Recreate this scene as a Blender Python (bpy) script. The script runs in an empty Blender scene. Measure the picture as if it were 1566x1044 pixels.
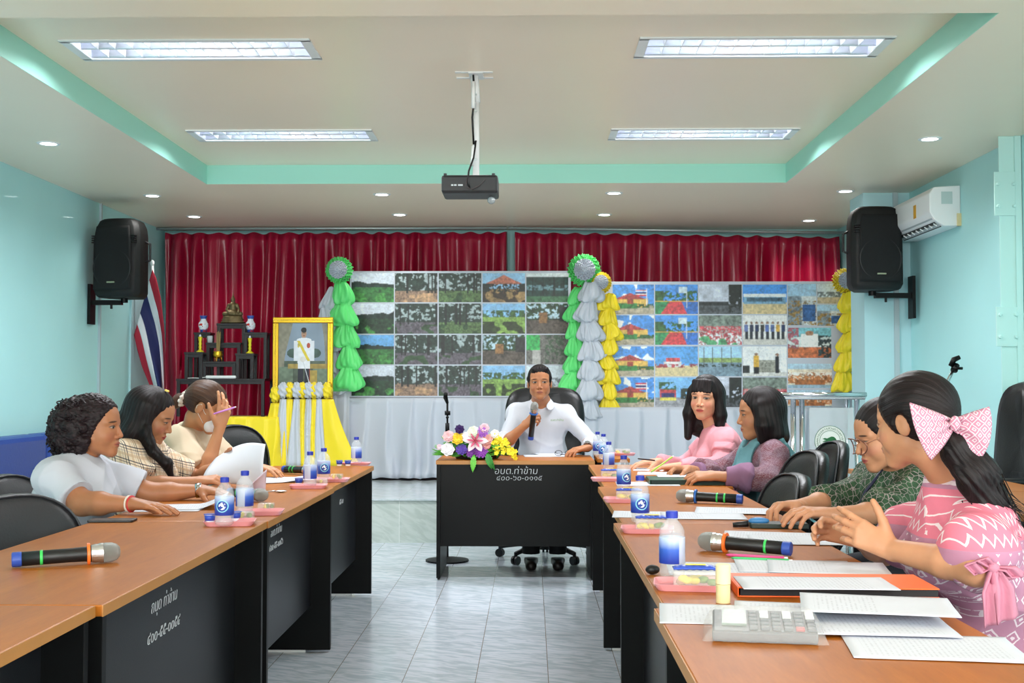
import bpy, bmesh, math, random
import numpy as np
from mathutils import Vector, Matrix, Euler
R = math.radians
random.seed(7)
C = bpy.context.scene.collection

# ------------------------------------------------------------------ camera, world, exposure
CAMZ = 1.22
FPX = 1800.0
cam_d = bpy.data.cameras.new('camera'); cam_d.sensor_width = 36.0; cam_d.lens = FPX/1566*36
cam = bpy.data.objects.new('camera', cam_d); C.objects.link(cam)
cam.location = (0, 0, CAMZ); cam.rotation_euler = (R(90+2.16), 0, R(0.92))
cam_d.clip_start = .05
bpy.context.scene.camera = cam
CM = cam.rotation_euler.to_matrix()
sc = bpy.context.scene
sc.view_settings.view_transform = 'Standard'; sc.view_settings.look = 'None'
sc.view_settings.gamma = 1.0; sc.view_settings.use_curve_mapping = False
sc.view_settings.exposure = 1.03
try:
    sc.cycles.max_bounces = 8; sc.cycles.diffuse_bounces = 4; sc.cycles.glossy_bounces = 4
    sc.cycles.transmission_bounces = 6; sc.cycles.transparent_max_bounces = 10
    sc.cycles.use_denoising = True; sc.cycles.caustics_reflective = False; sc.cycles.caustics_refractive = False
    sc.cycles.sample_clamp_indirect = 4.0
except Exception: pass
w = bpy.data.worlds.new('daylight'); sc.world = w; w.use_nodes = True
w.node_tree.nodes['Background'].inputs[0].default_value = (.85, .93, 1, 1)
w.node_tree.nodes['Background'].inputs[1].default_value = 1.0

def area(name, loc, rot, sx, sy, power, col=(1,1,1), spread=180):
    l = bpy.data.lights.new(name, 'AREA'); l.shape = 'RECTANGLE'; l.size = sx; l.size_y = sy
    l.energy = power; l.color = col; l.spread = R(spread)
    o = bpy.data.objects.new(name, l); C.objects.link(o); o.location = loc; o.rotation_euler = rot
    return o
# daylight entering through the windows of the wall behind the camera and of the left wall
area('window_light', (-2.1, -1.9, 1.75), (R(90), 0, 0), 2.0, 1.5, 78, (1,.965,.94))
area('window_light', (1.5, -1.9, 1.75), (R(90), 0, 0), 2.0, 1.5, 78, (1,.965,.94))
area('window_light', (3.02, 1.6, 1.75), (0, R(90), 0), 1.5, 2.6, 10, (1,.965,.94))
FIX_POWER = 22

# ------------------------------------------------------------------ point helpers
def ray(px, py):
    d = Vector(((px-783)/FPX, (522-py)/FPX, -1.0)); return CM @ d
def aty(px, py, Y):
    d = ray(px, py); return Vector((d.x*Y/d.y, Y, CAMZ+d.z*Y/d.y))
def atz(px, py, Z):
    d = ray(px, py); t = (Z-CAMZ)/d.z; return Vector((d.x*t, d.y*t, Z))

# ------------------------------------------------------------------ materials
def lin(c):
    if isinstance(c, str):
        c = c.lstrip('#'); c = [int(c[i:i+2], 16)/255 for i in (0, 2, 4)]
    return tuple((x/12.92 if x <= .04045 else ((x+.055)/1.055)**2.4) for x in c[:3]) + (1,)
MATS = {}
def mat(name, col='#888888', rough=.5, metal=0, bump=0, bscale=60, var=0, vscale=4, trans=0, alpha=1, coat=0, sheen=0, emit=0, ior=1.45, spec=.5, attr=None, sss=0, stretch=(1,1,1)):
    if name in MATS: return MATS[name]
    m = bpy.data.materials.new(name); m.use_nodes = True; MATS[name] = m
    nt = m.node_tree; b = nt.nodes['Principled BSDF']
    b.inputs['Base Color'].default_value = lin(col); b.inputs['Roughness'].default_value = rough
    b.inputs['Metallic'].default_value = metal; b.inputs['Transmission Weight'].default_value = trans
    b.inputs['Alpha'].default_value = alpha; b.inputs['Coat Weight'].default_value = coat
    b.inputs['Sheen Weight'].default_value = sheen; b.inputs['IOR'].default_value = ior
    b.inputs['Specular IOR Level'].default_value = spec
    if sss:
        b.inputs['Subsurface Weight'].default_value = sss; b.inputs['Subsurface Radius'].default_value = (.012,.005,.003)
        b.inputs['Subsurface Scale'].default_value = 1
    if emit:
        b.inputs['Emission Color'].default_value = lin(col); b.inputs['Emission Strength'].default_value = emit
    if attr:
        a = nt.nodes.new('ShaderNodeAttribute'); a.attribute_name = attr
        nt.links.new(a.outputs['Color'], b.inputs['Base Color'])
    tc = nt.nodes.new('ShaderNodeTexCoord'); mp = nt.nodes.new('ShaderNodeMapping')
    nt.links.new(tc.outputs['Object'], mp.inputs[0]); mp.inputs['Scale'].default_value = stretch
    if var:
        n = nt.nodes.new('ShaderNodeTexNoise'); n.inputs['Scale'].default_value = vscale; n.inputs['Detail'].default_value = 4
        nt.links.new(mp.outputs[0], n.inputs['Vector'])
        r = nt.nodes.new('ShaderNodeValToRGB'); c = lin(col)
        r.color_ramp.elements[0].position = .3; r.color_ramp.elements[1].position = .7
        r.color_ramp.elements[0].color = tuple(x*(1-var) for x in c[:3])+(1,)
        r.color_ramp.elements[1].color = tuple(min(1, x*(1+var)) for x in c[:3])+(1,)
        nt.links.new(n.outputs['Fac'], r.inputs[0]); nt.links.new(r.outputs[0], b.inputs['Base Color'])
    if bump:
        n = nt.nodes.new('ShaderNodeTexNoise'); n.inputs['Scale'].default_value = bscale; n.inputs['Detail'].default_value = 3
        nt.links.new(mp.outputs[0], n.inputs['Vector'])
        bp = nt.nodes.new('ShaderNodeBump'); bp.inputs['Strength'].default_value = bump; bp.inputs['Distance'].default_value = .01
        nt.links.new(n.outputs['Fac'], bp.inputs['Height']); nt.links.new(bp.outputs[0], b.inputs['Normal'])
    return m
class G:
    """tiny node-graph helper"""
    def __init__(s, m): s.m = m; s.nt = m.node_tree; s.b = s.nt.nodes['Principled BSDF']
    def new(s, t, **k):
        n = s.nt.nodes.new(t)
        for a, v in k.items(): setattr(n, a, v)
        return n
    def link(s, a, b): s.nt.links.new(a, b)
    def math(s, op, a, b=None, c=None):
        n = s.new('ShaderNodeMath', operation=op)
        for i, x in enumerate((a, b, c)):
            if x is None: continue
            if isinstance(x, (int, float)): n.inputs[i].default_value = x
            else: s.link(x, n.inputs[i])
        return n.outputs[0]
    def mix(s, f, a, b):
        n = s.new('ShaderNodeMix', data_type='RGBA')
        for i, x in ((0, f), (6, a), (7, b)):
            if isinstance(x, (int, float)): n.inputs[i].default_value = x
            elif isinstance(x, tuple): n.inputs[i].default_value = x
            else: s.link(x, n.inputs[i])
        return n.outputs[2]
    def xyz(s, kind='Object'):
        t = s.new('ShaderNodeTexCoord'); x = s.new('ShaderNodeSeparateXYZ'); s.link(t.outputs[kind], x.inputs[0])
        return x.outputs[0], x.outputs[1], x.outputs[2], t.outputs[kind]
    def noise(s, vec, scale, detail=3, dist=0):
        n = s.new('ShaderNodeTexNoise'); n.inputs['Scale'].default_value = scale; n.inputs['Detail'].default_value = detail
        n.inputs['Distortion'].default_value = dist
        if vec is not None: s.link(vec, n.inputs['Vector'])
        return n.outputs['Fac']
    def scalev(s, vec, sc_):
        n = s.new('ShaderNodeMapping'); s.link(vec, n.inputs[0]); n.inputs['Scale'].default_value = sc_; return n.outputs[0]
    def base(s, c): s.link(c, s.b.inputs['Base Color'])

# ------------------------------------------------------------------ object helpers
def thing(name, label, cat, loc=(0,0,0), rz=0, group=None):
    o = bpy.data.objects.new(name, None); C.objects.link(o); o.location = loc; o.rotation_euler = (0, 0, rz)
    o.empty_display_size = .1
    return tag(o, label, cat, group)
def tag(o, label, cat, group=None):
    o['label'] = label; o['category'] = cat
    if group: o['group'] = group
    return o
def link_mesh(name, me, m=None, parent=None, smooth=False, loc=None, rz=None, bevel=0, sub=0, label=None):
    o = bpy.data.objects.new(name, me); C.objects.link(o)
    if m is not None:
        for x in (m if isinstance(m, (list, tuple)) else [m]): me.materials.append(x)
    if parent: o.parent = parent
    if loc is not None: o.location = loc
    if rz is not None: o.rotation_euler = (0, 0, rz) if isinstance(rz, (int, float)) else rz
    if smooth: me.shade_smooth()
    if bevel:
        b = o.modifiers.new('bevel', 'BEVEL'); b.width = bevel; b.segments = 2; b.limit_method = 'ANGLE'
    if sub:
        b = o.modifiers.new('subdivision', 'SUBSURF'); b.levels = sub; b.render_levels = sub
    if label: o['label'] = label
    return o
class MB:
    """collects shapes into one mesh"""
    def __init__(s): s.v = []; s.f = []; s.mi = []; s.k = 0; s.M = Matrix.Identity(4)
    def add(s, vs, fs):
        n = len(s.v); s.v += [tuple(s.M @ Vector(p)) for p in vs]; s.f += [tuple(i+n for i in f) for f in fs]
        s.mi += [s.k]*len(fs); return s
    def box(s, x0, x1, y0, y1, z0, z1):
        v = [(x,y,z) for z in (z0,z1) for y in (y0,y1) for x in (x0,x1)]
        return s.add(v, [(0,2,3,1),(4,5,7,6),(0,1,5,4),(2,6,7,3),(0,4,6,2),(1,3,7,5)])
    def cbox(s, c, d, rot=None):
        Mx = s.M; s.M = Mx @ Matrix.Translation(c) @ (Euler(rot).to_matrix().to_4x4() if rot else Matrix.Identity(4))
        s.box(-d[0]/2,d[0]/2,-d[1]/2,d[1]/2,-d[2]/2,d[2]/2); s.M = Mx; return s
    def tube(s, pts, r, n=10, cap=True):
        pts = [Vector(p) for p in pts]; rs = r if isinstance(r, (list, tuple)) else [r]*len(pts)
        vs = []; fs = []; up = None
        for i, p in enumerate(pts):
            t = (pts[min(i+1, len(pts)-1)] - pts[max(i-1, 0)]).normalized()
            if up is None:
                up = Vector((0,0,1)) if abs(t.z) < .9 else Vector((1,0,0))
            a = t.cross(up).normalized(); b = a.cross(t).normalized(); up = b
            for k in range(n):
                g = 2*math.pi*k/n; vs.append(p + a*math.cos(g)*rs[i] + b*math.sin(g)*rs[i])
        for i in range(len(pts)-1):
            for k in range(n):
                fs.append((i*n+k, i*n+(k+1)%n, (i+1)*n+(k+1)%n, (i+1)*n+k))
        if cap: fs.append(tuple(range(n-1, -1, -1))); fs.append(tuple((len(pts)-1)*n+k for k in range(n)))
        return s.add(vs, fs)
    def lathe(s, prof, n=24, c=(0,0,0), axis='Z', sx=1, sy=1):
        vs = []; fs = []
        for r_, z in prof:
            for k in range(n):
                g = 2*math.pi*k/n; x, y = r_*math.cos(g)*sx, r_*math.sin(g)*sy
                vs.append({'Z':(c[0]+x, c[1]+y, c[2]+z), 'X':(c[0]+z, c[1]+x, c[2]+y), 'Y':(c[0]+y, c[1]+z, c[2]+x)}[axis])
        m = len(prof)
        for i in range(m-1):
            for k in range(n): fs.append((i*n+k, i*n+(k+1)%n, (i+1)*n+(k+1)%n, (i+1)*n+k))
        if prof[0][0] > 1e-5: fs.append(tuple(range(n-1, -1, -1)))
        if prof[-1][0] > 1e-5: fs.append(tuple((m-1)*n+k for k in range(n)))
        return s.add(vs, fs)
    def ball(s, c, r, n=16, m=10):
        rr = r if isinstance(r, (list, tuple)) else (r, r, r)
        vs = []; fs = []
        for i in range(m+1):
            a = math.pi*i/m
            for k in range(n):
                g = 2*math.pi*k/n; vs.append((c[0]+rr[0]*math.sin(a)*math.cos(g), c[1]+rr[1]*math.sin(a)*math.sin(g), c[2]-rr[2]*math.cos(a)))
        for i in range(m):
            for k in range(n): fs.append((i*n+k, i*n+(k+1)%n, (i+1)*n+(k+1)%n, (i+1)*n+k))
        return s.add(vs, fs)
    def prism(s, pts, z0, z1):
        """pts: xy outline, counter-clockwise"""
        n = len(pts); vs = [(x,y,z0) for x,y in pts]+[(x,y,z1) for x,y in pts]
        fs = [tuple(range(n-1,-1,-1)), tuple(range(n, 2*n))]+[(i,(i+1)%n,n+(i+1)%n,n+i) for i in range(n)]
        return s.add(vs, fs)
    def grid(s, f, nu, nv):
        vs = [f(i/nu, j/nv) for j in range(nv+1) for i in range(nu+1)]
        fs = [(j*(nu+1)+i, j*(nu+1)+i+1, (j+1)*(nu+1)+i+1, (j+1)*(nu+1)+i) for j in range(nv) for i in range(nu)]
        return s.add(vs, fs)
    def mesh(s, name):
        me = bpy.data.meshes.new(name); me.from_pydata(s.v, [], s.f)
        if any(s.mi): me.polygons.foreach_set('material_index', s.mi)
        me.update()
        return me
    def build(s, name, m, parent=None, **k):
        fix = k.pop('fix', True)
        me = s.mesh(name)
        if fix:
            b = bmesh.new(); b.from_mesh(me); bmesh.ops.recalc_face_normals(b, faces=b.faces); b.to_mesh(me); b.free()
        return link_mesh(name, me, m, parent, **k)
def solid(o, t, off=0):
    m = o.modifiers.new('thickness', 'SOLIDIFY'); m.thickness = t; m.offset = off; return o
def struct(o): o['kind'] = 'structure'; return o
def sm_angle(o, a=40):
    o.data.shade_smooth()
    try: o.data.set_sharp_from_angle(angle=R(a))
    except Exception: pass
    return o
def copy_tree(o, parent=None):
    c = o.copy(); C.objects.link(c)
    if parent: c.parent = parent
    for ch in list(o.children): copy_tree(ch, c)
    return c
FONT_CACHE = {}
def writing(name, body, size, m, parent, loc, rot, ext=.0006, align='CENTER', shear=0, spacing=1, label=None, offset=0):
    cu = bpy.data.curves.new(name, 'FONT'); cu.body = body; cu.size = size; cu.extrude = ext; cu.align_x = align; cu.align_y = 'CENTER'
    cu.shear = shear; cu.space_character = spacing; cu.offset = offset; cu.resolution_u = 3; cu.offset = offset
    o = bpy.data.objects.new(name, cu); C.objects.link(o); o.location = loc; o.rotation_euler = rot
    dg = bpy.context.evaluated_depsgraph_get(); me = bpy.data.meshes.new_from_object(o.evaluated_get(dg))
    bpy.data.objects.remove(o)
    me.name = name; me.materials.clear()
    r = link_mesh(name, me, m, parent); r.location = loc; r.rotation_euler = rot
    if label: r['label'] = label
    return r
def colored(name, cols, W, H, parent, loc, rot, m, depth=.001):
    """a flat print: cols is (ny, nx, 3) linear, row 0 at the bottom; face colours on a fine grid"""
    ny, nx = cols.shape[:2]
    xs = np.linspace(-W/2, W/2, nx+1); zs = np.linspace(-H/2, H/2, ny+1)
    gx, gz = np.meshgrid(xs, zs); v = np.stack([gx.ravel(), np.zeros(gx.size), gz.ravel()], 1)
    i = np.arange(nx)[None,:]; j = np.arange(ny)[:,None]; a = (j*(nx+1)+i)
    f = np.stack([a, a+1, a+nx+2, a+nx+1], -1).reshape(-1, 4)
    # thin closed sheet: four rim quads and a back
    me = bpy.data.meshes.new(name)
    n0 = len(v); back = np.array([[-W/2,depth,-H/2],[W/2,depth,-H/2],[W/2,depth,H/2],[-W/2,depth,H/2]])
    c0, c1, c2, c3 = 0, nx, (ny+1)*(nx+1)-1, ny*(nx+1)
    fl = f.tolist()+[[n0,n0+3,n0+2,n0+1],[c0,n0,n0+1,c1],[c1,n0+1,n0+2,c2],[c2,n0+2,n0+3,c3],[c3,n0+3,n0,c0]]
    me.from_pydata(np.vstack([v, back]).tolist(), [], fl)
    ca = me.color_attributes.new('Col', 'FLOAT_COLOR', 'CORNER')
    full = np.ones((len(fl), 4), np.float32); full[:, :3] = .75; full[:nx*ny, :3] = cols.reshape(-1, 3)
    ca.data.foreach_set('color', np.repeat(full, 4, 0).ravel())
    o = link_mesh(name, me, m, parent); o.location = loc; o.rotation_euler = rot
    return o
# ------------------------------------------------------------------ the room
XL, XR, YF, YB = -3.76, 3.12, -2.2, 11.98
ZS, ZU = CAMZ+1.59, CAMZ+1.74         # soffit and raised ceiling
YST, ZST = 9.2, .34                   # stage front and height
PXL, PXR, PY = -3.36, 2.74, 9.85      # pillars framing the stage

M_wall = mat('aqua_wall', '#b0e4e5', .55, var=.03, vscale=1.3, bump=.04, bscale=180, coat=.15)
M_cofr = mat('aqua_coffer', '#a8e6d6', .5)
M_ceil = mat('cream_ceiling', '#fdebd3', .32, var=.02, vscale=.8, spec=.45)
M_frame = mat('white_frame', '#e8eaea', .4)
M_dark = mat('black_plastic', '#131416', .42)

# floor: glossy veined tiles, .30 wide with thin grout
def tile_mat(name, sx, sy, ox, oy, base, vein, grout, rough, plane='XY'):
    m = mat(name, base, rough); g = G(m); x, y, z, o = g.xyz()
    if plane == 'XZ': y = z
    def line(c, s, off, wd):
        f = g.math('FRACT', g.math('DIVIDE', g.math('ADD', c, off), s))
        d = g.math('MINIMUM', f, g.math('SUBTRACT', 1.0, f)); return g.math('LESS_THAN', g.math('MULTIPLY', d, s), wd)
    lx = line(x, sx, ox, .0016); ly = line(y, sy, oy, .0007)
    fx = g.math('FLOOR', g.math('DIVIDE', g.math('ADD', x, ox), sx)); fy = g.math('FLOOR', g.math('DIVIDE', g.math('ADD', y, oy), sy))
    cell = g.math('ADD', g.math('MULTIPLY', fx, 3.7), g.math('MULTIPLY', fy, 7.3))
    cv = g.new('ShaderNodeCombineXYZ')
    g.link(g.math('ADD', g.math('MULTIPLY', x, 2.2), cell), cv.inputs[0]); g.link(g.math('ADD', g.math('MULTIPLY', y, 7.0), g.math('MULTIPLY', x, 3.0)), cv.inputs[1]); g.link(cell, cv.inputs[2])
    n = g.noise(cv.outputs[0], 3.2, 6, 1.2)
    r = g.new('ShaderNodeValToRGB'); g.link(n, r.inputs[0])
    r.color_ramp.elements[0].position = .40; r.color_ramp.elements[0].color = lin(vein)
    r.color_ramp.elements[1].position = .58; r.color_ramp.elements[1].color = lin(base)
    c1 = g.mix(g.math('MULTIPLY', ly, .35), r.outputs[0], lin(grout)); c2 = g.mix(lx, c1, lin(grout)); g.base(c2)
    return m
M_floor = tile_mat('marbled_floor_tile', .302, .302, .23, .1, '#c3cad5', '#a9b6bd', '#7f776c', .13)
M_stage = tile_mat('stage_floor_tile', .302, .302, .12, 0, '#ccd3d8', '#bcc8c8', '#b9bcbc', .12)
M_riser = tile_mat('stage_riser_tile', .302, .5, .12, 0, '#c3ccc5', '#b4bfb7', '#e4e6e2', .3, 'XZ')

def rect_holes(mb, x0, x1, y0, y1, holes, f):
    xs = sorted({x0, x1, *[h[0] for h in holes], *[h[1] for h in holes]}); ys = sorted({y0, y1, *[h[2] for h in holes], *[h[3] for h in holes]})
    for i in range(len(xs)-1):
        for j in range(len(ys)-1):
            cx, cy = (xs[i]+xs[i+1])/2, (ys[j]+ys[j+1])/2
            if any(h[0] < cx < h[1] and h[2] < cy < h[3] for h in holes): continue
            f(mb, xs[i], xs[i+1], ys[j], ys[j+1])
struct(MB().box(XL-.1, XR+.1, YF-.1, YB+.1, -.1, 0).build('floor', M_floor))
# ceiling: soffit ring, coffer sides, raised panel with openings for four fixtures
CX0, CX1, CY0, CY1 = -2.56, 2.0, 5.0, 9.2
FX = [(-2.36, -1.13, 5.84, 6.17), (-2.33, -1.10, 7.93, 8.25), (.565, 1.80, 5.84, 6.17), (.565, 1.80, 7.93, 8.25)]
b = MB()
rect_holes(b, XL-.1, XR+.1, YF-.1, YB+.1, [(CX0, CX1, CY0, CY1)], lambda m, a, c, d, e: m.box(a, c, d, e, ZS, ZS+.03))
rect_holes(b, CX0-.05, CX1+.05, CY0-.05, CY1+.05, FX, lambda m, a, c, d, e: m.box(a, c, d, e, ZU, ZU+.03))
ceil = struct(b.build('ceiling', M_ceil, fix=False))
b = MB()
e = .003; b.box(CX0-.02, CX0+e, CY0-.02, CY1+.02, ZS+.001, ZU); b.box(CX1-e, CX1+.02, CY0-.02, CY1+.02, ZS+.001, ZU)
b.box(CX0, CX1, CY0-.02, CY0+e, ZS+.001, ZU); b.box(CX0, CX1, CY1-e, CY1+.02, ZS+.001, ZU)
struct(b.build('trim_1', M_cofr, fix=False))
# walls
b = MB(); rect_holes(b, YF-.1, YB+.1, 0, ZS+.2, [], lambda m, a, c, d, e: m.box(XL-.1, XL, a, c, d, e)); struct(b.build('wall_left', M_wall, fix=False))
b = MB(); rect_holes(b, YF-.1, YB+.1, 0, ZS+.2, [(.3, 2.9, 1.0, 2.5)], lambda m, a, c, d, e: m.box(XR, XR+.1, a, c, d, e)); struct(b.build('wall_right', M_wall, fix=False))
struct(MB().box(XL, XR, YB, YB+.1, 0, ZS+.2).build('wall_back', M_wall))
b = MB(); rect_holes(b, XL-.1, XR+.1, 0, ZS+.2, [(-3.1, -1.1, 1.0, 2.5), (.5, 2.5, 1.0, 2.5)], lambda m, a, c, d, e: m.box(a, c, YF-.1, YF, d, e)); struct(b.build('wall_front', M_wall, fix=False))
def window(i, c, wd, hg, ax):
    b = MB(); t = .05
    def bx(u0, u1, z0, z1):
        if ax == 'X': b.box(c[0]+u0, c[0]+u1, c[1]-.03, c[1]+.03, c[2]+z0, c[2]+z1)
        else: b.box(c[0]-.03, c[0]+.03, c[1]+u0, c[1]+u1, c[2]+z0, c[2]+z1)
    bx(-wd/2, wd/2, -hg/2, -hg/2+t); bx(-wd/2, wd/2, hg/2-t, hg/2)
    for u in (-wd/2, -t/2, wd/2-t): bx(u, u+t, -hg/2, hg/2)
    struct(b.build('window_%d' % i, M_frame, fix=False))
window(1, (-2.1, YF-.05, 1.75), 2, 1.5, 'X'); window(2, (1.5, YF-.05, 1.75), 2, 1.5, 'X'); window(3, (XR+.05, 1.6, 1.75), 2.6, 1.5, 'Y')
# pillars at the stage opening, and a small conduit
M_pill = mat('pale_blue_pillar', '#b5dce2', .5)
struct(MB().box(XL, XL+.02, 10.95, 11.5, ZST, ZS-.35).build('trim_2', M_pill))
struct(MB().box(PXR, XR, PY-.15, PY+.25, 0, ZS).build('trim_3', M_pill))
struct(MB().box(XL, XL+.02, 10.15, 10.175, 1.0, ZS).build('trim_4', mat('grey_conduit', '#aebfc4', .5)))
struct(MB().box(2.98, 3.02, PY-.17, PY-.15, .8, ZS).build('trim_5', mat('grey_conduit', '#aebfc4', .5)))
# stage
b = MB(); b.box(XL, XR, YST, YB, 0, ZST-.012); b.k = 1; b.box(XL, XR, YST-.012, YB, ZST-.012, ZST)
struct(b.build('stage_platform', [M_riser, M_stage], fix=False))
# dado stripes / rails above the curtain
M_rail = mat('steel_rail', '#b9c2c2', .35, .6)
def rail(x0, x1, z0, z1):
    o = MB().tube([(x0, 11.66, z0), (x1, 11.66, z1)], .014, 8).build('curtain_rail', M_rail, smooth=True)
    return o
zc0, zc1 = ZS-.02, ZS-.075
tag(rail(XL+.02, -.24, zc0, zc0), 'pale metal curtain rail above the left red curtain', 'curtain rail')
tag(rail(-.22, XR-.02, zc0, zc1), 'pale metal curtain rail sloping down above the right red curtain', 'curtain rail')

# red curtains: pleated sheets
M_red = mat('red_satin', '#a80f38', .30, bump=.10, bscale=14, stretch=(4,4,.4), var=.12, vscale=3, spec=.8)
def curtain(x0, x1, za, zb, n, seed, label):
    rnd = random.Random(seed); ph = [rnd.uniform(-.35, .35) for _ in range(n+2)]; am = [rnd.uniform(.6, 1.25) for _ in range(n+2)]
    W = x1-x0; nu = n*14
    def f(u, v):
        k = u*n; i = int(k); a = am[i]*(1-(k-i))+am[i+1]*(k-i)
        d = (1-v)
        pinch = min(1, d*7+.35)
        s = math.sin(2*math.pi*(k+ph[i]*0+.12*math.sin(d*3+i))+ .6*math.sin(2*math.pi*k*.5+d*2))
        y = 11.80 + .062*a*s*pinch + .018*math.sin(k*5.1+d*9)*d
        x = x0 + W*u + .02*math.sin(d*4+i*1.7)*d
        zt = za+(zb-za)*u - .03 + .010*math.cos(2*math.pi*k)
        return (x, y, zt*v + (ZST+.03)*(1-v))
    o = MB().grid(f, nu, 30).build('curtain', M_red, smooth=True, fix=False); solid(o, .004)
    return tag(o, label, 'curtain', None)
curtain(XL+.06, -.24, zc0, zc0, 19, 3, 'pleated red curtain left of the centre gap behind the stage')
curtain(-.16, XR-.03, zc0, zc1, 16, 5, 'pleated red curtain right of the centre gap behind the stage')

# recessed louvre fixtures
M_hous = mat('louvre_housing', '#f4f7ff', .3)
M_louv = mat('louvre_metal', '#eef2fb', .3, .75)
def fixture(h, label, k):
    x0, x1, y0, y1 = h; cx, cy = (x0+x1)/2, (y0+y1)/2; W, D = x1-x0, y1-y0
    t = thing('ceiling_light', label, 'ceiling light', (cx, cy, ZU), 0, None)
    b = MB()
    for a in ((-W/2-.02, W/2+.02, -D/2-.02, -D/2+.014), (-W/2-.02, W/2+.02, D/2-.014, D/2+.02), (-W/2-.02, -W/2+.03, -D/2, D/2), (W/2-.03, W/2+.02, -D/2, D/2)): b.box(*a, -.008, .0)
    b.build('frame', M_frame, t, fix=False)
    b = MB(); T = .003; d = .085
    b.box(-W/2, W/2, -D/2, D/2, d, d+T)
    b.box(-W/2, W/2, -D/2, -D/2+T, 0, d); b.box(-W/2, W/2, D/2-T, D/2, 0, d); b.box(-W/2, -W/2+T, -D/2, D/2, 0, d); b.box(W/2-T, W/2, -D/2, D/2, 0, d)
    b.build('housing', M_hous, t, fix=False)
    # twin parabolic troughs: centre ridge and cross blades
    b = MB(); L0, L1 = -W/2+.03, W/2-.03; y0, y1 = -D/2+.014, D/2-.014
    for c, s in ((y0, 1), (0, 1), (0, -1), (y1, -1)):
        def prof(u, v, c=c, s=s):
            q = v; return (L0+(L1-L0)*u, c + s*(.004+.020*q*q if c else .004+.022*q*q), .002+.05*q)
        b.grid(prof, 1, 6)
    o = b.build('reflector', M_louv, t, smooth=True, fix=False); solid(o, .001)
    b = MB(); n = 12
    for i in range(1, n+1):
        x = L0+(L1-L0)*i/(n+1)
        for ya, yb in ((y0, -.003), (.003, y1)):
            v = [(x-.001, ya, .002), (x+.001, ya, .002), (x+.008, ya, .045), (x-.008, ya, .045), (x-.001, yb, .002), (x+.001, yb, .002), (x+.008, yb, .045), (x-.008, yb, .045)]
            b.add(v, [(0,1,2,3),(7,6,5,4),(0,4,5,1),(3,2,6,7),(0,3,7,4),(1,5,6,2)])
    b.box(L0, L1, -.0035, .0035, .002, .04)
    b.build('louvre_blades', M_frame, t, fix=False)
    for yy in (-D/4, D/4):
        MB().tube([(L0+.03, yy, .066), (L1-.03, yy, .066)], .008, 8).build('tube', mat('lit_tube', '#f2f6ff', emit=14), t, smooth=True)
    area('fixture_lamp', (cx, cy, ZU-.012), (0, 0, 0), W-.12, D-.10, FIX_POWER, (.95,.97,1), 160)
fixture(FX[0], 'brightly lit louvred ceiling light, nearer one on the left', 0)
fixture(FX[1], 'brightly lit louvred ceiling light, farther one on the left', 1)
fixture(FX[2], 'louvred ceiling light with bluish reflector, nearer one on the right', 2)
fixture(FX[3], 'louvred ceiling light with bluish reflector, farther one on the right', 3)

# round downlights in the soffit
M_lamp = mat('lit_disc', '#ffffff', emit=6)
def downlight(x, y, label, power=6):
    t = thing('downlight', label, 'downlight', (x, y, ZS), 0, None)
    MB().lathe([(.052, .001), (.052, -.006), (.068, -.006), (.074, -.002), (.074, .001)], 28).build('rim', M_frame, t, smooth=True)
    MB().lathe([(0, -.003), (.053, -.003), (.053, .001), (0, .001)], 24).build('diffuser', M_lamp, t)
    l = bpy.data.lights.new('downlight_lamp', 'SPOT'); l.energy = power; l.spot_size = R(130); l.spot_blend = .6; l.shadow_soft_size = .05; l.color = (1,.98,.94)
    o = bpy.data.objects.new('downlight_lamp', l); C.objects.link(o); o.location = (x, y, ZS-.02)
for px, py, lb in ((74,219,'round white downlight nearest the left wall, nearest of the left three'), (233,299,'round white downlight left of the coffer corner, above the flag'), (297,331,'round white downlight at the left end just before the curtain'),
                   (584,297,'round white downlight left of the projector, nearer of two'), (611,328,'round white downlight left of the projector, nearer the curtain'),
                   (939,295,'round white downlight right of the projector, nearer of two'), (924,328,'round white downlight right of the projector, nearer the curtain'),
                   (1293,292,'round white downlight beside the coffer corner, left of the air conditioner'), (1237,337,'round white downlight above the right end of the curtain'), (1422,212,'round white downlight nearest the right wall, before the air conditioner')):
    p = atz(px, py, ZS); downlight(p.x, p.y, lb, 12 if p.y > 10.3 else 6)
# ------------------------------------------------------------------ desks
def wood_mat(name, base, dark, sx, sy):
    m = mat(name, base, .36, spec=.25); g = G(m); x, y, z, o = g.xyz()
    v = g.scalev(o, (sx, sy, 8)); n = g.noise(v, 3.0, 5, .6); n2 = g.noise(g.scalev(o, (sx*4, sy*4, 20)), 6.0, 3)
    f = g.math('ADD', g.math('MULTIPLY', n, .7), g.math('MULTIPLY', n2, .3))
    r = g.new('ShaderNodeValToRGB'); g.link(f, r.inputs[0]); r.color_ramp.elements[0].position = .35; r.color_ramp.elements[1].position = .65
    r.color_ramp.elements[0].color = lin(dark); r.color_ramp.elements[1].color = lin(base); g.base(r.outputs[0]); return m
M_woodY = wood_mat('beech_laminate_long', '#b0681f', '#9c5817', 6, .7)
M_woodX = wood_mat('beech_laminate_wide', '#b0681f', '#9c5817', .7, 6)
M_edge = mat('beech_edge_band', '#b0793f', .4, var=.05, vscale=9)
M_blk = mat('black_laminate', '#08090a', .42, spec=.22, bump=.03, bscale=400)
M_gry = mat('charcoal_laminate', '#17191d', .36, bump=.05, bscale=300, spec=.3)
M_chalk = mat('chalk', '#c9ced2', .9)
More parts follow.
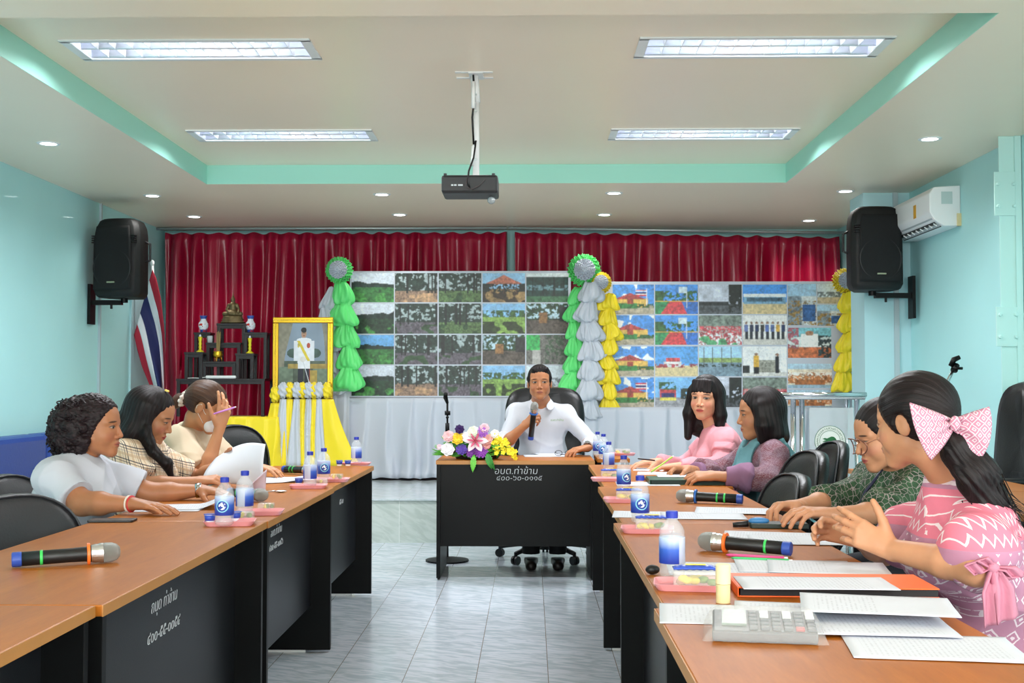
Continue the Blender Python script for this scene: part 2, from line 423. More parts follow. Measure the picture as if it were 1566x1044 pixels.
def desk(x0, x1, y0, y1, side, label, h=.75, wood=None, texts=(), group=None, panel=.21):
    """side: which long side carries the modesty panel: '+x', '-x' or '-y'"""
    cx, cy = (x0+x1)/2, (y0+y1)/2; t = thing('office_desk', label, 'desk', (cx, cy, 0), 0, group)
    x0 -= cx; x1 -= cx; y0 -= cy; y1 -= cy; T = .025; gp = .004
    MB().box(x0+gp*0, x1, y0+.002, y1-.002, h-T, h).build('desk_top', wood or M_woodY, t, bevel=.003)
    E = .0015
    b = MB()
    if side in ('+x', '-x'):
        xe = x1 if side == '+x' else x0
        b.box(xe-.001 if side == '+x' else xe-E, xe+E if side == '+x' else xe+.001, y0+.002, y1-.002, h-T, h-.001)
    else: b.box(x0, x1, y0-E+.002, y0+.003, h-T, h-.001)
    b.build('edge_band', M_edge, t)
    if side in ('+x', '-x'):
        for yy in (y0+.02, y1-.045):
            o = MB().box(x0+.02, x1-.006, yy, yy+.025, .012, h-T).build('end_panel', M_blk, t, bevel=.001)
            MB().box(x0+.06, x1-.12, yy+.006, yy+.019, 0, .012).build('foot_strip', M_frame, o)
        s = 1 if side == '+x' else -1
        xp = (x1 if s > 0 else x0)-s*.105
        MB().box(xp-.008, xp+.008, y0+.045, y1-.045, panel, h-T).build('modesty_panel', M_gry, t)
        for body, yy, zz, sz in texts:
            writing('chalk_writing', body, sz, M_chalk, t, (xp+s*.0095, yy-cy, zz), (R(90), 0, R(90) if s > 0 else R(-90)), shear=.2, offset=-.0009)
    else:
        for xx in (x0+.004, x1-.029):
            o = MB().box(xx, xx+.025, y0+.004, y1-.02, .012, h-T).build('end_panel', M_blk, t, bevel=.001)
            MB().box(xx+.005, xx+.02, y0+.03, y1-.06, 0, .012).build('foot_strip', M_dark, o)
        MB().box(x0+.029, x1-.029, y0+.02, y0+.036, panel, h-T).build('modesty_panel', M_blk, t)
        for body, xx, zz, sz in texts:
            writing('chalk_writing', body, sz, M_chalk, t, (xx-cx, y0+.0185, zz), (R(90), 0, 0), shear=.12, offset=-.0009)
    return t
LA, LB, LC, LD, LE = 1.05, 2.53, 4.10, 5.47, 6.93
desk(-1.53, -.935, LA, LB, '+x', 'wooden-topped desk of the left row nearest the camera, cut by the bottom edge', texts=[])
desk(-1.52, -.92, LB, LC, '+x', 'left row desk with two lines of chalk writing, below the white-shirted person', texts=[('ถนุด ท่าข้าม', 3.27, .625, .050), ('๔๐๐-๕๕-๐๐๕๔', 3.27, .548, .052)])
desk(-1.515, -.915, LC, LD, '+x', 'left row desk with faint chalk writing, second from the stage', texts=[('อบต.ท่าข้าม', 4.68, .645, .045), ('๔๐๐-๕๕-๐๐๕๖', 4.68, .592, .045)])
desk(-1.51, -.925, LD, LE, '+x', 'last desk of the left row, nearest the stage', texts=[('๕๕-๐๐', 6.35, .60, .05)])
desk(.345, .945, 5.53, 7.06, '-x', 'farthest desk of the right row, beside the head desk')
desk(.315, .915, 4.07, 5.53, '-x', 'right row desk carrying the dark green folder\'s near end and a black microphone')
desk(.285, .885, 2.52, 4.07, '-x', 'right row desk carrying the orange folder and microphone with orange ring')
desk(.262, .862, 1.02, 2.52, '-x', 'right row desk nearest the camera, cut by the bottom edge, under the calculator')
desk(-.60, .402, 7.44, 8.04, '-y', 'black-fronted head desk with chalk writing where the seated man speaks', wood=M_woodX,
     texts=[('อบต.ท่าข้าม', -.095, .682, .060), ('๔๐๐-๖๐-๐๑๑๕', -.075, .640, .052)])
t = thing('side_table', 'small wooden table beside the head desk under a snack tray', 'table', (.535, 7.88, 0))
MB().box(-.105, .105, -.24, .22, .725, .75).build('table_top', M_woodX, t, bevel=.002)
for x in (-.09, .09):
    for y in (-.2, .18): MB().box(x-.012, x+.012, y-.012, y+.012, 0, .725).build('leg', M_blk, t)
# second row of desks along the right wall
desk(1.80, 2.35, 5.3, 6.75, '-x', 'wall-side desk in the right rear behind the black chairs, with faint chalk marks', texts=[('๔๐๐', 6.45, .62, .055), ('๖๐-๑๑', 6.45, .53, .055)])
desk(1.80, 2.35, 3.8, 5.3, '-x', 'wall-side desk behind the woman with the pink bow')

# ------------------------------------------------------------------ chairs
M_lea = mat('black_leather', '#0c0d10', .36, bump=.12, bscale=120, spec=.5)
M_leg = mat('grey_leather', '#2b2c30', .42, bump=.10, bscale=120)
M_pipe = mat('chair_piping', '#3a3b40', .4)
def rounded(pts_fn, n): return [pts_fn(i/n) for i in range(n)]
def shell(mb, W, H, T, cx=0, cz=0, y=0, bow=.04, bulge=.03, n=18, k=2.6, lean=0):
    """upholstered pad: superellipse face in xz, thickness along y"""
    rings = []
    prof = [(0, -T/2-bulge), (.5, -T/2-bulge*.85), (.82, -T/2-bulge*.45), (.96, -T/2), (1.0, 0), (.96, T/2), (.8, T/2+bulge*.2), (0, T/2+bulge*.3)]
    vs = []; fs = []; N = n*2
    for s, yy in prof:
        for i in range(N):
            a = 2*math.pi*i/N; c, d = math.cos(a), math.sin(a)
            x = W/2*s*math.copysign(abs(c)**(2/k), c); z = H/2*s*math.copysign(abs(d)**(2/k), d)
            vs.append((cx+x, y+yy+bow*((x/(W/2))**2)*-1 + lean*(z), cz+z))
    for j in range(len(prof)-1):
        for i in range(N): fs.append((j*N+i, j*N+(i+1)%N, (j+1)*N+(i+1)%N, (j+1)*N+i))
    mb.add(vs, fs); return mb
def base5(t, m, r=.30, h=.06, rot=0, n=5, col_top=.40):
    b = MB(); b.lathe([(.05, .07), (.05, .12), (.028, .13), (.028, col_top)], 14)
    for i in range(n):
        a = rot+2*math.pi*i/n; c, s = math.cos(a), math.sin(a)
        b.tube([(c*.03, s*.03, .115), (c*r*.5, s*r*.5, .105), (c*r, s*r, .075)], [.026, .021, .016], 8)
    o = b.build('chair_base', m, t, smooth=True)
    for i in range(n):
        a = rot+2*math.pi*i/n; c, s = math.cos(a)*r, math.sin(a)*r
        b = MB()
        for q in (-.014, .014): b.tube([(c-math.sin(a)*(q-.008), s+math.cos(a)*(q-.008), .03), (c-math.sin(a)*(q+.008), s+math.cos(a)*(q+.008), .03)], .03, 12)
        b.tube([(c, s, .03), (c, s, .085)], .012, 8)
        b.build('caster', M_dark, t, smooth=False)
def task_chair(loc, rz, label, m=None, top=.87, group=None, W=.44, H=.42):
    """chair faces local -y; backrest at +y"""
    m = m or M_lea; t = thing('task_chair', label, 'chair', (loc[0], loc[1], 0), rz, group)
    b = MB(); 
    o = shell(MB(), W, H, .05, cz=top-H/2, y=.22, bow=.05, lean=.16).build('backrest', m, t, smooth=True)
    # seam piping round the pad edge
    pts = []
    for i in range(37):
        a = 2*math.pi*i/36; c, d = math.cos(a), math.sin(a); x = (W/2)*.97*math.copysign(abs(c)**(2/2.6), c); z = (H/2)*.97*math.copysign(abs(d)**(2/2.6), d)
        pts.append((x, .22-.028-.05*(x/(W/2))**2+.16*z, top-H/2+z))
    MB().tube(pts, .004, 6, cap=False).build('piping', M_pipe, o, smooth=True)
    s = MB(); s.M = Matrix.Translation((0, -.02, .46)) @ Matrix.Rotation(R(90), 4, 'X'); shell(s, .46, .46, .05, bow=0, bulge=.03, k=3.4); s.build('seat', m, t, smooth=True)
    MB().tube([(0, .03, .42), (0, .24, .43), (0, .285, .5), (0, .26, top-H+.12)], .018, 8).build('back_bracket', M_dark, t, smooth=True)
    base5(t, M_dark)
    return t
def exec_chair(loc, rz, label, top=1.16, W=.54, name='executive_chair', rot=.3, br=.34):
    t = thing(name, label, 'chair', (loc[0], loc[1], 0), rz)
    H = top-.50
    o = shell(MB(), W, H, .09, cz=top-H/2, y=.27, bow=.05, bulge=.04, lean=.10, k=4.5).build('backrest', M_lea, t, smooth=True)
    for cx_ in (-W/4+.02, W/4-.02):
        shell(MB(), W*.44, H*.42, .03, cx=cx_, cz=top-H*.26, y=.225+.10*(H*.24), bow=.02, bulge=.02, k=3.5, lean=.10).build('back_cushion', M_lea, o, smooth=True)
    for i in range(3):
        shell(MB(), W*.60, .10, .02, cz=top-H*.58-i*.105, y=.215-.0105*i+.10*(-H*.1), bow=.02, bulge=.015, k=3.5, lean=.10).build('lumbar_roll', M_lea, o, smooth=True)
    s = MB(); s.M = Matrix.Translation((0, -.02, .47)) @ Matrix.Rotation(R(90), 4, 'X'); shell(s, W, .52, .08, bow=0, bulge=.03, k=4); s.build('seat', M_lea, t, smooth=True)
    for sx in (-1, 1):
        MB().tube([(sx*W/2, .25, .62), (sx*(W/2+.03), .12, .69), (sx*(W/2+.03), -.12, .69), (sx*(W/2+.02), -.19, .60), (sx*(W/2-.02), -.14, .47)], .022, 8).build('armrest', M_dark, t, smooth=True)
    base5(t, M_dark, r=br, rot=rot)
    return t
def ch_at(px, py, top, **k):
    d = (CAMZ-top)*FPX/(py-590); p = aty(px, py, d); return p
# chairs of the left row (people face +x, so their chairs turn their backs to the wall)
task_chair((-1.53, 3.80), R(58), 'empty dark grey chair at the left edge, nearest the camera', M_leg, top=.86, W=.46, H=.44)
task_chair((-1.86, 4.62), R(80), 'dark grey chair behind the person in the white T-shirt', M_leg, top=.87)
task_chair((-1.97, 5.50), R(90), 'dark chair under the woman in the plaid shirt', M_leg, top=.80)
task_chair((-1.98, 6.28), R(90), 'dark chair under the masked woman in the beige T-shirt', M_leg, top=.80)
task_chair((-1.66, 7.20), R(55), 'empty black chair by the yellow draped cloth, left of the portrait', M_lea, top=.98, H=.46)
# right row
task_chair((.80, 4.62), R(-82), 'empty black chair at the right desks, nearest and lowest of three', M_lea, top=.88, H=.40)
task_chair((.98, 5.08), R(-80), 'empty black chair in the middle of three behind the right desks', M_lea, top=.945, H=.46)
task_chair((1.22, 5.66), R(-84), 'tall black chair of the bobbed woman, its back in front of the lectern', M_lea, top=.96, H=.5)
task_chair((1.20, 6.40), R(-90), 'black chair under the woman in the pink suit', M_lea, top=.78)
task_chair((1.44, 4.25), R(-90), 'black chair under the woman in glasses and green', M_lea, top=.78)
task_chair((1.36, 3.28), R(-90), 'black chair under the woman with the pink bow', M_lea, top=.76)
exec_chair((.10, 8.36), R(180)*0, 'large black leather executive chair of the man at the head desk', top=1.21, W=.585)
exec_chair((2.60, 6.05), R(-82), 'large black executive chair at the right edge, nearer of two', top=1.215, W=.56)
exec_chair((2.66, 6.88), R(-82), 'large black executive chair at the right edge, partly hidden behind the other', top=1.25, W=.56)
# ------------------------------------------------------------------ cloth helpers
M_white = mat('white_satin_cloth', '#c3c9d6', .42, sheen=.2, bump=.08, bscale=14)
M_silver = mat('silver_satin_cloth', '#c4cad6', .34, sheen=.3, bump=.10, bscale=30)
M_green = mat('green_satin_cloth', '#62e07a', .36, sheen=.2, bump=.10, bscale=30)
M_yellow = mat('yellow_satin_cloth', '#f6dc22', .40, sheen=.2, bump=.10, bscale=30)
def skirt(name, pts, z0, z1, amp, m, label, cat='cloth', parent=None, per=.13, flare=.04, seed=1, top=None, puddle=0):
    """pleated cloth hung along a path of xy points (outward = left of travel)"""
    rnd = random.Random(seed); pts = [Vector(p) for p in pts]; L = [0]
    for a, b_ in zip(pts, pts[1:]): L.append(L[-1]+(b_-a).length)
    tot = L[-1]; k1 = [rnd.uniform(.5, 1.5) for _ in range(64)]
    def f(u, v):
        s = u*tot; i = max(j for j in range(len(L)-1) if L[j] <= s+1e-9); q = (s-L[i])/(L[i+1]-L[i]) if L[i+1] > L[i] else 0
        p = pts[i].lerp(pts[i+1], min(q, 1)); d = (pts[i+1]-pts[i]).normalized(); nrm = Vector((d.y, -d.x))
        w_ = s/per; j = int(w_) % 63; a = k1[j]*(1-w_%1)+k1[j+1]*(w_%1); dn = 1-v
        fold = a*math.sin(2*math.pi*w_+.5*math.sin(dn*3+j*.9)); ff = (w_+.10*math.sin(dn*2.5+w_*1.7)+.06*math.sin(dn*6+j))%1; sharp = (ff/.86)**1.4 if ff < .86 else (1-ff)/.14
        off = amp*(dn*.8+.22)*(sharp*a) + flare*dn + puddle*max(0, .10-v)*10*(.6+.4*math.sin(w_*2.3))
        tz = max(v, .0); zz = z0+(z1-z0)*tz + (0 if v > .08 else .015*abs(math.sin(w_*3)))
        return (p.x+nrm.x*off+.25*amp*fold*d.x*dn, p.y+nrm.y*off+.25*amp*fold*d.y*dn, zz)
    mb = MB().grid(f, max(24, int(tot/per*16)), 16)
    if top:
        x0, x1, y0, y1 = top; n = len(mb.v); mb.add([(x0,y0,z1),(x1,y0,z1),(x1,y1,z1),(x0,y1,z1)], [(0,1,2,3)])
    o = mb.build(name, m, parent, smooth=True, fix=False); solid(o, .003)
    if label: tag(o, label, cat)
    return o
# ------------------------------------------------------------------ long draped table with two photo boards
M_tbl = mat('plain_table_board', '#8d8578', .6)
def plain_table(x0, x1, y0, y1, z0, h, label):
    t = thing('folding_table', label, 'table', ((x0+x1)/2, (y0+y1)/2, z0)); a, d = (x1-x0)/2, (y1-y0)/2
    MB().box(-a, a, -d, d, h-.03, h).build('table_top', M_tbl, t)
    for sx in (-1, 1):
        for sy in (-1, 1): MB().tube([(sx*(a-.05), sy*(d-.05), 0), (sx*(a-.05), sy*(d-.05), h-.03)], .015, 8).build('leg', M_dark, t)
    return t
TZ = 1.10
plain_table(-1.72, .36, 11.22, 11.62, ZST, TZ-ZST-.02, 'long table hidden under white pleated cloth below the left photo board')
skirt('table_skirt', [(-1.80, 11.66), (-1.80, 11.12), (.42, 11.12), (.42, 11.66)], ZST+.012, TZ+.004, .075, M_white, 'white pleated cloth around the table below the left photo board', 'table skirt', per=.205, flare=.07, seed=4, top=(-1.80, .42, 11.12, 11.66), puddle=.045)
plain_table(.62, 2.86, 11.02, 11.42, ZST, .66, 'long table hidden under white pleated cloth below the right photo board')
skirt('table_skirt', [(.50, 11.48), (.50, 10.92), (2.98, 10.92), (2.98, 11.48)], ZST+.012, ZST+.68, .075, M_white, 'white pleated cloth around the table below the right photo board', 'table skirt', per=.22, flare=.05, seed=9, top=(.50, 2.98, 10.92, 11.48), puddle=.03)

# ---- printed photographs, drawn as small colour fields
rg = np.random.default_rng(11)
def L3(h): return np.array(lin(h)[:3])
def nz(ny, nx, cell, seed):
    r = np.random.default_rng(seed); a = r.random((ny//cell+2, nx//cell+2)); yi = np.linspace(0, a.shape[0]-1.001, ny); xi = np.linspace(0, a.shape[1]-1.001, nx)
    y0 = yi.astype(int); x0 = xi.astype(int); fy = (yi-y0)[:,None]; fx = (xi-x0)[None,:]
    return (a[y0][:,x0]*(1-fy)*(1-fx)+a[y0+1][:,x0]*fy*(1-fx)+a[y0][:,x0+1]*(1-fy)*fx+a[y0+1][:,x0+1]*fy*fx)
def scene(kind, seed, ny=32, nx=46):
    im = scene0(kind, seed, ny, nx); r = np.random.default_rng(seed+9); n4 = nz(ny, nx, 2, seed+4); n5 = nz(ny, nx, 5, seed+5); g_ = im.mean(2, keepdims=True)
    dark = np.clip((.55-g_)*2.2, .12, 1); im = im*(1+dark*(.9*(n4[...,None]-.5)+.5*(r.random((ny, nx, 1))-.5)+.5*(n5[...,None]-.5))+.34*(r.random((ny, nx, 1))-.5)+.30*(n4[...,None]-.5)); im = (im*.90+.10*g_)*1.2+.008
    p_ = np.pad(im, ((1,1),(1,1),(0,0)), 'edge'); return np.clip(im*.55+.45*(p_[:-2,1:-1]+p_[2:,1:-1]+p_[1:-1,:-2]+p_[1:-1,2:])/4, 0, 1)
def scene0(kind, seed, ny=32, nx=46):
    """v=0 at the bottom"""
    r = np.random.default_rng(seed); Y, X = np.mgrid[0:ny, 0:nx]; v = (Y+.5)/ny; u = (X+.5)/nx
    n1 = .6*nz(ny, nx, 3, seed)+.4*nz(ny, nx, 2, seed+7); n1 = .5+(n1-.5)*1.25+.35*(nz(ny, nx, 1, seed+8)-.5); n2 = nz(ny, nx, 8, seed+1); n3 = nz(ny, nx, 1, seed+2); im = np.zeros((ny, nx, 3))
    def put(mask, c, a=.25, n=n1): im[mask] = (np.clip(L3(c)[None,None,:]*(1+a*(n[...,None]-.5)*2), 0, 1)+np.zeros((ny,nx,3)))[mask]
    def rect(u0, u1, v0, v1, c, a=.1): put((u > u0)&(u < u1)&(v > v0)&(v < v1), c, a)
    sky = dict(field='#c9d4e4', forest='#b9c4cc', dirt='#a5aeb2', blue='#4e9be0', dull='#8d9cae')
    if kind in ('field', 'fieldblue', 'fielddark'):
        put(v > .5, '#5da6e2' if kind == 'fieldblue' else '#ccd6e6', .15, n2); put(v <= .56, '#2f6b33' if kind != 'fielddark' else '#1f3a26', .45, n1)
        put((v > .5)&(v < .62+.14*n2*(u if seed % 2 else 1-u)), '#1d2f2a', .5, n1); put((v < .3)&(n2 > .55), '#3f8a3c', .3)
    elif kind in ('forest', 'trees', 'clear'):
        put(v > -1, '#a9bcc0', .3, n2); put(v < .42, {'forest': '#5c5560', 'trees': '#4f6b3e', 'clear': '#8a6f5c'}[kind], .55, n3)
        put((v > .38)&(n1*.6+n2*.5 > .42), '#24352e', .5, n3)
        for k in range(5):
            uu = r.random(); put((abs(u-uu) < .014+.012*r.random())&(v > .3), '#1b1f1e', .2)
        put((v < .3)&(n2 > .6), '#2e4a2c' if kind != 'clear' else '#b48e6a', .3)
    elif kind == 'pavilion':
        put(v > .45, '#88b9de', .2, n2); put(v <= .45, '#9a7b4e', .4, n1); put((v > .62)&(v < .62+.32*(1-abs(u-.5)*2.2)), '#b4664f', .2)
        put((v > .36)&(v < .64)&((n1 > .45)|(abs(u-.5) > .36)), '#1b2420', .3); put((v < .36)&(n2 > .5), '#3a2c20', .3)
        for uu in (.2, .5, .8): rect(uu-.015, uu+.015, .3, .65, '#5f3b2b')
    elif kind == 'shed':
        put(v > -1, '#1c3833', .5, n1); put(v > .86, '#cdd8dc', .1); put((v > .4)&(v < .58)&(n1 > .4), '#5b7f88', .3); put(v < .2, '#3c6a48', .4); 
        for uu in (.15, .4, .66, .9): rect(uu-.012, uu+.012, .2, .86, '#0f1a18')
    elif kind == 'road':
        put(v > .5, '#a9c6d6', .3, n2); put((v > .45)&(n1 > .42), '#254027', .5); put(v <= .45, '#554b44', .4, n1); rect(.3, .5, .35, .7, '#8b6238', .3); rect(.78, 1, .4, .9, '#2a2a2c', .3)
    elif kind == 'greenwall':
        put(v > -1, '#6b6a66', .4, n1); put((u < .32)&(v > .3+.4*(1-u)*.5), '#2fae57', .1); put((u > .15)&(u < .34)&(v < .5), '#a7a6a4', .1); put((u > .45)&(n1 > .5), '#39503a', .4)
    elif kind == 'lawn':
        put(v > .55, '#7fb6e2', .25, n2); put((v > .5)&(v < .78)&(n1 > .4), '#37582f', .4); put(v <= .55, '#7ea34a', .3, n1); put((v < .4)&(n2 > .48), '#2c3a1c', .4)
    elif kind == 'house':
        put(v > .3, '#3c8ee0', .2, n2); put((v > .5)&(n2 > .72), '#e8f1fa', .1); put(v <= .3, '#a99f8a', .25, n1); rect(.08, .85, .22, .52, '#d9b04a'); rect(.05, .6, .18, .36, '#2f7d3c', .2)
        put((v > .5)&(v < .5+.22*(1-abs(u-.42)*2.6)), '#a63b3b', .2); rect(.35, .5, .34, .5, '#a33f30'); put((v < .34)&(v > .2)&(u > .6)&(n1 > .4), '#2f5a2d', .3)
    elif kind == 'flag':
        im[:] = scene0('house', seed, ny, nx)
        for k, c in enumerate(('#c2273a', '#eeeeee', '#2b2f6b', '#2b2f6b', '#eeeeee', '#c2273a')): rect(.55, .82, .82-.035*(k+1), .82-.035*k, c, .02)
        rect(.82, .835, .3, .86, '#e8e8e8')
    elif kind == 'court':
        put(v > .45, '#3f92e6', .2, n2); put((v > .44)&(v < .8)&((n1 > .45)|(u < .2)), '#2c5b30', .4); put(v <= .45, '#2f8a55', .1); put((v < .42)&(abs(u-.5) < .16+.5*(.42-v)), '#d23b45', .1); put((v < .42)&(u > .62+.3*(.42-v)), '#2f6fc4', .1); put((v > .42)&(v < .46), '#e6b93a', .1)
        rect(.55, .75, .72, .92, '#c8dce8', .3); rect(.73, .75, .2, .75, '#d0d4d8')
    elif kind == 'overcast':
        put(v > .35, '#b8bfd0', .35, n2); put(v <= .35, '#4d5258', .35, n1); put((u > .7)&(n1+v > .75), '#1c211f', .4); rect(0, .7, .3, .42, '#262b2e', .5)
    elif kind == 'canal':
        put(v > .4, '#3a8fe4', .15, n2); put(v <= .4, '#cdb98a', .2, n1); rect(.02, .98, .35, .66, '#6f9fc0', .25); rect(.02, .98, .58, .68, '#e3ebf0', .1); rect(.08, .9, .42, .56, '#3f5f74', .35)
    elif kind == 'crowd':
        put(v > -1, '#b7b7b4', .2, n2); put((v > .6), '#75837a', .4, n1); put((v < .62)&(n3 > .35), '#c14a55', .5, n1); put((v < .4)&(n1 > .6), '#dfe4ea', .1); put((v < .3)&(n2 > .6), '#4f9a6a', .3)
    elif kind == 'row':
        put(v > -1, '#dfe0e0', .08, n2); put(v < .25, '#c6c4c0', .1)
        for k in range(8):
            uu = .08+.12*k; rect(uu-.035, uu+.035, .18, .46, '#232733', .3); rect(uu-.045, uu+.045, .44, .68, ('#5b6fa8', '#2b3350', '#24345a', '#333333', '#4c66a8')[k % 5] if k != 6 else '#d6a63a', .2); put(((u-uu)**2+(v-.74)**2*.6) < .0011, '#8a6650', .1)
    elif kind == 'bags':
        put(v > -1, '#e2e6ea', .08, n2); put((v < .55)&(abs(u-.55) < .3*(1-v)+.05), '#8f9086', .5, n3); put(v < .12, '#cfcfcc', .1); rect(.25, .36, .3, .68, '#d7a72b'); rect(.25, .36, .08, .32, '#1c2027'); rect(.74, .83, .1, .66, '#1b1d28'); put(((u-.305)**2+(v-.74)**2) < .002, '#8a6650'); put(((u-.785)**2+(v-.72)**2) < .002, '#8a6650'); rect(0, .15, .1, .35, '#26292b', .4)
    elif kind == 'pond':
        put(v > .5, '#9ccbe8', .15, n2); put((v > .42)&(v < .62), '#87a05a', .3); put(v <= .45, '#6f8a9c', .25, n2); put((v > .3)&(v < .42)&(n1 > .5), '#2a3a30', .3)
        for uu in (.1, .3, .52, .74): rect(uu, uu+.02, .42, .98, '#56564c', .3)
    elif kind == 'gate':
        put(v > .35, '#6fb1e6', .2, n2); put(v <= .35, '#8f9299', .15, n1); rect(.1, .5, .3, .62, '#b5383c', .4); rect(.1, .5, .25, .34, '#d9cf4a', .3); rect(.15, .45, .36, .5, '#2b2f6b', .3); put((v > .3)&(u > .6)&(v < .65)&(n1 > .35), '#26332c', .4); put((v > .6)&(v < .85)&(abs(u-.3) < .2)&(n1 > .5), '#2d5a33', .3)
    elif kind == 'temple':
        put(v > .35, '#4b9ade', .15, n2); put(v <= .35, '#cdbd8e', .15, n1); rect(.2, .62, .3, .5, '#d8dadd', .25); put((v > .48)&(v < .62)&(abs(u-.42) < .16), '#c4484a', .3); put((v > .28)&(v < .42)&(n1 > .5), '#9a3b45', .4)
    elif kind == 'indoor':
        put(v > -1, '#dccfb8', .15, n2); rect(0, 1, .78, 1, '#a9c8dc', .15); put((v < .66)&(v > .2)&(n3 > .3), '#b5713d', .6, n1); rect(.15, .85, .12, .34, '#a5622f', .3); put((v > .5)&(v < .64)&(n1 > .45), '#e8e2da', .2); put(v < .12, '#8fb0c4', .2)
    elif kind == 'work':
        put(v > -1, '#cfdcdc', .2, n2); put((v > .7), '#6fb7c4', .3); rect(.3, .7, .35, .8, '#eef1f2', .15); put((v < .35), '#c2683a', .6, n1); put((u > .7)&(v < .75)&(n1 > .45), '#2c3b3f', .4); put(((u-.5)**2+(v-.82)**2) < .008, '#a87a5c'); put((u < .25)&(v > .3)&(n1 > .4), '#a15a68', .4)
    elif kind == 'collage':
        put(v > -1, '#cbd2d6', .25, n1); rect(0, .5, .0, .9, '#7f8f9c', .5); put((v < .6)&(n1 > .5), '#8b6f3c', .5); rect(.52, .98, .1, .5, '#2f5f9a', .5); put(v > .7, '#9cc4e0', .2)
    elif kind == 'tin':
        put(v > .3, '#c5d3de', .1, n2); put(v <= .3, '#b9a98c', .2, n1); put((v > .3)&(v < .6)&(n1 > .4), '#6f7a82', .4)
    return im
M_print = mat('printed_photo', '#808080', .38, attr='Col')
M_vinyl = mat('white_vinyl', '#c9cfdc', .4)
def board(name, label, x0, x1, z0, z1, Y, cells, tilt=0):
    t = thing(name, label, 'photo board', ((x0+x1)/2, Y, z0)); W, H = x1-x0, z1-z0
    MB().box(-W/2, W/2, 0, .03, 0, H).build('backing_panel', M_vinyl, t, bevel=.003)
    for sx in (-.35, .35):
        MB().box(W*sx-.02, W*sx+.02, .03, .055, -.02, H*.9).build('batten', M_tbl, t)
    for k, (a, b_, c, d, kind, seed) in enumerate(cells):
        nx = max(20, int(60*(b_-a)/.43)); ny = max(16, int(42*(d-c)/.30))
        colored('photograph', scene(kind, seed, ny, nx), b_-a, d-c, t, ((a+b_)/2-(x0+x1)/2, -.0012, (c+d)/2-z0), (0,0,0), M_print)
    return t
def px_cells(Y, rows, cols, kinds, s0):
    out = []; k = 0
    for (ya, yb) in rows:
        for (xa, xb) in cols:
            p = aty(xa, yb, Y); q = aty(xb, ya, Y); out.append((p.x, q.x, p.z, q.z, kinds[k], s0+k)); k += 1
    return out
YB1 = 11.40
kl = ['field','clear','trees','pavilion','shed', 'fielddark','forest','trees','lawn','road', 'fieldblue','forest','forest','road','greenwall', 'fielddark','clear','forest','lawn','tin']
c1 = px_cells(YB1, [(417.5,462),(464,510),(512,557),(559,605)], [(537.5,602.5),(604,669),(671,736),(738,803),(805,869)], kl, 100)
p, q = aty(534, 606, YB1), aty(873, 414, YB1)
board('photo_board', 'wide white photo board on the left with twenty landscape photographs in four rows', p.x, q.x, TZ+.008, q.z, YB1, c1)
YB2 = 11.10
kr = ['flag','court','overcast','canal', 'house','court','crowd','row', 'house','temple','pond','bags', 'flag','gate','overcast','crowd']
c2 = px_cells(YB2, [(435,480),(482,527),(529.5,575),(577,624)], [(937,1000),(1002,1067),(1069,1134),(1136,1203)], kr, 200)
for (xa, ya, xb, yb, kd) in ((1205,434,1248,497,'collage'),(1250,434,1291,464,'tin'),(1250,466,1291,498,'collage'),(1205,501,1271,547,'work'),(1205,556,1272,593,'indoor'),(1205,596,1272,624,'indoor')):
    p, q = aty(xa, yb, YB2), aty(xb, ya, YB2); c2.append((p.x, q.x, p.z, q.z, kd, 300+xa+ya))
p, q = aty(905, 626, YB2), aty(1322, 430, YB2)
board('photo_board', 'white photo board on the right with bright photos of buildings, courts and groups', p.x, q.x, p.z, q.z, YB2, c2)

# ------------------------------------------------------------------ drapery columns: rosette and gathered puffs
def puffs(t, name, m, path, r, seed, n=None, sag=.55):
    """a gathered cloth tail: a chain of billowing puffs, tied in between, along path points (x, y, z)"""
    rnd = random.Random(seed); P = [Vector(p) for p in path]; L = [0]
    for a, b_ in zip(P, P[1:]): L.append(L[-1]+(b_-a).length)
    def at(s):
        i = max(j for j in range(len(L)-1) if L[j] <= s+1e-9); q = (s-L[i])/(L[i+1]-L[i]); return P[i].lerp(P[i+1], min(1, q))
    n = n or int((len(P)-1)*1.35+.5); NU = 72; per = 13; ph = [rnd.uniform(0, 6.28) for _ in range(n+1)]; ww = [rnd.uniform(.85, 1.2) for _ in range(n+1)]
    vs = []; fs = []; NV = n*per
    for j in range(NV+1):
        s = L[-1]*j/NV*.9999; k = min(n-1, int(j/per)); q = j/per-k
        pos = at(s); e1 = q**1.5; env = .52+.48*math.sin(math.pi*min(1, e1))**.7
        lip = .020*math.exp(-((q-.94)/.05)**2)
        for i in range(NU):
            a = 2*math.pi*i/NU; pl = 1+.10*math.sin(a*6+ph[k]+q*2.2)+.09*math.sin(a*11+ph[k]*2-q*3)+.07*math.sin(a*17+ph[k]*5+q*4)*(1-.5*q)+.12*math.sin(a*2+ph[k]*3)
            rr = r*ww[k]*(env*pl)+lip*math.sin(a*9+ph[k])
            vs.append((pos.x+rr*math.cos(a)+.022*math.sin(ph[k]*1.7)*math.sin(math.pi*q), pos.y+rr*math.sin(a)*.6-r*.25, pos.z-.03*math.sin(math.pi*e1)-.02*math.sin(a*3+ph[k])*env))
    for j in range(NV):
        for i in range(NU): fs.append((j*NU+i, j*NU+(i+1)%NU, (j+1)*NU+(i+1)%NU, (j+1)*NU+i))
    fs.append(tuple(range(NU))); fs.append(tuple(NV*NU+i for i in range(NU-1,-1,-1)))
    mb = MB(); mb.add(vs, fs)
    return mb.build(name, m, t, smooth=True)
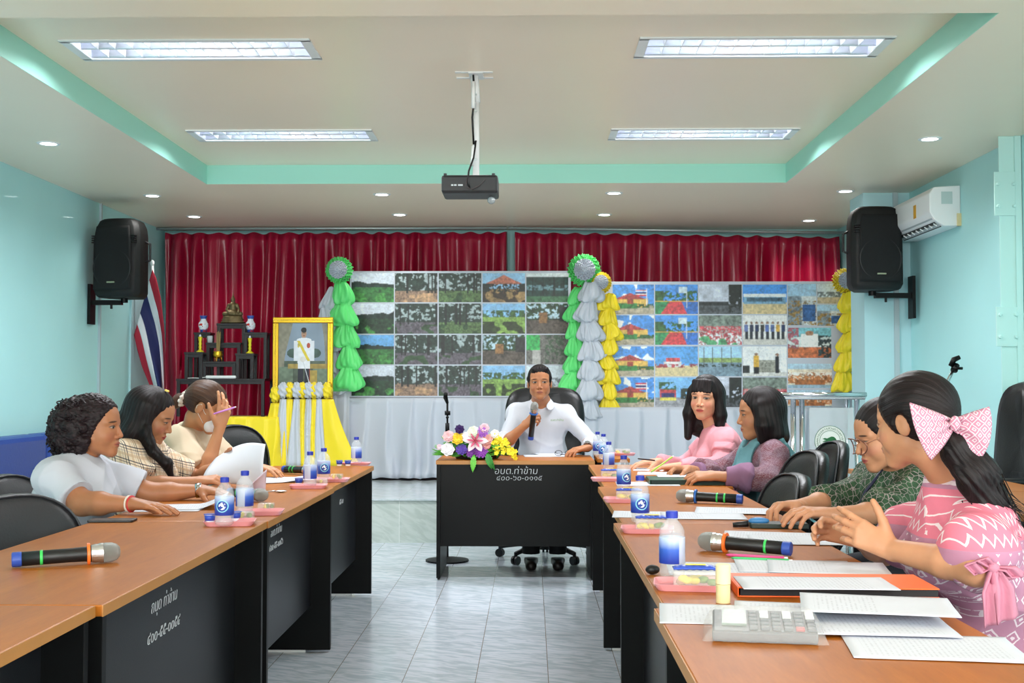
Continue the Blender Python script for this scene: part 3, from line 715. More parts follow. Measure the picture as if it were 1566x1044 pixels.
def rosette(t, c, r, m1, m2, seed=0):
    def ruffle(R0, R1, yoff, n, m, name, petals):
        def f(u, v):
            a = 2*math.pi*u; rr = R0+(R1-R0)*v; wv = (math.sin(a*petals+v*2)*.05+.04*math.sin(a*petals*2.3+yoff*90))*v*rr; wz = (math.sin(a*petals*1.0+1.3+v)*.24+.1*math.sin(a*5+yoff*50))*rr*v
            return (c[0]+(rr+wv)*math.cos(a), c[1]-yoff+.5*R1*math.sin(3.1*v)*.5+wz*.6, c[2]+(rr+wv)*math.sin(a))
        o = MB().grid(f, petals*8, 8).build(name, m, t, smooth=True, fix=False); solid(o, .004)
    [ruffle(r*.35, r*(1-.09*k), .015+.018*k, 0, m1, 'ruffle', 23-3*k) for k in range(4)]
    for k, rr in enumerate((.66, .54, .42, .30, .2)): ruffle(0.005, r*rr, .085+.013*k, 0, m2, 'ruffle_centre', 17-k*2)
def wp(px, py, Y): p = aty(px, py, Y); return (p.x, p.y, p.z)
YD = 11.0
def drape(label, cx, cy, r, m1, m2, tails):
    base = aty(cx, cy, YD); t = thing('drapery_column', label, 'drapery', (0, 0, 0))
    rosette(t, (base.x, YD-.04, base.z), r, m1, m2)
    for nm, m, pts, rr, sd in tails: puffs(t, nm, m, [wp(x, y, YD+dy) for x, y, dy in pts], rr, sd)
    return t
drape('green and white gathered drapery column topped by a rosette, left of the left photo board', 520, 414, .125, M_green, M_silver, [
    ('green_tail', M_green, [(523,432,0),(526,476,0),(532,515,0),(535,558,0),(530,597,0)], .125, 3),
    ('white_tail', M_silver, [(510,440,.05),(500,470,.03),(506,515,.04),(510,560,.04),(512,602,.04)], .098, 5)])
skirt('white_cloth_panel', [(-1.98, 11.25), (-1.98, 11.05), (-1.70, 11.02)], ZST+.01, 1.2, .03, M_silver, 'white satin cloth hanging below the green drapery column on the left', 'cloth', per=.09, flare=.03, seed=12)
drape('green and white gathered drapery column topped by a rosette, between the two photo boards', 893, 414, .15, M_green, M_silver, [
    ('green_tail', M_green, [(888,440,.04),(878,478,.04),(880,520,.04),(880,560,.04),(876,600,.04),(880,622,.04)], .105, 7),
    ('white_tail', M_silver, [(905,432,-.06),(898,480,-.06),(903,522,-.06),(902,560,-.06),(900,600,-.06),(908,640,-.06)], .110, 8)])
drape('yellow and white gathered drapery column with a small rosette, beside the right board\'s left edge', 918, 433, .10, M_yellow, M_silver, [
    ('yellow_tail', M_yellow, [(930,450,0),(931,480,0),(932,510,0),(924,545,0),(932,568,0),(930,600,0),(930,632,0)], .098, 9)])
drape('yellow and white gathered drapery column with a rosette at the right end of the boards', 1290, 430, .115, M_yellow, M_silver, [
    ('yellow_tail', M_yellow, [(1298,448,-.06),(1301,478,-.06),(1300,505,-.06),(1290,560,-.06),(1284,598,-.06)], .105, 10),
    ('white_tail', M_silver, [(1308,452,-.02),(1314,478,-.02),(1312,520,-.02),(1313,560,-.02),(1311,598,-.02)], .098, 11)])
# ------------------------------------------------------------------ implicit-surface modelling for people
def V(*a): return np.array(a, float)
def nrm(v): v = np.asarray(v, float); return v/(np.linalg.norm(v)+1e-12)
def axis(lo, hi, h0, bands=()):
    out = [lo]; 
    while out[-1] < hi:
        p = out[-1]; h = h0
        for a, b_, hb in bands:
            if a-h0 <= p <= b_: h = min(h, hb)
        out.append(p+h)
    return np.array(out)
class Field:
    def __init__(s, xs, ys, zs):
        s.ax = (xs, ys, zs); s.F = np.full((len(xs), len(ys), len(zs)), .3, np.float32)
    def win(s, lo, hi):
        sl = []
        for a, l, h in zip(s.ax, lo, hi):
            i0 = np.searchsorted(a, l); i1 = np.searchsorted(a, h)
            if i1-i0 < 1: return None, None
            sl.append(slice(max(0, i0-1), i1+1))
        P = [a[q].astype(np.float32) for a, q in zip(s.ax, sl)]
        return tuple(sl), (P[0][:,None,None], P[1][None,:,None], P[2][None,None,:])
    def comb(s, sl, d, k, op):
        F = s.F[sl]
        if op == 'add':
            if k > 0: h = np.clip(.5+.5*(d-F)/k, 0, 1); s.F[sl] = d*(1-h)+F*h-k*h*(1-h)
            else: s.F[sl] = np.minimum(F, d)
        else:
            d = -d
            if k > 0: h = np.clip(.5-.5*(d-F)/k, 0, 1); s.F[sl] = d*(1-h)+F*h+k*h*(1-h)
            else: s.F[sl] = np.maximum(F, d)
    def cone(s, a, b, ra, rb, k=.02, op='add', cut=False, cuta=False, flat=None, off=0):
        a = np.asarray(a, float); b = np.asarray(b, float); ra += off; rb += off
        m = max(ra, rb)+k+.012
        sl, P = s.win(np.minimum(a, b)-m, np.maximum(a, b)+m)
        if sl is None: return s
        ab = b-a; L2 = float(ab@ab)+1e-12
        q = [P[i]-a[i] for i in range(3)]
        tt = (q[0]*ab[0]+q[1]*ab[1]+q[2]*ab[2])/L2; t = np.clip(tt, 0, 1)
        e = [q[i]-t*ab[i] for i in range(3)]
        if flat is not None:
            n, fc = flat; n = nrm(n); dn = e[0]*n[0]+e[1]*n[1]+e[2]*n[2]; d2 = e[0]**2+e[1]**2+e[2]**2+dn**2*(1/fc**2-1)
        else: d2 = e[0]**2+e[1]**2+e[2]**2
        d = np.sqrt(d2)-(ra+(rb-ra)*t)
        L = L2**.5
        if cut: d = np.maximum(d, (tt-1)*L)
        if cuta: d = np.maximum(d, -tt*L)
        s.comb(sl, d.astype(np.float32), k, op); return s
    def chain(s, pts, rs, k=.01, **kw):
        for i in range(len(pts)-1): s.cone(pts[i], pts[i+1], rs[i], rs[i+1], k, **kw)
        return s
    def ell(s, c, r, Rm=None, k=.02, op='add', off=0):
        c = np.asarray(c, float); r = np.asarray(r, float)+off; m = r.max()+k+.012
        sl, P = s.win(c-m, c+m)
        if sl is None: return s
        q = [P[i]-c[i] for i in range(3)]
        if Rm is not None: q = [Rm[0,i]*q[0]+Rm[1,i]*q[1]+Rm[2,i]*q[2] for i in range(3)]
        k0 = np.sqrt((q[0]/r[0])**2+(q[1]/r[1])**2+(q[2]/r[2])**2); k1 = np.sqrt((q[0]/r[0]**2)**2+(q[1]/r[1]**2)**2+(q[2]/r[2]**2)**2)
        d = k0*(k0-1)/(k1+1e-9); s.comb(sl, d.astype(np.float32), k, op); return s
    def plane(s, p, n, k=.0, lo=None, hi=None):
        """keep the side opposite to n"""
        lo = [a[0] for a in s.ax] if lo is None else lo; hi = [a[-1] for a in s.ax] if hi is None else hi
        sl, P = s.win(lo, hi); n = nrm(n); d = (P[0]-p[0])*n[0]+(P[1]-p[1])*n[1]+(P[2]-p[2])*n[2]
        s.comb(sl, -d.astype(np.float32)+0*s.F[sl], k, 'sub'); return s
    def mesh(s):
        F = s.F; F[0] = F[-1] = .1; F[:,0] = F[:,-1] = .1; F[:,:,0] = F[:,:,-1] = .1
        ins = F < 0; nx, ny, nz_ = F.shape
        cnt = np.zeros((nx-1, ny-1, nz_-1), np.int8)
        for i in (0,1):
            for j in (0,1):
                for k in (0,1): cnt += ins[i:nx-1+i, j:ny-1+j, k:nz_-1+k]
        act = (cnt > 0)&(cnt < 8); idx = np.argwhere(act); vid = np.full(act.shape, -1, np.int32); vid[act] = np.arange(len(idx))
        I, J, K = idx.T; acc = np.zeros((len(idx), 3)); n = np.zeros(len(idx))
        cor = {(i,j,k): F[I+i, J+j, K+k] for i in (0,1) for j in (0,1) for k in (0,1)}
        for ax in range(3):
            for o in ((0,0),(0,1),(1,0),(1,1)):
                a = list(o); a.insert(ax, 0); b = list(o); b.insert(ax, 1); fa, fb = cor[tuple(a)], cor[tuple(b)]
                m = (fa < 0) != (fb < 0); t = fa[m]/(fa[m]-fb[m]); p = np.tile(np.array(a, float), (m.sum(), 1)); p[:,ax] = t
                acc[m] += p; n[m] += 1
        acc /= n[:,None]; pos = idx+acc
        v = np.stack([np.interp(pos[:,i], np.arange(len(s.ax[i])), s.ax[i]) for i in range(3)], 1)
        fs = []
        for ax in range(3):
            sh = [slice(1, -1)]*3; sh[ax] = slice(0, -1); sh2 = list(sh); sh2[ax] = slice(1, None)
            A, B = ins[tuple(sh)], ins[tuple(sh2)]; off = [1,1,1]; off[ax] = 0
            for sgn in (0, 1):
                w_ = np.argwhere((A & ~B) if sgn == 0 else (~A & B))+np.array(off)
                if not len(w_): continue
                u, t = [(1,2),(2,0),(0,1)][ax]; eu = np.eye(3, dtype=int)[u]; et = np.eye(3, dtype=int)[t]
                q = [w_-eu-et, w_-et, w_, w_-eu]; q = [vid[tuple(x.T)] for x in q]
                f = np.stack(q if sgn == 0 else q[::-1], 1); fs.append(f)
        f = np.vstack(fs); f = f[(f >= 0).all(1)]
        return v, f
def vnormals(v, f):
    n = np.cross(v[f[:,2]]-v[f[:,0]], v[f[:,3]]-v[f[:,1]]); out = np.zeros_like(v)
    for i in range(4): np.add.at(out, f[:,i], n)
    return out/(np.linalg.norm(out, axis=1)[:,None]+1e-12)
def smooth_v(v, f, it=1, lam=.5):
    for _ in range(it):
        acc = np.zeros_like(v); c = np.zeros(len(v))
        for i in range(4):
            a, b = f[:,i], f[:,(i+1)%4]; np.add.at(acc, a, v[b]); np.add.at(acc, b, v[a]); np.add.at(c, a, 1); np.add.at(c, b, 1)
        v = v+(acc/c[:,None]-v)*lam
    return v
def npmesh(name, v, f, m, parent, vec=None, label=None):
    me = bpy.data.meshes.new(name); me.vertices.add(len(v)); me.vertices.foreach_set('co', v.astype(np.float32).ravel())
    me.loops.add(f.size); me.loops.foreach_set('vertex_index', f.astype(np.int32).ravel()); me.polygons.add(len(f))
    me.polygons.foreach_set('loop_start', np.arange(0, f.size, 4, dtype=np.int32)); me.update(calc_edges=True); me.validate()
    for key, arr in (vec or {}).items():
        a = me.attributes.new(key, 'FLOAT_VECTOR', 'POINT'); a.data.foreach_set('vector', arr.astype(np.float32).ravel())
    o = link_mesh(name, me, m, parent, smooth=True); 
    if label: o['label'] = label
    return o

# ------------------------------------------------------------------ skin and hair materials (features sit in the head's own coordinates)
def skin_mat(name, col, lip, brow='#1c1513', gaze=0.0, open_=1.0, lipw=.023, glow=0):
    m = mat(name, col, .46, bump=.05, bscale=500, spec=.4); g = G(m)
    a = g.new('ShaderNodeAttribute'); a.attribute_name = 'HL'; s = g.new('ShaderNodeSeparateXYZ'); g.link(a.outputs['Vector'], s.inputs[0])
    x, y, z = s.outputs; ay = g.math('ABSOLUTE', y)
    def E(u, cu, ru, v, cv, rv):
        p = g.math('POWER', g.math('ABSOLUTE', g.math('DIVIDE', g.math('SUBTRACT', u, cu), ru)), 2.0); q = g.math('POWER', g.math('ABSOLUTE', g.math('DIVIDE', g.math('SUBTRACT', v, cv), rv)), 2.0)
        return g.math('ADD', p, q)
    front = g.math('GREATER_THAN', x, .045)
    def soft(e, sharp=4.0): 
        n = g.math('MULTIPLY', g.math('SUBTRACT', 1.0, e), sharp); n = g.math('MINIMUM', g.math('MAXIMUM', n, 0.0), 1.0); return g.math('MULTIPLY', n, front)
    tc = g.new('ShaderNodeTexCoord'); no = g.noise(tc.outputs['Object'], 22, 3)
    c0 = lin(col)
    base = g.mix(no, tuple(q*.88 for q in c0[:3])+(1,), tuple(min(1, q*1.1) for q in c0[:3])+(1,))
    # cheeks and nose slightly redder, lips, brows, lids, eyes
    base = g.mix(g.math('MULTIPLY', soft(E(ay, .04, .028, z, -.035, .022), 1.2), .30), base, lin(lip))
    lp = soft(E(y, 0, lipw, z, -.066, .0098), 3.0); base = g.mix(g.math('MULTIPLY', lp, .85), base, lin(lip))
    ml = soft(E(y, 0, lipw*.96, z, -.0665, .0016), 2.0); base = g.mix(g.math('MULTIPLY', ml, .85), base, lin('#3a1714'))
    nt_ = soft(E(ay, .0085, .0045, z, -.0455, .0028), 2.0); base = g.mix(g.math('MULTIPLY', nt_, .8), base, lin('#2a1410'))
    zb = g.math('SUBTRACT', z, g.math('MULTIPLY', g.math('SUBTRACT', ay, .03), -.10))
    bw = soft(E(ay, .034, .021, zb, .0205, .0042), 1.6); base = g.mix(g.math('MULTIPLY', bw, .85), base, lin(brow))
    rim = soft(E(ay, .0315, .0175, z, .0012, .0078*open_+.0012), 2.5); base = g.mix(g.math('MULTIPLY', rim, .85), base, lin('#2a1a16'))
    wh = soft(E(ay, .0315, .0145, z, -.0008, .0056*open_), 4.0); base = g.mix(wh, base, lin('#9c918a'))
    ir = g.math('MULTIPLY', soft(E(ay if not gaze else g.math('ADD', y, 0), .0315, .0072, z, -.0003, .0072), 5.0), wh)
    if gaze:
        e1 = soft(E(y, .0315+gaze, .0072, z, -.0003, .0064), 5.0); e2 = soft(E(y, -.0315+gaze, .0072, z, -.0003, .0064), 5.0)
        ir = g.math('MULTIPLY', g.math('MAXIMUM', e1, e2), wh)
    base = g.mix(ir, base, lin('#1a0f0b')); g.base(base)
    g.b.inputs['Subsurface Weight'].default_value = .12; g.b.inputs['Subsurface Radius'].default_value = (.01, .004, .002); g.b.inputs['Subsurface Scale'].default_value = 1.0
    return m
def hair_mat(name, c1, c2, mode='down', rough=.38, n=60.0):
    m = mat(name, c1, rough, spec=.22); g = G(m)
    a = g.new('ShaderNodeAttribute'); a.attribute_name = 'HL'; s = g.new('ShaderNodeSeparateXYZ'); g.link(a.outputs['Vector'], s.inputs[0])
    x, y, z = s.outputs
    if mode == 'down': ang = g.math('ARCTAN2', y, g.math('ADD', x, .02)); al = z
    elif mode == 'back': ang = g.math('ARCTAN2', y, g.math('ADD', z, .02)); al = x
    else: ang = g.math('MULTIPLY', x, 60); al = g.math('MULTIPLY', z, 40)
    cv = g.new('ShaderNodeCombineXYZ'); g.link(g.math('MULTIPLY', ang, n), cv.inputs[0]); g.link(g.math('MULTIPLY', al, 9.0), cv.inputs[1])
    if mode not in ('down', 'back'): g.link(g.math('MULTIPLY', y, 60), cv.inputs[2])
    f = g.noise(cv.outputs[0], 1.0, 3, .4)
    r = g.new('ShaderNodeValToRGB'); g.link(f, r.inputs[0]); r.color_ramp.elements[0].position = .35; r.color_ramp.elements[1].position = .72
    r.color_ramp.elements[0].color = lin(c1); r.color_ramp.elements[1].color = lin(c2); g.base(r.outputs[0])
    bp = g.new('ShaderNodeBump'); bp.inputs['Strength'].default_value = .45; bp.inputs['Distance'].default_value = .003
    g.link(f, bp.inputs['Height']); g.link(bp.outputs[0], g.b.inputs['Normal'])
    return m

def frame(fwd, up):
    """rotation whose columns are forward, left, up"""
    f = nrm(fwd); u = np.asarray(up, float); l = nrm(np.cross(u, f)); u = np.cross(f, l); return np.stack([f, l, u], 1)
def head_frame(yaw, pitch, roll=0):
    """yaw: heading in the xy plane (radians), pitch: positive looks down"""
    f = V(math.cos(yaw)*math.cos(pitch), math.sin(yaw)*math.cos(pitch), -math.sin(pitch))
    l0 = V(-math.sin(yaw), math.cos(yaw), 0); u0 = np.cross(f, l0); l = l0*math.cos(roll)+u0*math.sin(roll); u = np.cross(f, l)
    return np.stack([f, l, u], 1)
def add_head(S, c, Rm, s=1.0, female=True, fat=0.0):
    P = lambda *p: c+Rm@(np.array(p)*s)
    def el(p, r, k=.02, op='add', rot=None): S.ell(P(*p), np.array(r)*s, Rm if rot is None else Rm@rot, k*s, op)
    def co(a, b, ra, rb, k=.02, op='add'): S.cone(P(*a), P(*b), ra*s, rb*s, k*s, op)
    el((-.015,0,.025), (.092,.073,.086), .01); el((.022,0,-.025), (.062,.058+fat,.076), .03); el((.030,0,.040), (.052,.060,.052), .02)
    j = .019 if female else .020
    for q in (-1, 1):
        co((.002,q*(.043+fat),-.056), (.060,q*.010,-.096), j, j-.003, .028)
        el((.050,q*(.034+fat*.6),-.038), (.026,.025,.028), .02)
        co((.076,q*.012,.019), (.062,q*.047,.017), .010, .009, .012)
    el((.066,0,-.097), (.016,.019,.014), .014); el((.070,0,-.064), (.018,.027,.024), .015)
    for q in (-1, 1): el((.098,q*.0315,.001), (.018,.019,.0115), .010, 'sub')
    for q in (-1, 1): el((.0685,q*.031,.0), (.0145,.0155,.0115), .005)
    co((.082,0,.004), (.0985,0,-.033), .0065, .0095, .008)
    for q in (-1, 1): el((.088,q*.0125,-.0385), (.0095,.0075,.0075), .005)
    el((.0855,0,-.0615), (.008,.021,.0055), .004); el((.0845,0,-.0715), (.008,.018,.0062), .004)
    for q in (-1, 1):
        el((-.010,q*.0755,-.010), (.019,.008,.030), .004, rot=np.array(Euler((0, R(10), 0)).to_matrix())); el((-.002,q*.086,-.006), (.009,.006,.015), .003, 'sub')
def add_hand(S, W, D, N, right, s=1.0, curl=((.25,.35,.25),)*4, thumb=(.3,.2), spread=.10, thick=1.0):
    D = nrm(D); N = np.asarray(N, float); N = nrm(N-D*(N@D)); T = np.cross(D, N) if right else np.cross(N, D)
    offs = (.027, .009, -.009, -.026); dist = (.086, .090, .086, .078); LEN = ((.041,.025,.021),(.045,.028,.022),(.041,.026,.021),(.032,.020,.018))
    tips = []
    S.cone(W-D*.01*s, W+D*.03*s, .026*s, .026*s, .012, flat=(N, .70))
    for i in range(4):
        kn = W+(D*dist[i]+T*offs[i]-N*(.002 if i in (1,2) else 0))*s
        S.cone(W+(D*.02+T*offs[i]*.55)*s, kn, .0145*s*thick, .0115*s*thick, .011)
        d = nrm(D+T*(offs[i]/.027)*spread); p = kn; a = 0; rr = (.0098,.0090,.0082,.0070)
        if i == 3: rr = (.0086,.0078,.0072,.0062)
        for j, L in enumerate(LEN[i]):
            a += curl[i if len(curl) > 1 else 0][j]; q = p+(d*math.cos(a)+N*math.sin(a))*L*s
            S.cone(p, q, rr[j]*s, rr[j+1]*s, .0035); p = q
        tips.append(p)
    b = W+(D*.022+T*.022+N*.004)*s; d1 = nrm(D*.75+T*(.75-thumb[0]*.5)+N*(.2+thumb[0]*.8)); p1 = b+d1*.042*s
    d2 = nrm(d1+D*.35+N*thumb[1]-T*thumb[1]*.5); p2 = p1+d2*.032*s; d3 = nrm(d2+D*.15+N*thumb[1]*.6-T*thumb[1]*.4); p3 = p2+d3*.024*s
    S.cone(b-D*.005, p1, .0165*s, .0125*s, .012); S.cone(p1, p2, .0115*s, .0102*s, .004); S.cone(p2, p3, .0102*s, .0078*s, .003)
    return T, tips, p3
def ik(sh, wr, l1, l2, pole):
    d = wr-sh; L = np.linalg.norm(d); 
    k = 1.0 if L < (l1+l2)*.995 else L/((l1+l2)*.995); l1 *= k; l2 *= k
    u = d/L; a = (l1*l1-l2*l2+L*L)/(2*L); h = math.sqrt(max(l1*l1-a*a, 0)); p = np.asarray(pole, float); p = nrm(p-u*(p@u)); return sh+u*a+p*h

def wrinkle(v, n, amp, sc_=1.0, seed=0, zdir=(0,0,1)):
    r = np.random.default_rng(seed); d = np.zeros(len(v))
    for k in range(6):
        w_ = r.normal(size=3)*V(1,1,.7); w_ = nrm(w_)*r.uniform(16, 34)*sc_; w2 = nrm(r.normal(size=3))*r.uniform(8, 20)*sc_; mk = .5+.5*np.sin(v@(nrm(r.normal(size=3))*r.uniform(8, 16))+r.uniform(0, 6))
        d += (1-np.abs(np.sin(.5*(v@w_+1.8*np.sin(v@w2+r.uniform(0, 6))+r.uniform(0, 6)))))**2.5*mk
    return v+n*(3.6*amp*(d-.6))[:,None]

class Person:
    def __init__(s, label, pelvis, yaw, chest, headc, hyaw, hpitch, hroll=0, hs=1.0, hres=.0032, sw=.165, bd=(1.0, 1.0), female=True, fat=0, upper=.27, fore=.245, hand=1.0, neck=None, shz=(0, 0)):
        s.t = thing('person', label, 'person', (pelvis[0], pelvis[1], 0), 0)
        s.o = V(pelvis[0], pelvis[1], 0); s.yaw = yaw; s.f = V(math.cos(yaw), math.sin(yaw), 0); s.l = V(-s.f[1], s.f[0], 0)
        s.pel = V(pelvis[0], pelvis[1], .56); s.ch = V(*chest); s.hc = V(*headc); s.HR = head_frame(hyaw, hpitch, hroll); s.hs = hs; s.hres = hres
        s.sw = sw; s.bd = bd; s.female = female; s.fat = fat; s.ul, s.fl, s.hsz = upper, fore, hand
        top = s.ch+V(0, 0, .115); s.nb = top+s.f*.0+V(0,0,.02) if neck is None else V(*neck)
        s.sh = {'L': top+s.l*sw+V(0,0,-.042+shz[0]), 'R': top-s.l*sw+V(0,0,-.042+shz[1])}
        s.nr = .048 if female else .056; s.hands = {}; s.el = {}
    def torso(s, S, off=0, k=.05, low=True):
        ax = nrm(s.ch-s.pel); Rm = frame(s.f-ax*(s.f@ax), ax); d, w_ = s.bd; mid = s.pel*.5+s.ch*.5
        if low: S.ell(s.pel, (.135*d, .175*w_, .13), Rm, .02, off=off)
        S.ell(mid, (.118*d, .150*w_, .17), Rm, k, off=off); S.ell(s.ch, (.112*d, .158*w_, .155), Rm, k, off=off)
        for q in 'LR':
            S.cone(s.ch*.35+s.sh[q]*.65+V(0,0,.0), s.sh[q], .062, .052, .05, off=off); S.cone(s.nb-V(0,0,.035), s.sh[q], .045, .045, .05, off=off)
        if s.female:
            for q in (-1, 1): S.ell(s.ch+s.f*(.085*d)+s.l*q*.068-V(0,0,.035), (.055,.062,.062), Rm, .035, off=off)
    def arm(s, q, wrist, D, N, pole, curl=((.25,.35,.25),)*4, thumb=(.3,.2), elbow=None, spread=.1, fk=1.0):
        w_ = V(*wrist); e = V(*elbow) if elbow is not None else ik(s.sh[q], w_, s.ul, s.fl, V(*pole)); s.el[q] = e; s.hands[q] = (w_, V(*D), V(*N), curl, thumb, spread, fk)
        return s
    def grids(s, h0, hh, pts, pad, bands=None):
        P = np.array(pts); lo = P.min(0)-pad; hi = P.max(0)+pad; out = []
        for i in range(3): out.append(axis(lo[i], hi[i], h0, [(b_[0][i], b_[1][i], hh) for b_ in (bands or [])]))
        return Field(*out)
    def body(s, m, hh=None, arm_r=(.046,.038,.030,.0235)):
        hh = hh or s.hres; bands = [(s.hc-.125*s.hs, s.hc+.13*s.hs)]; pts = [s.pel-V(.1,.1,.05), s.pel+V(.1,.1,0), s.hc+.03, s.hc-.03, s.sh['L'], s.sh['R']]
        for q, h in s.hands.items():
            w_, D = h[0], nrm(h[1]); a, b_ = np.minimum(w_, w_+D*.17)-.045, np.maximum(w_, w_+D*.17)+.045; bands.append((a, b_)); pts += [s.el[q], w_, w_+D*.12]
        S = s.grids(.009, hh, pts, .12, bands)
        s.torso(S, off=-.006)
        hb = s.hc+s.HR@V(-.030, 0, -.075)*s.hs; S.cone(hb, s.nb, s.nr*s.hs, s.nr*1.10, .025); S.cone(s.nb, s.ch, s.nr*1.1, .07, .04)
        for q in s.hands:
            w_, D, N, curl, th, spr, fk = s.hands[q]; e = s.el[q]; a0, a1, a2, a3 = arm_r; Nn = nrm(N-nrm(D)*(N@nrm(D)))
            S.cone(s.sh[q], e, a0, a1, .03); m1 = e*.65+w_*.35
            S.cone(e, m1, a1, a1*.98, .015); S.cone(m1, w_, a1*.98, a3, .015, flat=(Nn, .88))
            S.tips = getattr(S, 'tips', {}); S.tips[q] = add_hand(S, w_, D, N, q == 'R', s.hsz, curl, th, spr)
        add_head(S, s.hc, s.HR, s.hs, s.female, s.fat)
        s.tips = getattr(S, 'tips', {})
        v, f = S.mesh(); v = smooth_v(v, f, 1, .35)
        hl = (v-s.hc)@s.HR/s.hs
        far = np.linalg.norm(hl, axis=1) > .17; hl[far] = (0, 9, 9)
        s.bo = npmesh('body', v-s.o, f, m, s.t, {'HL': hl}); return s
    def cloth(s, name, m, build, h=.0065, amp=.003, seed=1, sm=2, pts=None, pad=.13, label=None, wsc=1.0, vec=None):
        pts = pts or [s.pel, s.ch, s.nb, s.sh['L'], s.sh['R']]+list(s.el.values())
        S = s.grids(h, h, pts, pad); build(S); v, f = S.mesh(); v = smooth_v(v, f, sm, .5); n = vnormals(v, f)
        if amp: v = wrinkle(v, n, amp, wsc, seed)
        vec = {'BL': (v-s.o)@np.stack([s.f, s.l, V(0,0,1)], 1)}
        return npmesh(name, v-s.o, f, m, s.t, vec, label)
    def sleeve(s, S, q, frac=.6, r0=.062, r1=.058, k=.035, fore=0, r2=.045, flat=None):
        """frac of the upper arm covered; fore: fraction of the forearm covered"""
        e, sh, w_ = s.el[q], s.sh[q], s.hands[q][0]
        if fore <= 0: S.cone(sh, sh+(e-sh)*frac, r0, r1, k, cut=True)
        else:
            S.cone(sh, e, r0, r1, k); S.cone(e, e+(w_-e)*fore, r1*.97, r2, .02, cut=True)
    def hair(s, name, m, build, h=.0045, disp=None, pts=None, pad=.05, sm=1, label=None, parent=None):
        hl2w = lambda *p: s.hc+s.HR@(np.array(p)*s.hs)
        pts = [hl2w(*p) for p in (pts or [(-.12,-.1,-.13),(.1,.1,.13)])]; pts += [s.hc-.12*s.hs, s.hc+.13*s.hs]
        S = s.grids(h, h, pts, pad)
        class Hd: pass
        H = Hd(); H.S = S
        H.ell = lambda p, r, k=.02, op='add', rot=None: S.ell(hl2w(*p), np.array(r)*s.hs, s.HR if rot is None else s.HR@rot, k*s.hs, op)
        H.cone = lambda a, b_, ra, rb, k=.02, op='add', **kw: S.cone(hl2w(*a), hl2w(*b_), ra*s.hs, rb*s.hs, k*s.hs, op, **kw)
        H.plane = lambda p, n, k=.006, **kw: S.plane(hl2w(*p), s.HR@np.array(n, float), k, **kw)
        H.w = hl2w
        build(H); v, f = S.mesh(); v = smooth_v(v, f, sm, .5); hl = (v-s.hc)@s.HR/s.hs; n = vnormals(v, f)
        if disp is not None: v = v+n*disp(hl)[:,None]
        return npmesh(name, v-s.o, f, m, parent or s.t, {'HL': hl}, label)
    def legs(s, m, shoe, knee=.44, spread=.10, foot=.1, r=(.085,.06,.045), skin=None):
        def b(S):
            for q in (-1, 1):
                hip = s.pel+s.l*q*.09-V(0,0,.02); kn = V(s.pel[0],s.pel[1],.50)+s.f*knee+s.l*q*spread; an = kn+s.f*foot; an[2] = .09
                S.cone(hip, kn, *r[:2], .03); S.cone(kn, an, r[1], r[2], .02, cut=True)
            S.ell(s.pel-V(0,0,.01), (.13,.17,.10), None, .03)
        pts = [s.pel, s.pel+s.f*(knee+foot)]; pts = pts+[p*1 for p in pts]; pts[2] = pts[2]-V(0,0,.5); pts[3] = pts[3]-V(0,0,.47)
        S = s.grids(.013, .013, pts, .2); b(S); v, f = S.mesh(); v = smooth_v(v, f, 1); npmesh('trousers', v-s.o, f, m, s.t)
        for q in (-1, 1):
            an = V(s.pel[0],s.pel[1],0)+s.f*(knee+foot)+s.l*q*spread
            S = s.grids(.009, .009, [an, an+s.f*.18], .07); S.cone(an+V(0,0,.045), an+s.f*.14+V(0,0,.032), .043, .038, .02); S.cone(an+V(0,0,.05), an+V(0,0,.10), .042, .045, .02)
            S.plane(an+V(0,0,.004), (0,0,-1)); v, f = S.mesh(); npmesh('shoe', v-s.o, f, shoe, s.t)
# ------------------------------------------------------------------ the eight people
PI = math.pi
M_tee = mat('white_cotton', '#b9bcc6', .8, bump=.10, bscale=35)
M_beige = mat('beige_cotton', '#c9b89f', .8, bump=.10, bscale=35)
M_shirt = mat('white_shirt_cotton', '#c2c5ce', .7, bump=.12, bscale=30)
M_trk = mat('black_trousers', '#16171b', .8); M_shoe = mat('dark_shoe', '#1a1614', .4); M_brsh = mat('brown_shoe', '#8a6a52', .6)
M_jean = mat('dark_trousers', '#22252f', .85)
M_hblk = hair_mat('straight_black_hair', '#0d0a0b', '#2a2224'); M_hback = hair_mat('tied_black_hair', '#0d0a0b', '#2c2426', 'back')
M_hbrn = hair_mat('tied_brown_hair', '#2e1e17', '#5d4233', 'back'); M_hcur = hair_mat('curly_black_hair', '#0d090a', '#33262a', 'curl', .45, 1)
SK1 = skin_mat('tan_skin', '#a8704e', '#9a4f43', open_=.75); SK2 = skin_mat('warm_skin', '#b37c5a', '#a63f45', open_=.45); SK3 = skin_mat('light_tan_skin', '#bd8661', '#a85850', open_=.4)
SKM = skin_mat('male_tan_skin', '#b17753', '#9c5a4d', open_=.9, gaze=.003); SKD = skin_mat('powdered_skin', '#d49c7d', '#c04a4c', open_=.95, gaze=.003)
SKE = skin_mat('mature_tan_skin', '#b67e5b', '#a65f55', open_=.6); SKF = skin_mat('fair_tan_skin', '#c48c6a', '#b0565a', open_=.35); SKG = skin_mat('peach_skin', '#c68f6c', '#b0565a', open_=.8)
flatc = ((.12,.18,.12),)*4
def cap(H, r=(.102,.084,.096), c=(-.020,0,.028), line=.02, slope=.62, zlow=-.05, k=.006):
    """skull cap cut at the hairline"""
    H.ell(c, r, 0)
    H.plane((line, 0, -.02), (1, 0, -slope), k); H.plane((0, 0, zlow), (0, 0, -1), .02)

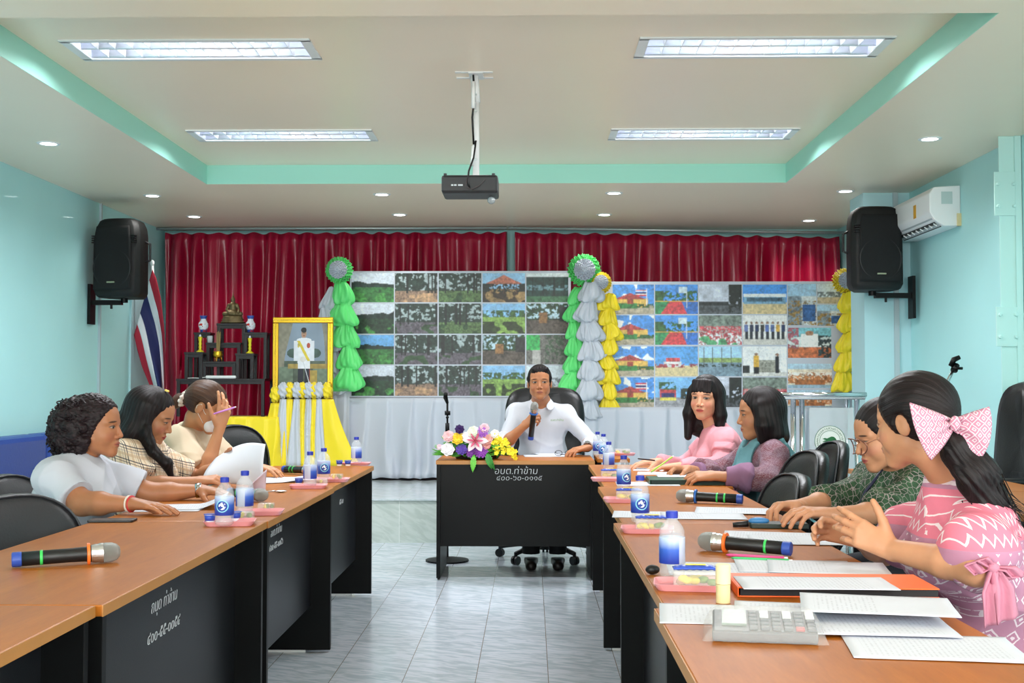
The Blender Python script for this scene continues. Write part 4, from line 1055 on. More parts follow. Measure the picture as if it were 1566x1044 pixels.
# --- A: person in white T-shirt with curly hair, nearest on the left
A = Person('person in a white T-shirt with curly black hair, nearest at the left desks', (-1.88, 4.62), 0, (-1.79, 4.60, .80), (-1.705, 4.60, 1.062), -.06, .03, hs=1.02, hres=.003, sw=.17, bd=(1.14, 1.08), fat=.006, neck=(-1.775, 4.60, .935))
A.arm('R', (-1.455, 4.31, .788), (1, -.35, -.06), (.05, 0, -1), None, flatc, elbow=(-1.665, 4.36, .785)).arm('L', (-1.36, 4.86, .79), (1, -.45, -.05), (.05, 0, -1), None, ((.2,.3,.2),)*4, elbow=(-1.56, 4.83, .775))
A.body(SK1, arm_r=(.054,.046,.036,.0265))
def f(S):
    A.torso(S, .014); [A.sleeve(S, q, .80, .068, .076) for q in 'LR']
    S.cone(A.nb+V(.01,0,.0), A.nb+V(.0,0,-.03), .062, .07, .03); S.ell(A.nb+V(.03,0,.045), (.062,.052,.045), None, .01, 'sub')
A.cloth('t_shirt', M_tee, f, amp=.0035, seed=3)
def f(H):
    cap(H, (.108,.09,.10), line=.016)
    r = random.Random(4); H.ell((-.055, 0, -.012), (.100,.098,.108), .02)
    for _ in range(420):
        a = r.uniform(0, 2*PI); e = r.uniform(-1, 1); q = math.sqrt(1-e*e); x, y, z = -.055+.108*q*math.cos(a), .104*q*math.sin(a), -.012+.112*e
        if x > .02+.50*(z+.02) or (x > -.005 and z < .03) or (z > .07 and x > -.03): continue
        H.ell((x, y, z), (r.uniform(.013,.023),)*3, .005)
    H.ell((.112, 0, -.04), (.105,.070,.125), .008, 'sub')
def dcurl(hl): return .0035*np.sin(hl[:,0]*260+3*np.sin(hl[:,2]*140))*np.sin(hl[:,2]*230+3*np.sin(hl[:,1]*150))*np.sin(hl[:,1]*210)
A.hair('hair', M_hcur, f, h=.0042, disp=dcurl, pts=[(-.17,-.12,-.15),(.10,.12,.14)])
# curl ringlets as fine tubes
rr = random.Random(9); mb = MB()
for i in range(190):
    a = rr.uniform(PI*.38, PI*1.62); zz = rr.uniform(-.13, .09); q = math.cos(a)
    rz_ = math.sqrt(max(.15, 1-((zz+.012)/.135)**2)); cx_, cy_ = -.055+.120*q*rz_, .115*math.sin(a)*rz_; L = rr.uniform(.03, .055); rd = rr.uniform(.006, .010); ph = rr.uniform(0, 6)
    if cx_ > -.015: continue
    pts = []
    for j in range(13):
        tt = j/12; g = ph+tt*2*PI*2.0; p = A.hc+A.HR@V(cx_+rd*math.cos(g)-.012*tt, cy_+rd*math.sin(g), zz-L*(tt-.5)); pts.append(tuple(p-A.o))
    mb.tube(pts, .0026, 5)
o = mb.build('ringlets', M_hcur, A.t, smooth=True); o['kind'] = 'stuff'
A.legs(M_jean, M_shoe, knee=.38)

# --- B: plaid shirt
def plaid():
    m = mat('plaid_cotton', '#e2cdb2', .85, bump=.10, bscale=35); g = G(m); a = g.new('ShaderNodeAttribute'); a.attribute_name = 'BL'; s = g.new('ShaderNodeSeparateXYZ'); g.link(a.outputs['Vector'], s.inputs[0])
    x, y, z = s.outputs
    u = g.math('ADD', g.math('MULTIPLY', x, .85), g.math('MULTIPLY', y, .75)); v = g.math('ADD', g.math('MULTIPLY', z, .95), g.math('MULTIPLY', x, .30))
    def st(c, per, off, w_):
        f_ = g.math('FRACT', g.math('DIVIDE', g.math('ADD', c, off+10), per)); return g.math('LESS_THAN', g.math('ABSOLUTE', g.math('SUBTRACT', f_, .5)), w_/per/2)
    col = lin('#e6d3ba')
    for c in (u, v):
        for off, w_, hx, al in ((0, .004, '#20213a', .85), (.010, .003, '#20213a', .75), (.032, .010, '#c7a585', .6), (.020, .002, '#8b7d8e', .6)):
            col = g.mix(g.math('MULTIPLY', st(c, .052, off, w_), al), col, lin(hx))
    g.base(col); return m
B = Person('woman in a cream plaid shirt with long black hair and a yellow clip', (-1.90, 5.42), 0, (-1.80, 5.38, .84), (-1.725, 5.34, 1.085), .0, .40, hs=1.05, hres=.0034, sw=.165, bd=(1.05, 1.05), neck=(-1.79, 5.38, .965))
B.arm('R', (-1.475, 5.17, .80), (1, .05, .12), (0, .3, -1), None, ((.5,.6,.4),)*4, elbow=(-1.70, 5.15, .785)).arm('L', (-1.44, 5.52, .86), (.9, -.35, .25), (.2, -1, -.1), (0,1,-.8), ((.5,.7,.4),)*4)
B.body(SK2)
def f(S):
    B.torso(S, .014); [B.sleeve(S, q, .78, .066, .070) for q in 'LR']
    for q in (-1, 1): S.cone(B.nb+B.l*q*.045+V(-.03,0,.01), B.nb+B.l*q*.035+V(.075,0,-.055), .020, .014, .008)
    S.ell(B.nb+V(.03,0,.045), (.062,.048,.045), None, .01, 'sub')
B.cloth('plaid_shirt', plaid(), f, amp=.0035, seed=5)
def f(H):
    cap(H, (.104,.086,.098), line=.012, slope=.66)
    for q in (-1, 1):
        H.cone((.008, q*.066, .045), (.020, q*.080, -.05), .022, .018, .02); H.cone((.020, q*.080, -.05), (.058, q*.088, -.15), .018, .016, .02); H.cone((.058, q*.088, -.15), (.112, q*.085, -.29), .016, .005, .02)
        H.cone((-.03, q*.058, .04), (-.03, q*.070, -.09), .042, .040, .03); H.cone((-.03, q*.070, -.09), (.005, q*.07, -.20), .040, .03, .03)
    H.cone((-.065, 0, .03), (-.080, 0, -.10), .060, .060, .04); H.cone((-.08,.0,-.10), (-.045,0,-.26), .060, .040, .04)
    for dy, q in ((-.095, 1),): H.S.chain([B.hc+V(.005,dy*.95,-.07), B.hc+V(.045,dy-.01,-.16), V(-1.625, B.hc[1]+dy-.005, .875), V(-1.60, B.hc[1]+dy+.01, .80)], [.024,.022,.024,.010], k=.02)
    H.ell((.122, 0, -.03), (.098,.060,.100), .008, 'sub')
B.hair('hair', M_hblk, f, disp=lambda hl: .0010*np.sin(np.arctan2(hl[:,1], hl[:,0]+.02)*30+2*np.sin(hl[:,2]*30)), pts=[(-.2,-.13,-.34),(.16,.13,.14)])
p = B.hc+B.HR@V(.022, -.012, .132)-B.o; MB().cbox(tuple(p), (.02,.012,.008), (0, .4, 0)).build('hair_clip', mat('yellow_clip', '#e6c95a', .3), B.t, bevel=.002)
B.legs(M_jean, M_brsh, knee=.40, foot=.14)

# --- C: masked woman in beige T-shirt
Cc = Person('woman in a beige T-shirt and face mask, hand raised to her forehead', (-1.88, 6.10), 0, (-1.76, 6.02, .865), (-1.635, 5.93, 1.115), -.05, .48, hs=1.04, hres=.0036, sw=.165, bd=(1.12, 1.12), neck=(-1.73, 6.0, .985))
Cc.arm('R', (-1.525, 5.76, 1.018), (.22, .10, 1), (-.55, .75, .1), None, ((.10,.25,.2),(.25,.5,.3),(.5,.7,.4),(.55,.8,.5)), thumb=(.15,.1), elbow=(-1.585, 5.70, .775), spread=.22).arm('L', (-1.42, 6.10, .80), (.9, -.5, -.08), (.05, 0, -1), (0, 1, -.6), ((.15,.3,.2),)*4)
Cc.body(SK3)
def f(S):
    Cc.torso(S, .014); [Cc.sleeve(S, q, .82, .066, .074) for q in 'LR']
    S.cone(Cc.nb+V(.0,0,.012), Cc.nb+V(-.01,0,-.03), .057, .065, .02)
Cc.cloth('t_shirt', M_beige, f, amp=.0035, seed=8)
def f(H):
    cap(H, (.103,.083,.097), line=.006, slope=.80, zlow=-.06); H.cone((-.06,0,.02), (-.115,0,-.015), .07, .028, .03); H.ell((-.145,0,-.045), (.028,.026,.042), .012)
    for q in (-1, 1): H.ell((-.006, q*.082, -.012), (.028,.02,.036), .006, 'sub')
Cc.hair('hair', M_hbrn, f, disp=lambda hl: .0005*np.sin(np.arctan2(hl[:,1], hl[:,2]+.02)*40), pts=[(-.2,-.12,-.12),(.1,.12,.14)])
mb = MB(); c0 = Cc.hc+Cc.HR@V(-.122, 0, -.018)*1.04-Cc.o; 
def f(u, v):
    a, b_ = 2*PI*u, 2*PI*v; rr_ = .017*(1+.25*math.sin(a*9)); p = V(-.3+.3, 0, 0)+Cc.HR@V(rr_*math.sin(b_)*.8, (.027+rr_*math.cos(b_))*math.cos(a), (.027+rr_*math.cos(b_))*math.sin(a)); return tuple(c0+p)
mb.grid(f, 60, 8).build('scrunchie', mat('cream_scrunchie', '#cfc0b6', .8), Cc.t, smooth=True)
S = Cc.grids(.003, .003, [Cc.hc-.08, Cc.hc+.08], .05); hp = lambda *p: Cc.hc+Cc.HR@(V(*p)*1.04)
S.ell(hp(.062,0,-.058), np.array((.046,.060,.052))*1.04, Cc.HR, 0); S.cone(hp(.092,0,-.030), hp(.104,0,-.058), .017, .020, .025); S.plane(hp(.030,0,-.05), Cc.HR@V(-1,0,0))
v, f_ = S.mesh(); v = smooth_v(v, f_, 2); mk = npmesh('face_mask', v-Cc.o, f_, mat('white_mask', '#e6e9f0', .8), Cc.t)
for q in (-1, 1):
    MB().tube([tuple(hp(*p)-Cc.o) for p in ((.045, q*.052, -.035), (.02, q*.069, -.02), (-.008, q*.082, .012), (-.024, q*.083, -.004), (-.018, q*.080,-.025), (.005, q*.070, -.045), (.035, q*.057, -.070))], .0013, 6).build('ear_loop', M_frame, mk, smooth=True)
Cc.legs(M_jean, M_brsh, knee=.40)

# --- man at the head desk
Mn = Person('man in a white shirt speaking into a microphone at the head desk', (.09, 8.36), -PI/2, (.075, 8.27, .945), (.060, 8.10, 1.243), -PI/2-.02, -.02, hroll=.02, hs=1.03, hres=.0036, sw=.172, bd=(1.0, 1.04), female=False, upper=.29, fore=.26, hand=1.05, neck=(.07, 8.225, 1.10))
Mn.arm('R', (-.050, 7.90, .948), (.45, -.28, .42), (.55, .55, -.30), None, ((.9,1.2,.6),(.9,1.25,.6),(.95,1.25,.6),(1.0,1.2,.6)), thumb=(.8,.5), elbow=(-.185, 7.99, .820), spread=.02).arm('L', (.375, 7.885, .808), (-.85, -.5, -.12), (0, .1, -1), None, ((.35,.5,.3),)*4, elbow=(.40, 8.10, .845))
Mn.body(SKM, arm_r=(.050,.042,.034,.027))
def f(S):
    Mn.torso(S, .016); Mn.sleeve(S, 'L', 1, .062, .056, fore=.82, r2=.043); Mn.sleeve(S, 'R', 1, .062, .058, fore=.22, r2=.052)
    S.ell(Mn.nb+V(0,-.02,.05), (.050,.062,.055), None, .01, 'sub'); S.cone(Mn.nb+V(0,-.085,-.005), Mn.nb+V(0,-.135,-.085), .030, .006, .01, 'sub')
Mn.cloth('shirt', M_shirt, f, amp=.0042, seed=11, pts=[Mn.pel, Mn.ch, Mn.nb, Mn.sh['L'], Mn.sh['R'], Mn.el['L'], Mn.el['R'], Mn.hands['L'][0]])
# collar, placket, emblem
for q in (-1, 1):
    n0 = Mn.nb-Mn.o
    pts = [n0+V(q*.003, .066, .050), n0+V(q*.064, .02, .045), n0+V(q*.064, -.050, .022), n0+V(q*.018, -.108, -.022)]
    low = [n0+V(q*.003, .078, .0), n0+V(q*.092, .02, .012), n0+V(q*.104, -.078, -.022), n0+V(q*.066, -.155, -.062)]
    mb = MB(); mb.add([tuple(p) for p in pts+low], [(0,1,5,4),(1,2,6,5),(2,3,7,6)]); o = mb.build('collar', M_shirt, Mn.t, smooth=True, fix=False); solid(o, .005); m_ = o.modifiers.new('s', 'SUBSURF'); m_.levels = m_.render_levels = 2
p0 = V(.01, -.135, .98)-V(0,0,0)
mb = MB(); mb.cbox((-.012, 8.132-Mn.o[1], .93), (.010,.004,.20), (-.12, 0, 0)); 
emb = writing('chest_name', 'อบต.ท่าข้าม', .020, mat('green_thread', '#5c8a2c', .7), Mn.t, (.090, 8.110-Mn.o[1], .985), (R(82), 0, R(8)))
def f(H):
    H.ell((-.020,0,.030), (.101,.081,.094), 0); H.plane((.028,0,-.02), (1,0,-.66), .005); H.plane((-.0,0,-.045), (.35,0,-1), .01)
    H.cone((.058,-.03,.085), (.050,.045,.085), .020, .018, .02)
    for q in (-1, 1): H.cone((.012, q*.071, .03), (.006, q*.072, -.018), .013, .007, .01); H.ell((-.008, q*.084, -.014), (.026,.016,.034), .005, 'sub')
    H.ell((.112,0,-.012), (.06,.058,.082), .006, 'sub')
Mn.hair('hair', M_hblk, f, disp=lambda hl: .0012*np.sin(np.arctan2(hl[:,1], hl[:,0]+.02)*30))
w_ = Mn.hands['L'][0]-Mn.o; dd = nrm(Mn.hands['L'][0]-Mn.el['L'])
mb = MB(); mb.tube([tuple(w_-dd*.022), tuple(w_-dd*.004)], .0315, 20); o = mb.build('wristwatch', M_dark, Mn.t, smooth=False)
MB().tube([tuple(w_-dd*.013+V(0,-.01,.030)), tuple(w_-dd*.013+V(0,-.014,.038))], .016, 18).build('watch_face', mat('watch_metal', '#8a8c90', .25, .8), o)
Mn.legs(M_trk, M_shoe, knee=.36, spread=.09, foot=.03, r=(.09,.07,.06))

# --- D: pink suit
M_pink = mat('pink_crepe', '#e39aa6', .75, bump=.12, bscale=60)
D_ = Person('woman in a pale pink suit with long black hair and fringe, turned towards the camera', (1.17, 6.60), PI, (1.06, 6.60, .845), (.968, 6.56, 1.155), PI+1.10, .02, hroll=-.05, hs=1.03, hres=.0036, sw=.16, bd=(1.0, 1.0), neck=(1.03, 6.60, .985))
D_.arm('L', (.78, 6.33, .79), (-1, .0, -.06), (0, 0, -1), None, ((.3,.4,.3),)*4, elbow=(1.02, 6.36, .80)).arm('R', (.72, 6.72, .79), (-1, -.25, -.05), (0, 0, -1), (0, 1, -.6), ((.2,.3,.2),)*4)
D_.body(SKD)
def f(S):
    D_.torso(S, .013); [D_.sleeve(S, q, 1, .066, .050, fore=.90, r2=.036) for q in 'LR']
    S.cone(D_.nb+V(0,0,.012), D_.nb-V(0,0,.03), .056, .062, .02); S.ell(D_.nb+V(-.03,0,.04), (.055,.045,.04), None, .01, 'sub')
pall = lambda q: [q.pel, q.ch, q.nb, q.sh['L'], q.sh['R'], q.el['L'], q.el['R'], q.hands['L'][0], q.hands['R'][0]]
D_.cloth('jacket', M_pink, f, amp=.003, seed=13, pts=pall(D_))
for q in 'LR': D_.cloth('puff_sleeve', M_pink, lambda S, q=q: S.cone(D_.sh[q]+V(0,0,-.004), D_.sh[q]*.42+D_.el[q]*.58, .070, .070, .02, cut=True), amp=.002, seed=14, pts=[D_.sh[q], D_.el[q]])

def f(H):
    cap(H, (.105,.089,.099), line=.030, slope=.60, k=.008)
    for q in (-1, 1):
        H.cone((-.005, q*.072, .03), (-.002, q*.088, -.09), .030, .032, .02); H.cone((-.002, q*.088, -.09), (.012, q*.085, -.215), .032, .020, .02)
        H.cone((-.045, q*.05, .02), (-.06, q*.06, -.17), .045, .045, .03)
    H.cone((-.05,0,.02), (-.075,0,-.20), .06, .045, .04)
    H.ell((.130,0,-.045), (.105,.058,.085), .006, 'sub')
    H.cone((.060,-.018,.080),(.078,-.016,.050),.014,.009,.008); H.cone((.060,.014,.080),(.078,.012,.050),.014,.009,.008)
    for i in range(13): y = -.048+.008*i; H.cone((.058,y,.088), (.082-3.2*y*y,y*1.04,.030+.006*(i%2)), .011, .005, .008)
D_.hair('hair', M_hblk, f, disp=lambda hl: .0009*np.sin(np.arctan2(hl[:,1], hl[:,0]+.02)*36+1.5*np.sin(hl[:,2]*25)), pts=[(-.15,-.14,-.27),(.12,.14,.14)])
D_.legs(M_jean, M_shoe, knee=.40)

# --- E: maroon sleeves and teal vest
def mottled(name, cols, sc_, line, stretch=(1,1,1), lw=.07):
    m = mat(name, cols[0], .85, bump=.12, bscale=50); g = G(m); a = g.new('ShaderNodeAttribute'); a.attribute_name = 'BL'; v = g.scalev(a.outputs['Vector'], stretch)
    n = g.noise(v, sc_, 2, .3); r = g.new('ShaderNodeValToRGB'); g.link(n, r.inputs[0]); r.color_ramp.interpolation = 'LINEAR'
    r.color_ramp.elements[0].position = .38; r.color_ramp.elements[0].color = lin(cols[0]); r.color_ramp.elements[1].position = .62; r.color_ramp.elements[1].color = lin(cols[1])
    vo = g.new('ShaderNodeTexVoronoi', feature='DISTANCE_TO_EDGE'); vo.inputs['Scale'].default_value = line; g.link(v, vo.inputs['Vector'])
    g.base(g.mix(g.math('MULTIPLY', g.math('LESS_THAN', vo.outputs['Distance'], lw), .55), r.outputs[0], lin(cols[2]))); return m
M_maroon = mottled('maroon_print', ['#6d3a45', '#7d6070', '#a08a92'], 14, 70, (1,1,2.2)); M_teal = mat('teal_vest', '#5d8a92', .9, bump=.15, bscale=60, var=.12, vscale=9)
M_purple = mat('mauve_cuff', '#8a6482', .85, bump=.15, bscale=50, var=.1, vscale=8)
E_ = Person('woman with a black bob in a maroon blouse and teal vest, writing', (1.24, 5.92), PI, (1.17, 5.88, .815), (1.128, 5.85, 1.085), PI, .10, hs=1.06, hres=.0034, sw=.172, bd=(1.15, 1.12), neck=(1.175, 5.87, .955))
E_.arm('L', (.87, 5.60, .795), (-1, .12, -.02), (.1, .5, -1), None, ((.4,.5,.3),(.45,.6,.3),(.5,.6,.4),(.5,.6,.4)), elbow=(1.12, 5.585, .775)).arm('R', (.80, 5.95, .80), (-.95, -.25, .02), (0, -.5, -1), (0, 1, -.6), ((.7,.7,.4),(.7,.8,.4),(.8,.9,.5),(.9,.9,.5)), thumb=(.6,.4))
E_.body(SKE)
def f(S):
    E_.torso(S, .008); [E_.sleeve(S, q, 1, .066, .066, fore=.62, r2=.062) for q in 'LR']; S.cone(E_.nb+V(0,0,.015), E_.nb-V(0,0,.03), .055, .064, .02)
    S.ell(E_.nb+V(-.04,0,.04), (.055,.045,.045), None, .01, 'sub')
E_.cloth('blouse', M_maroon, f, amp=.004, seed=17, pts=pall(E_))
for q in 'LR':
    e, w0 = E_.el[q], E_.hands[q][0]; E_.cloth('cuff', M_purple, lambda S: S.cone(e+(w0-e)*.34, e+(w0-e)*.82, .069, .050, .01, cut=True, cuta=True), amp=.004, seed=18, pts=[e, w0])
def f(S):
    E_.torso(S, .019)
    for q in 'LR': S.ell(E_.sh[q]-V(0,0,.03)+E_.l*(.03 if q == 'L' else -.03)-V(.01,0,0), (.11,.115,.15), None, .01, 'sub')
    S.ell(E_.nb+V(-.06,0,.0), (.07,.05,.13), None, .01, 'sub')
E_.cloth('vest', M_teal, f, amp=.003, seed=19)
def f(H):
    cap(H, (.106,.090,.099), line=.022, slope=.58)
    for q in (-1, 1):
        H.cone((.006, q*.072, .03), (.006, q*.084, -.055), .032, .034, .02); H.cone((.006, q*.084, -.055), (.012, q*.076, -.118), .034, .024, .02)
        H.cone((-.04, q*.055, .02), (-.055, q*.06, -.10), .05, .045, .03)
    H.cone((-.06,0,.02), (-.08,0,-.115), .06, .05, .04)
    H.ell((.125,0,-.03), (.098,.060,.105), .006, 'sub')
E_.hair('hair', M_hblk, f, disp=lambda hl: .0008*np.sin(np.arctan2(hl[:,1], hl[:,0]+.02)*32+1.5*np.sin(hl[:,2]*25)), pts=[(-.17,-.14,-.16),(.12,.14,.14)])
E_.legs(M_jean, M_shoe, knee=.40)
# --- F: glasses and green patterned blouse
M_green_bl = mottled('green_print', ['#1f3a24', '#36553a', '#b9a6a8'], 26, 48, lw=.045)
F_ = Person('woman with glasses and a dark green patterned blouse, looking down at the papers', (1.46, 4.42), PI+.1, (1.33, 4.32, .79), (1.235, 4.17, 1.050), PI+.10, .30, hs=1.03, hres=.003, sw=.165, bd=(1.08, 1.08), neck=(1.315, 4.27, .925))
F_.arm('L', (.985, 3.90, .80), (-.9, -.25, .12), (.2, .2, -1), None, ((.35,.45,.3),(.4,.5,.3),(.45,.55,.3),(.5,.6,.3)), elbow=(1.20, 4.02, .79)).arm('R', (.93, 4.16, .80), (-.9, -.5, .05), (.0, -.3, -1), (0, 1, -.6), ((.6,.7,.4),)*4, thumb=(.6,.4))
F_.body(SKF)
def f(S):
    F_.torso(S, .014); [F_.sleeve(S, q, 1, .064, .060, fore=.25, r2=.06) for q in 'LR']; S.ell(F_.nb+V(-.04,0,.045), (.06,.045,.05), None, .01, 'sub')
F_.cloth('blouse', M_green_bl, f, amp=.0035, seed=23, pts=pall(F_))
M_dgr = mat('dark_green_collar', '#17382c', .8)
for q in (-1, 1):
    n0 = F_.nb-F_.o; l = F_.l*q; fw = F_.f
    pts = [n0-fw*.055+V(0,0,.03), n0+l*.055+V(0,0,.03), n0+l*.05+fw*.045+V(0,0,.0), n0+l*.012+fw*.085-V(0,0,.045)]
    low = [n0-fw*.075+V(0,0,-.005), n0+l*.092-V(0,0,.012), n0+l*.092+fw*.05-V(0,0,.05), n0+l*.04+fw*.115-V(0,0,.095)]
    o = MB().add([tuple(p) for p in pts+low], [(0,1,5,4),(1,2,6,5),(2,3,7,6)]).build('collar', M_dgr, F_.t, smooth=True, fix=False); solid(o, .005); m_ = o.modifiers.new('s', 'SUBSURF'); m_.levels = m_.render_levels = 2
MB().tube([tuple(F_.nb-F_.o+F_.l*q_*a+F_.f*b_+V(0,0,c)) for a, b_, c, q_ in ((.03,.06,.0,1),(.025,.125,-.08,1),(.01,.15,-.15,1),(.0,.152,-.20,1))], .006, 6).build('lanyard', mat('navy_lanyard', '#1d1f3a', .6), F_.t, smooth=True)
def f(H):
    cap(H, (.104,.085,.098), line=.018, slope=.72, zlow=-.06); H.cone((-.06,0,.02), (-.11,0,-.03), .07, .035, .03); H.ell((-.125,0,-.05), (.035,.035,.045), .015)
    for q in (-1, 1): H.ell((-.006, q*.084, -.012), (.022,.016,.032), .006, 'sub')
F_.hair('hair', M_hback, f, disp=lambda hl: .0004*np.sin(np.arctan2(hl[:,1], hl[:,2]+.02)*40), pts=[(-.2,-.12,-.12),(.1,.12,.14)])
hp = lambda Q, *p: tuple(Q.hc+Q.HR@(V(*p)*Q.hs)-Q.o)
gl = None
mb = MB()
for q in (-1, 1):
    mb.tube([hp(F_, .106-.020*(abs(math.cos(a))), q*(.034+.029*math.cos(a)), -.012+.027*math.sin(a)) for a in [2*PI*i/24 for i in range(25)]], .002, 6, cap=False)
    mb.tube([hp(F_, .083, q*.060, -.004), hp(F_, .06, q*.073, .001), hp(F_, .0, q*.080, .003), hp(F_, -.02, q*.080, -.012)], .0012, 6)
mb.tube([hp(F_, .100, .009, -.010), hp(F_, .105, 0, -.006), hp(F_, .100, -.009, -.010)], .0012, 6)
gl = mb.build('glasses', mat('rose_gold', '#8a5f52', .3, .8), F_.t, smooth=True)
F_.legs(M_jean, M_shoe, knee=.42)

# --- G: pink woven dress, bow
def ikat():
    m = mat('pink_ikat', '#b77f98', .8, bump=.10, bscale=60); g = G(m); a = g.new('ShaderNodeAttribute'); a.attribute_name = 'BL'; s = g.new('ShaderNodeSeparateXYZ'); g.link(a.outputs['Vector'], s.inputs[0])
    x, y, z = s.outputs; u = g.math('ADD', g.math('MULTIPLY', x, 1.0), g.math('MULTIPLY', y, .8))
    nzz = g.noise(g.scalev(a.outputs['Vector'], (1,1,1)), 60, 2); z2 = g.math('ADD', z, g.math('MULTIPLY', nzz, .006))
    def tri(c, per): f_ = g.math('FRACT', g.math('DIVIDE', g.math('ADD', c, 10.0), per)); return g.math('ABSOLUTE', g.math('SUBTRACT', f_, .5))   # 0..0.5
    col = lin('#b9829c')
    pk = g.math('MULTIPLY', g.math('GREATER_THAN', z, .83), g.math('LESS_THAN', z, .955)); col = g.mix(pk, col, lin('#e07a90'))
    # zigzag lines
    t = g.math('MULTIPLY', tri(u, .028), .05)
    for zc in (.845, .885, .925):
        d = g.math('ABSOLUTE', g.math('SUBTRACT', g.math('SUBTRACT', z2, zc), t)); col = g.mix(g.math('MULTIPLY', g.math('LESS_THAN', d, .0040), .9), col, lin('#efe3e6'))
    band = g.math('LESS_THAN', g.math('ABSOLUTE', g.math('SUBTRACT', z2, g.math('ADD', .975, g.math('MULTIPLY', g.math('SINE', g.math('MULTIPLY', u, 60.0)), .004)))), .006); col = g.mix(g.math('MULTIPLY', band, .8), col, lin('#efe0e6'))
    # small hooked diamonds below and above
    a1 = tri(u, .042); b1 = tri(z2, .052); dm = g.math('ADD', a1, b1)
    ring = g.math('LESS_THAN', g.math('ABSOLUTE', g.math('SUBTRACT', dm, .36)), .055); core = g.math('LESS_THAN', dm, .13)
    rg_ = g.math('MAXIMUM', ring, core); brk = g.math('GREATER_THAN', g.noise(a.outputs['Vector'], 90, 1), .34)
    zone = g.math('MAXIMUM', g.math('LESS_THAN', z, .825), g.math('GREATER_THAN', z, .985))
    col = g.mix(g.math('MULTIPLY', g.math('MULTIPLY', g.math('MULTIPLY', rg_, brk), zone), .85), col, lin('#eadde4'))
    g.base(col); return m
M_ikat = ikat(); M_pinkr = mat('plain_pink_ribbon', '#c98298', .7, bump=.1, bscale=60)
G_ = Person('woman in a pink patterned dress with a large pink bow in her ponytail', (1.36, 3.22), PI-.15, (1.16, 3.14, .80), (1.005, 3.12, 1.128), PI-.78, .14, hs=1.02, hres=.003, sw=.165, bd=(1.10, 1.08), neck=(1.12, 3.13, .965))
G_.arm('L', (.915, 3.03, .805), (-.80, .38, .42), (.35, .88, -.25), None, ((.25,.25,.2),(.35,.35,.2),(.40,.4,.25),(.5,.5,.3)), thumb=(-.5,.0), elbow=(1.06, 2.84, .785), spread=.12).arm('R', (.905, 3.28, .80), (-.88, -.05, .28), (.2, -.75, -.45), (0, 1, -.5), ((.5,.6,.4),)*4, thumb=(.5,.3))
G_.body(SKG, arm_r=(.048,.041,.034,.026))
def f(S):
    G_.torso(S, .016); S.cone(G_.nb+V(.0,0,.03), G_.nb-V(0,0,.03), .054, .064, .02)
    S.cone(G_.pel, G_.pel+V(-.1,0,-.06), .19, .19, .05)
    for q in 'LR':
        sh, e = G_.sh[q], G_.el[q]; S.cone(sh+V(0,0,-.01), sh*.35+e*.65, .072, .098, .03); S.cone(sh*.35+e*.65, sh*.08+e*.92, .094, .060, .02, cut=True)
def gather(v): return v
go = G_.cloth('dress', M_ikat, f, amp=.0035, seed=29, h=.006)
for q in 'LR':
    sh, e = G_.sh[q], G_.el[q]; c = sh*.12+e*.88-G_.o; d = nrm(e-sh)
    if q == 'L':
        MB().tube([tuple(c-d*.012), tuple(c+d*.012)], [.064, .058], 22).build('sleeve_band', M_pinkr, G_.t, smooth=True)
        oo = c-G_.l*(-.0)+V(.01,-.062,.0)
        mb = MB()
        def rib(path, wd, seed):
            rnd = random.Random(seed); P = [V(*p) for p in path]
            def fn(u, v):
                i = min(int(u*(len(P)-1)), len(P)-2); qq = u*(len(P)-1)-i; p = P[i]*(1-qq)+P[i+1]*qq; ww = wd[i]*(1-qq)+wd[i+1]*qq
                return tuple(p+V((v-.5)*ww, .008*math.sin(v*9+u*4+seed)-.004, .35*(v-.5)*ww))
            o = MB().grid(fn, 20, 8).build('ribbon_tail', M_pinkr, G_.t, smooth=True, fix=False); solid(o, .0025)
        rib([oo+V(0,-.008,0), oo+V(.018,-.018,-.05), oo+V(.03,-.014,-.12)], [.018,.045,.055], 1); rib([oo+V(0,-.006,0), oo+V(-.012,-.014,-.05), oo+V(.0,-.012,-.13)], [.018,.04,.05], 2)
        rib([oo, oo+V(-.03,-.02,.022), oo+V(-.055,-.012,.012), oo+V(-.03,-.008,-.012), oo], [.015,.03,.034,.03,.015], 3); rib([oo, oo+V(.035,-.02,.0), oo+V(.06,-.012,-.02), oo+V(.03,-.008,-.022), oo], [.015,.03,.034,.03,.015], 4)
        MB().ball(tuple(oo+V(0,-.012,0)), (.014,.012,.013)).build('ribbon_knot', M_pinkr, G_.t, smooth=True)
    else: MB().tube([tuple(c-d*.012), tuple(c+d*.012)], [.064, .058], 22).build('sleeve_band', M_pinkr, G_.t, smooth=True)
TW = G_.hc+G_.HR@V(-.095, .045, -.028)          # where the ponytail is tied
def f(H):
    cap(H, (.105,.086,.100), line=.030, slope=.66, zlow=-.072); H.cone((-.05,.01,.015), (-.095,.035,-.018), .076, .034, .03)
    for q in (-1, 1): H.ell((-.004, q*.086, -.014), (.024,.016,.034), .006, 'sub'); H.cone((.045, q*.055, .055), (.022, q*.073, -.005), .012, .004, .01)
G_.hair('hair', M_hback, f, disp=lambda hl: .0005*np.sin(np.arctan2(hl[:,1], hl[:,2]+.02)*42), pts=[(-.2,-.12,-.12),(.1,.12,.14)])
S = G_.grids(.005, .005, [TW, TW+V(.26,-.05,-.30)], .07)
S.chain([TW, TW+V(.035,-.03,-.05), TW+V(.075,-.05,-.12), TW+V(.105,-.055,-.19), TW+V(.115,-.055,-.225)], [.026,.046,.054,.044,.014], k=.02, flat=(V(.3,-1,0), .72))
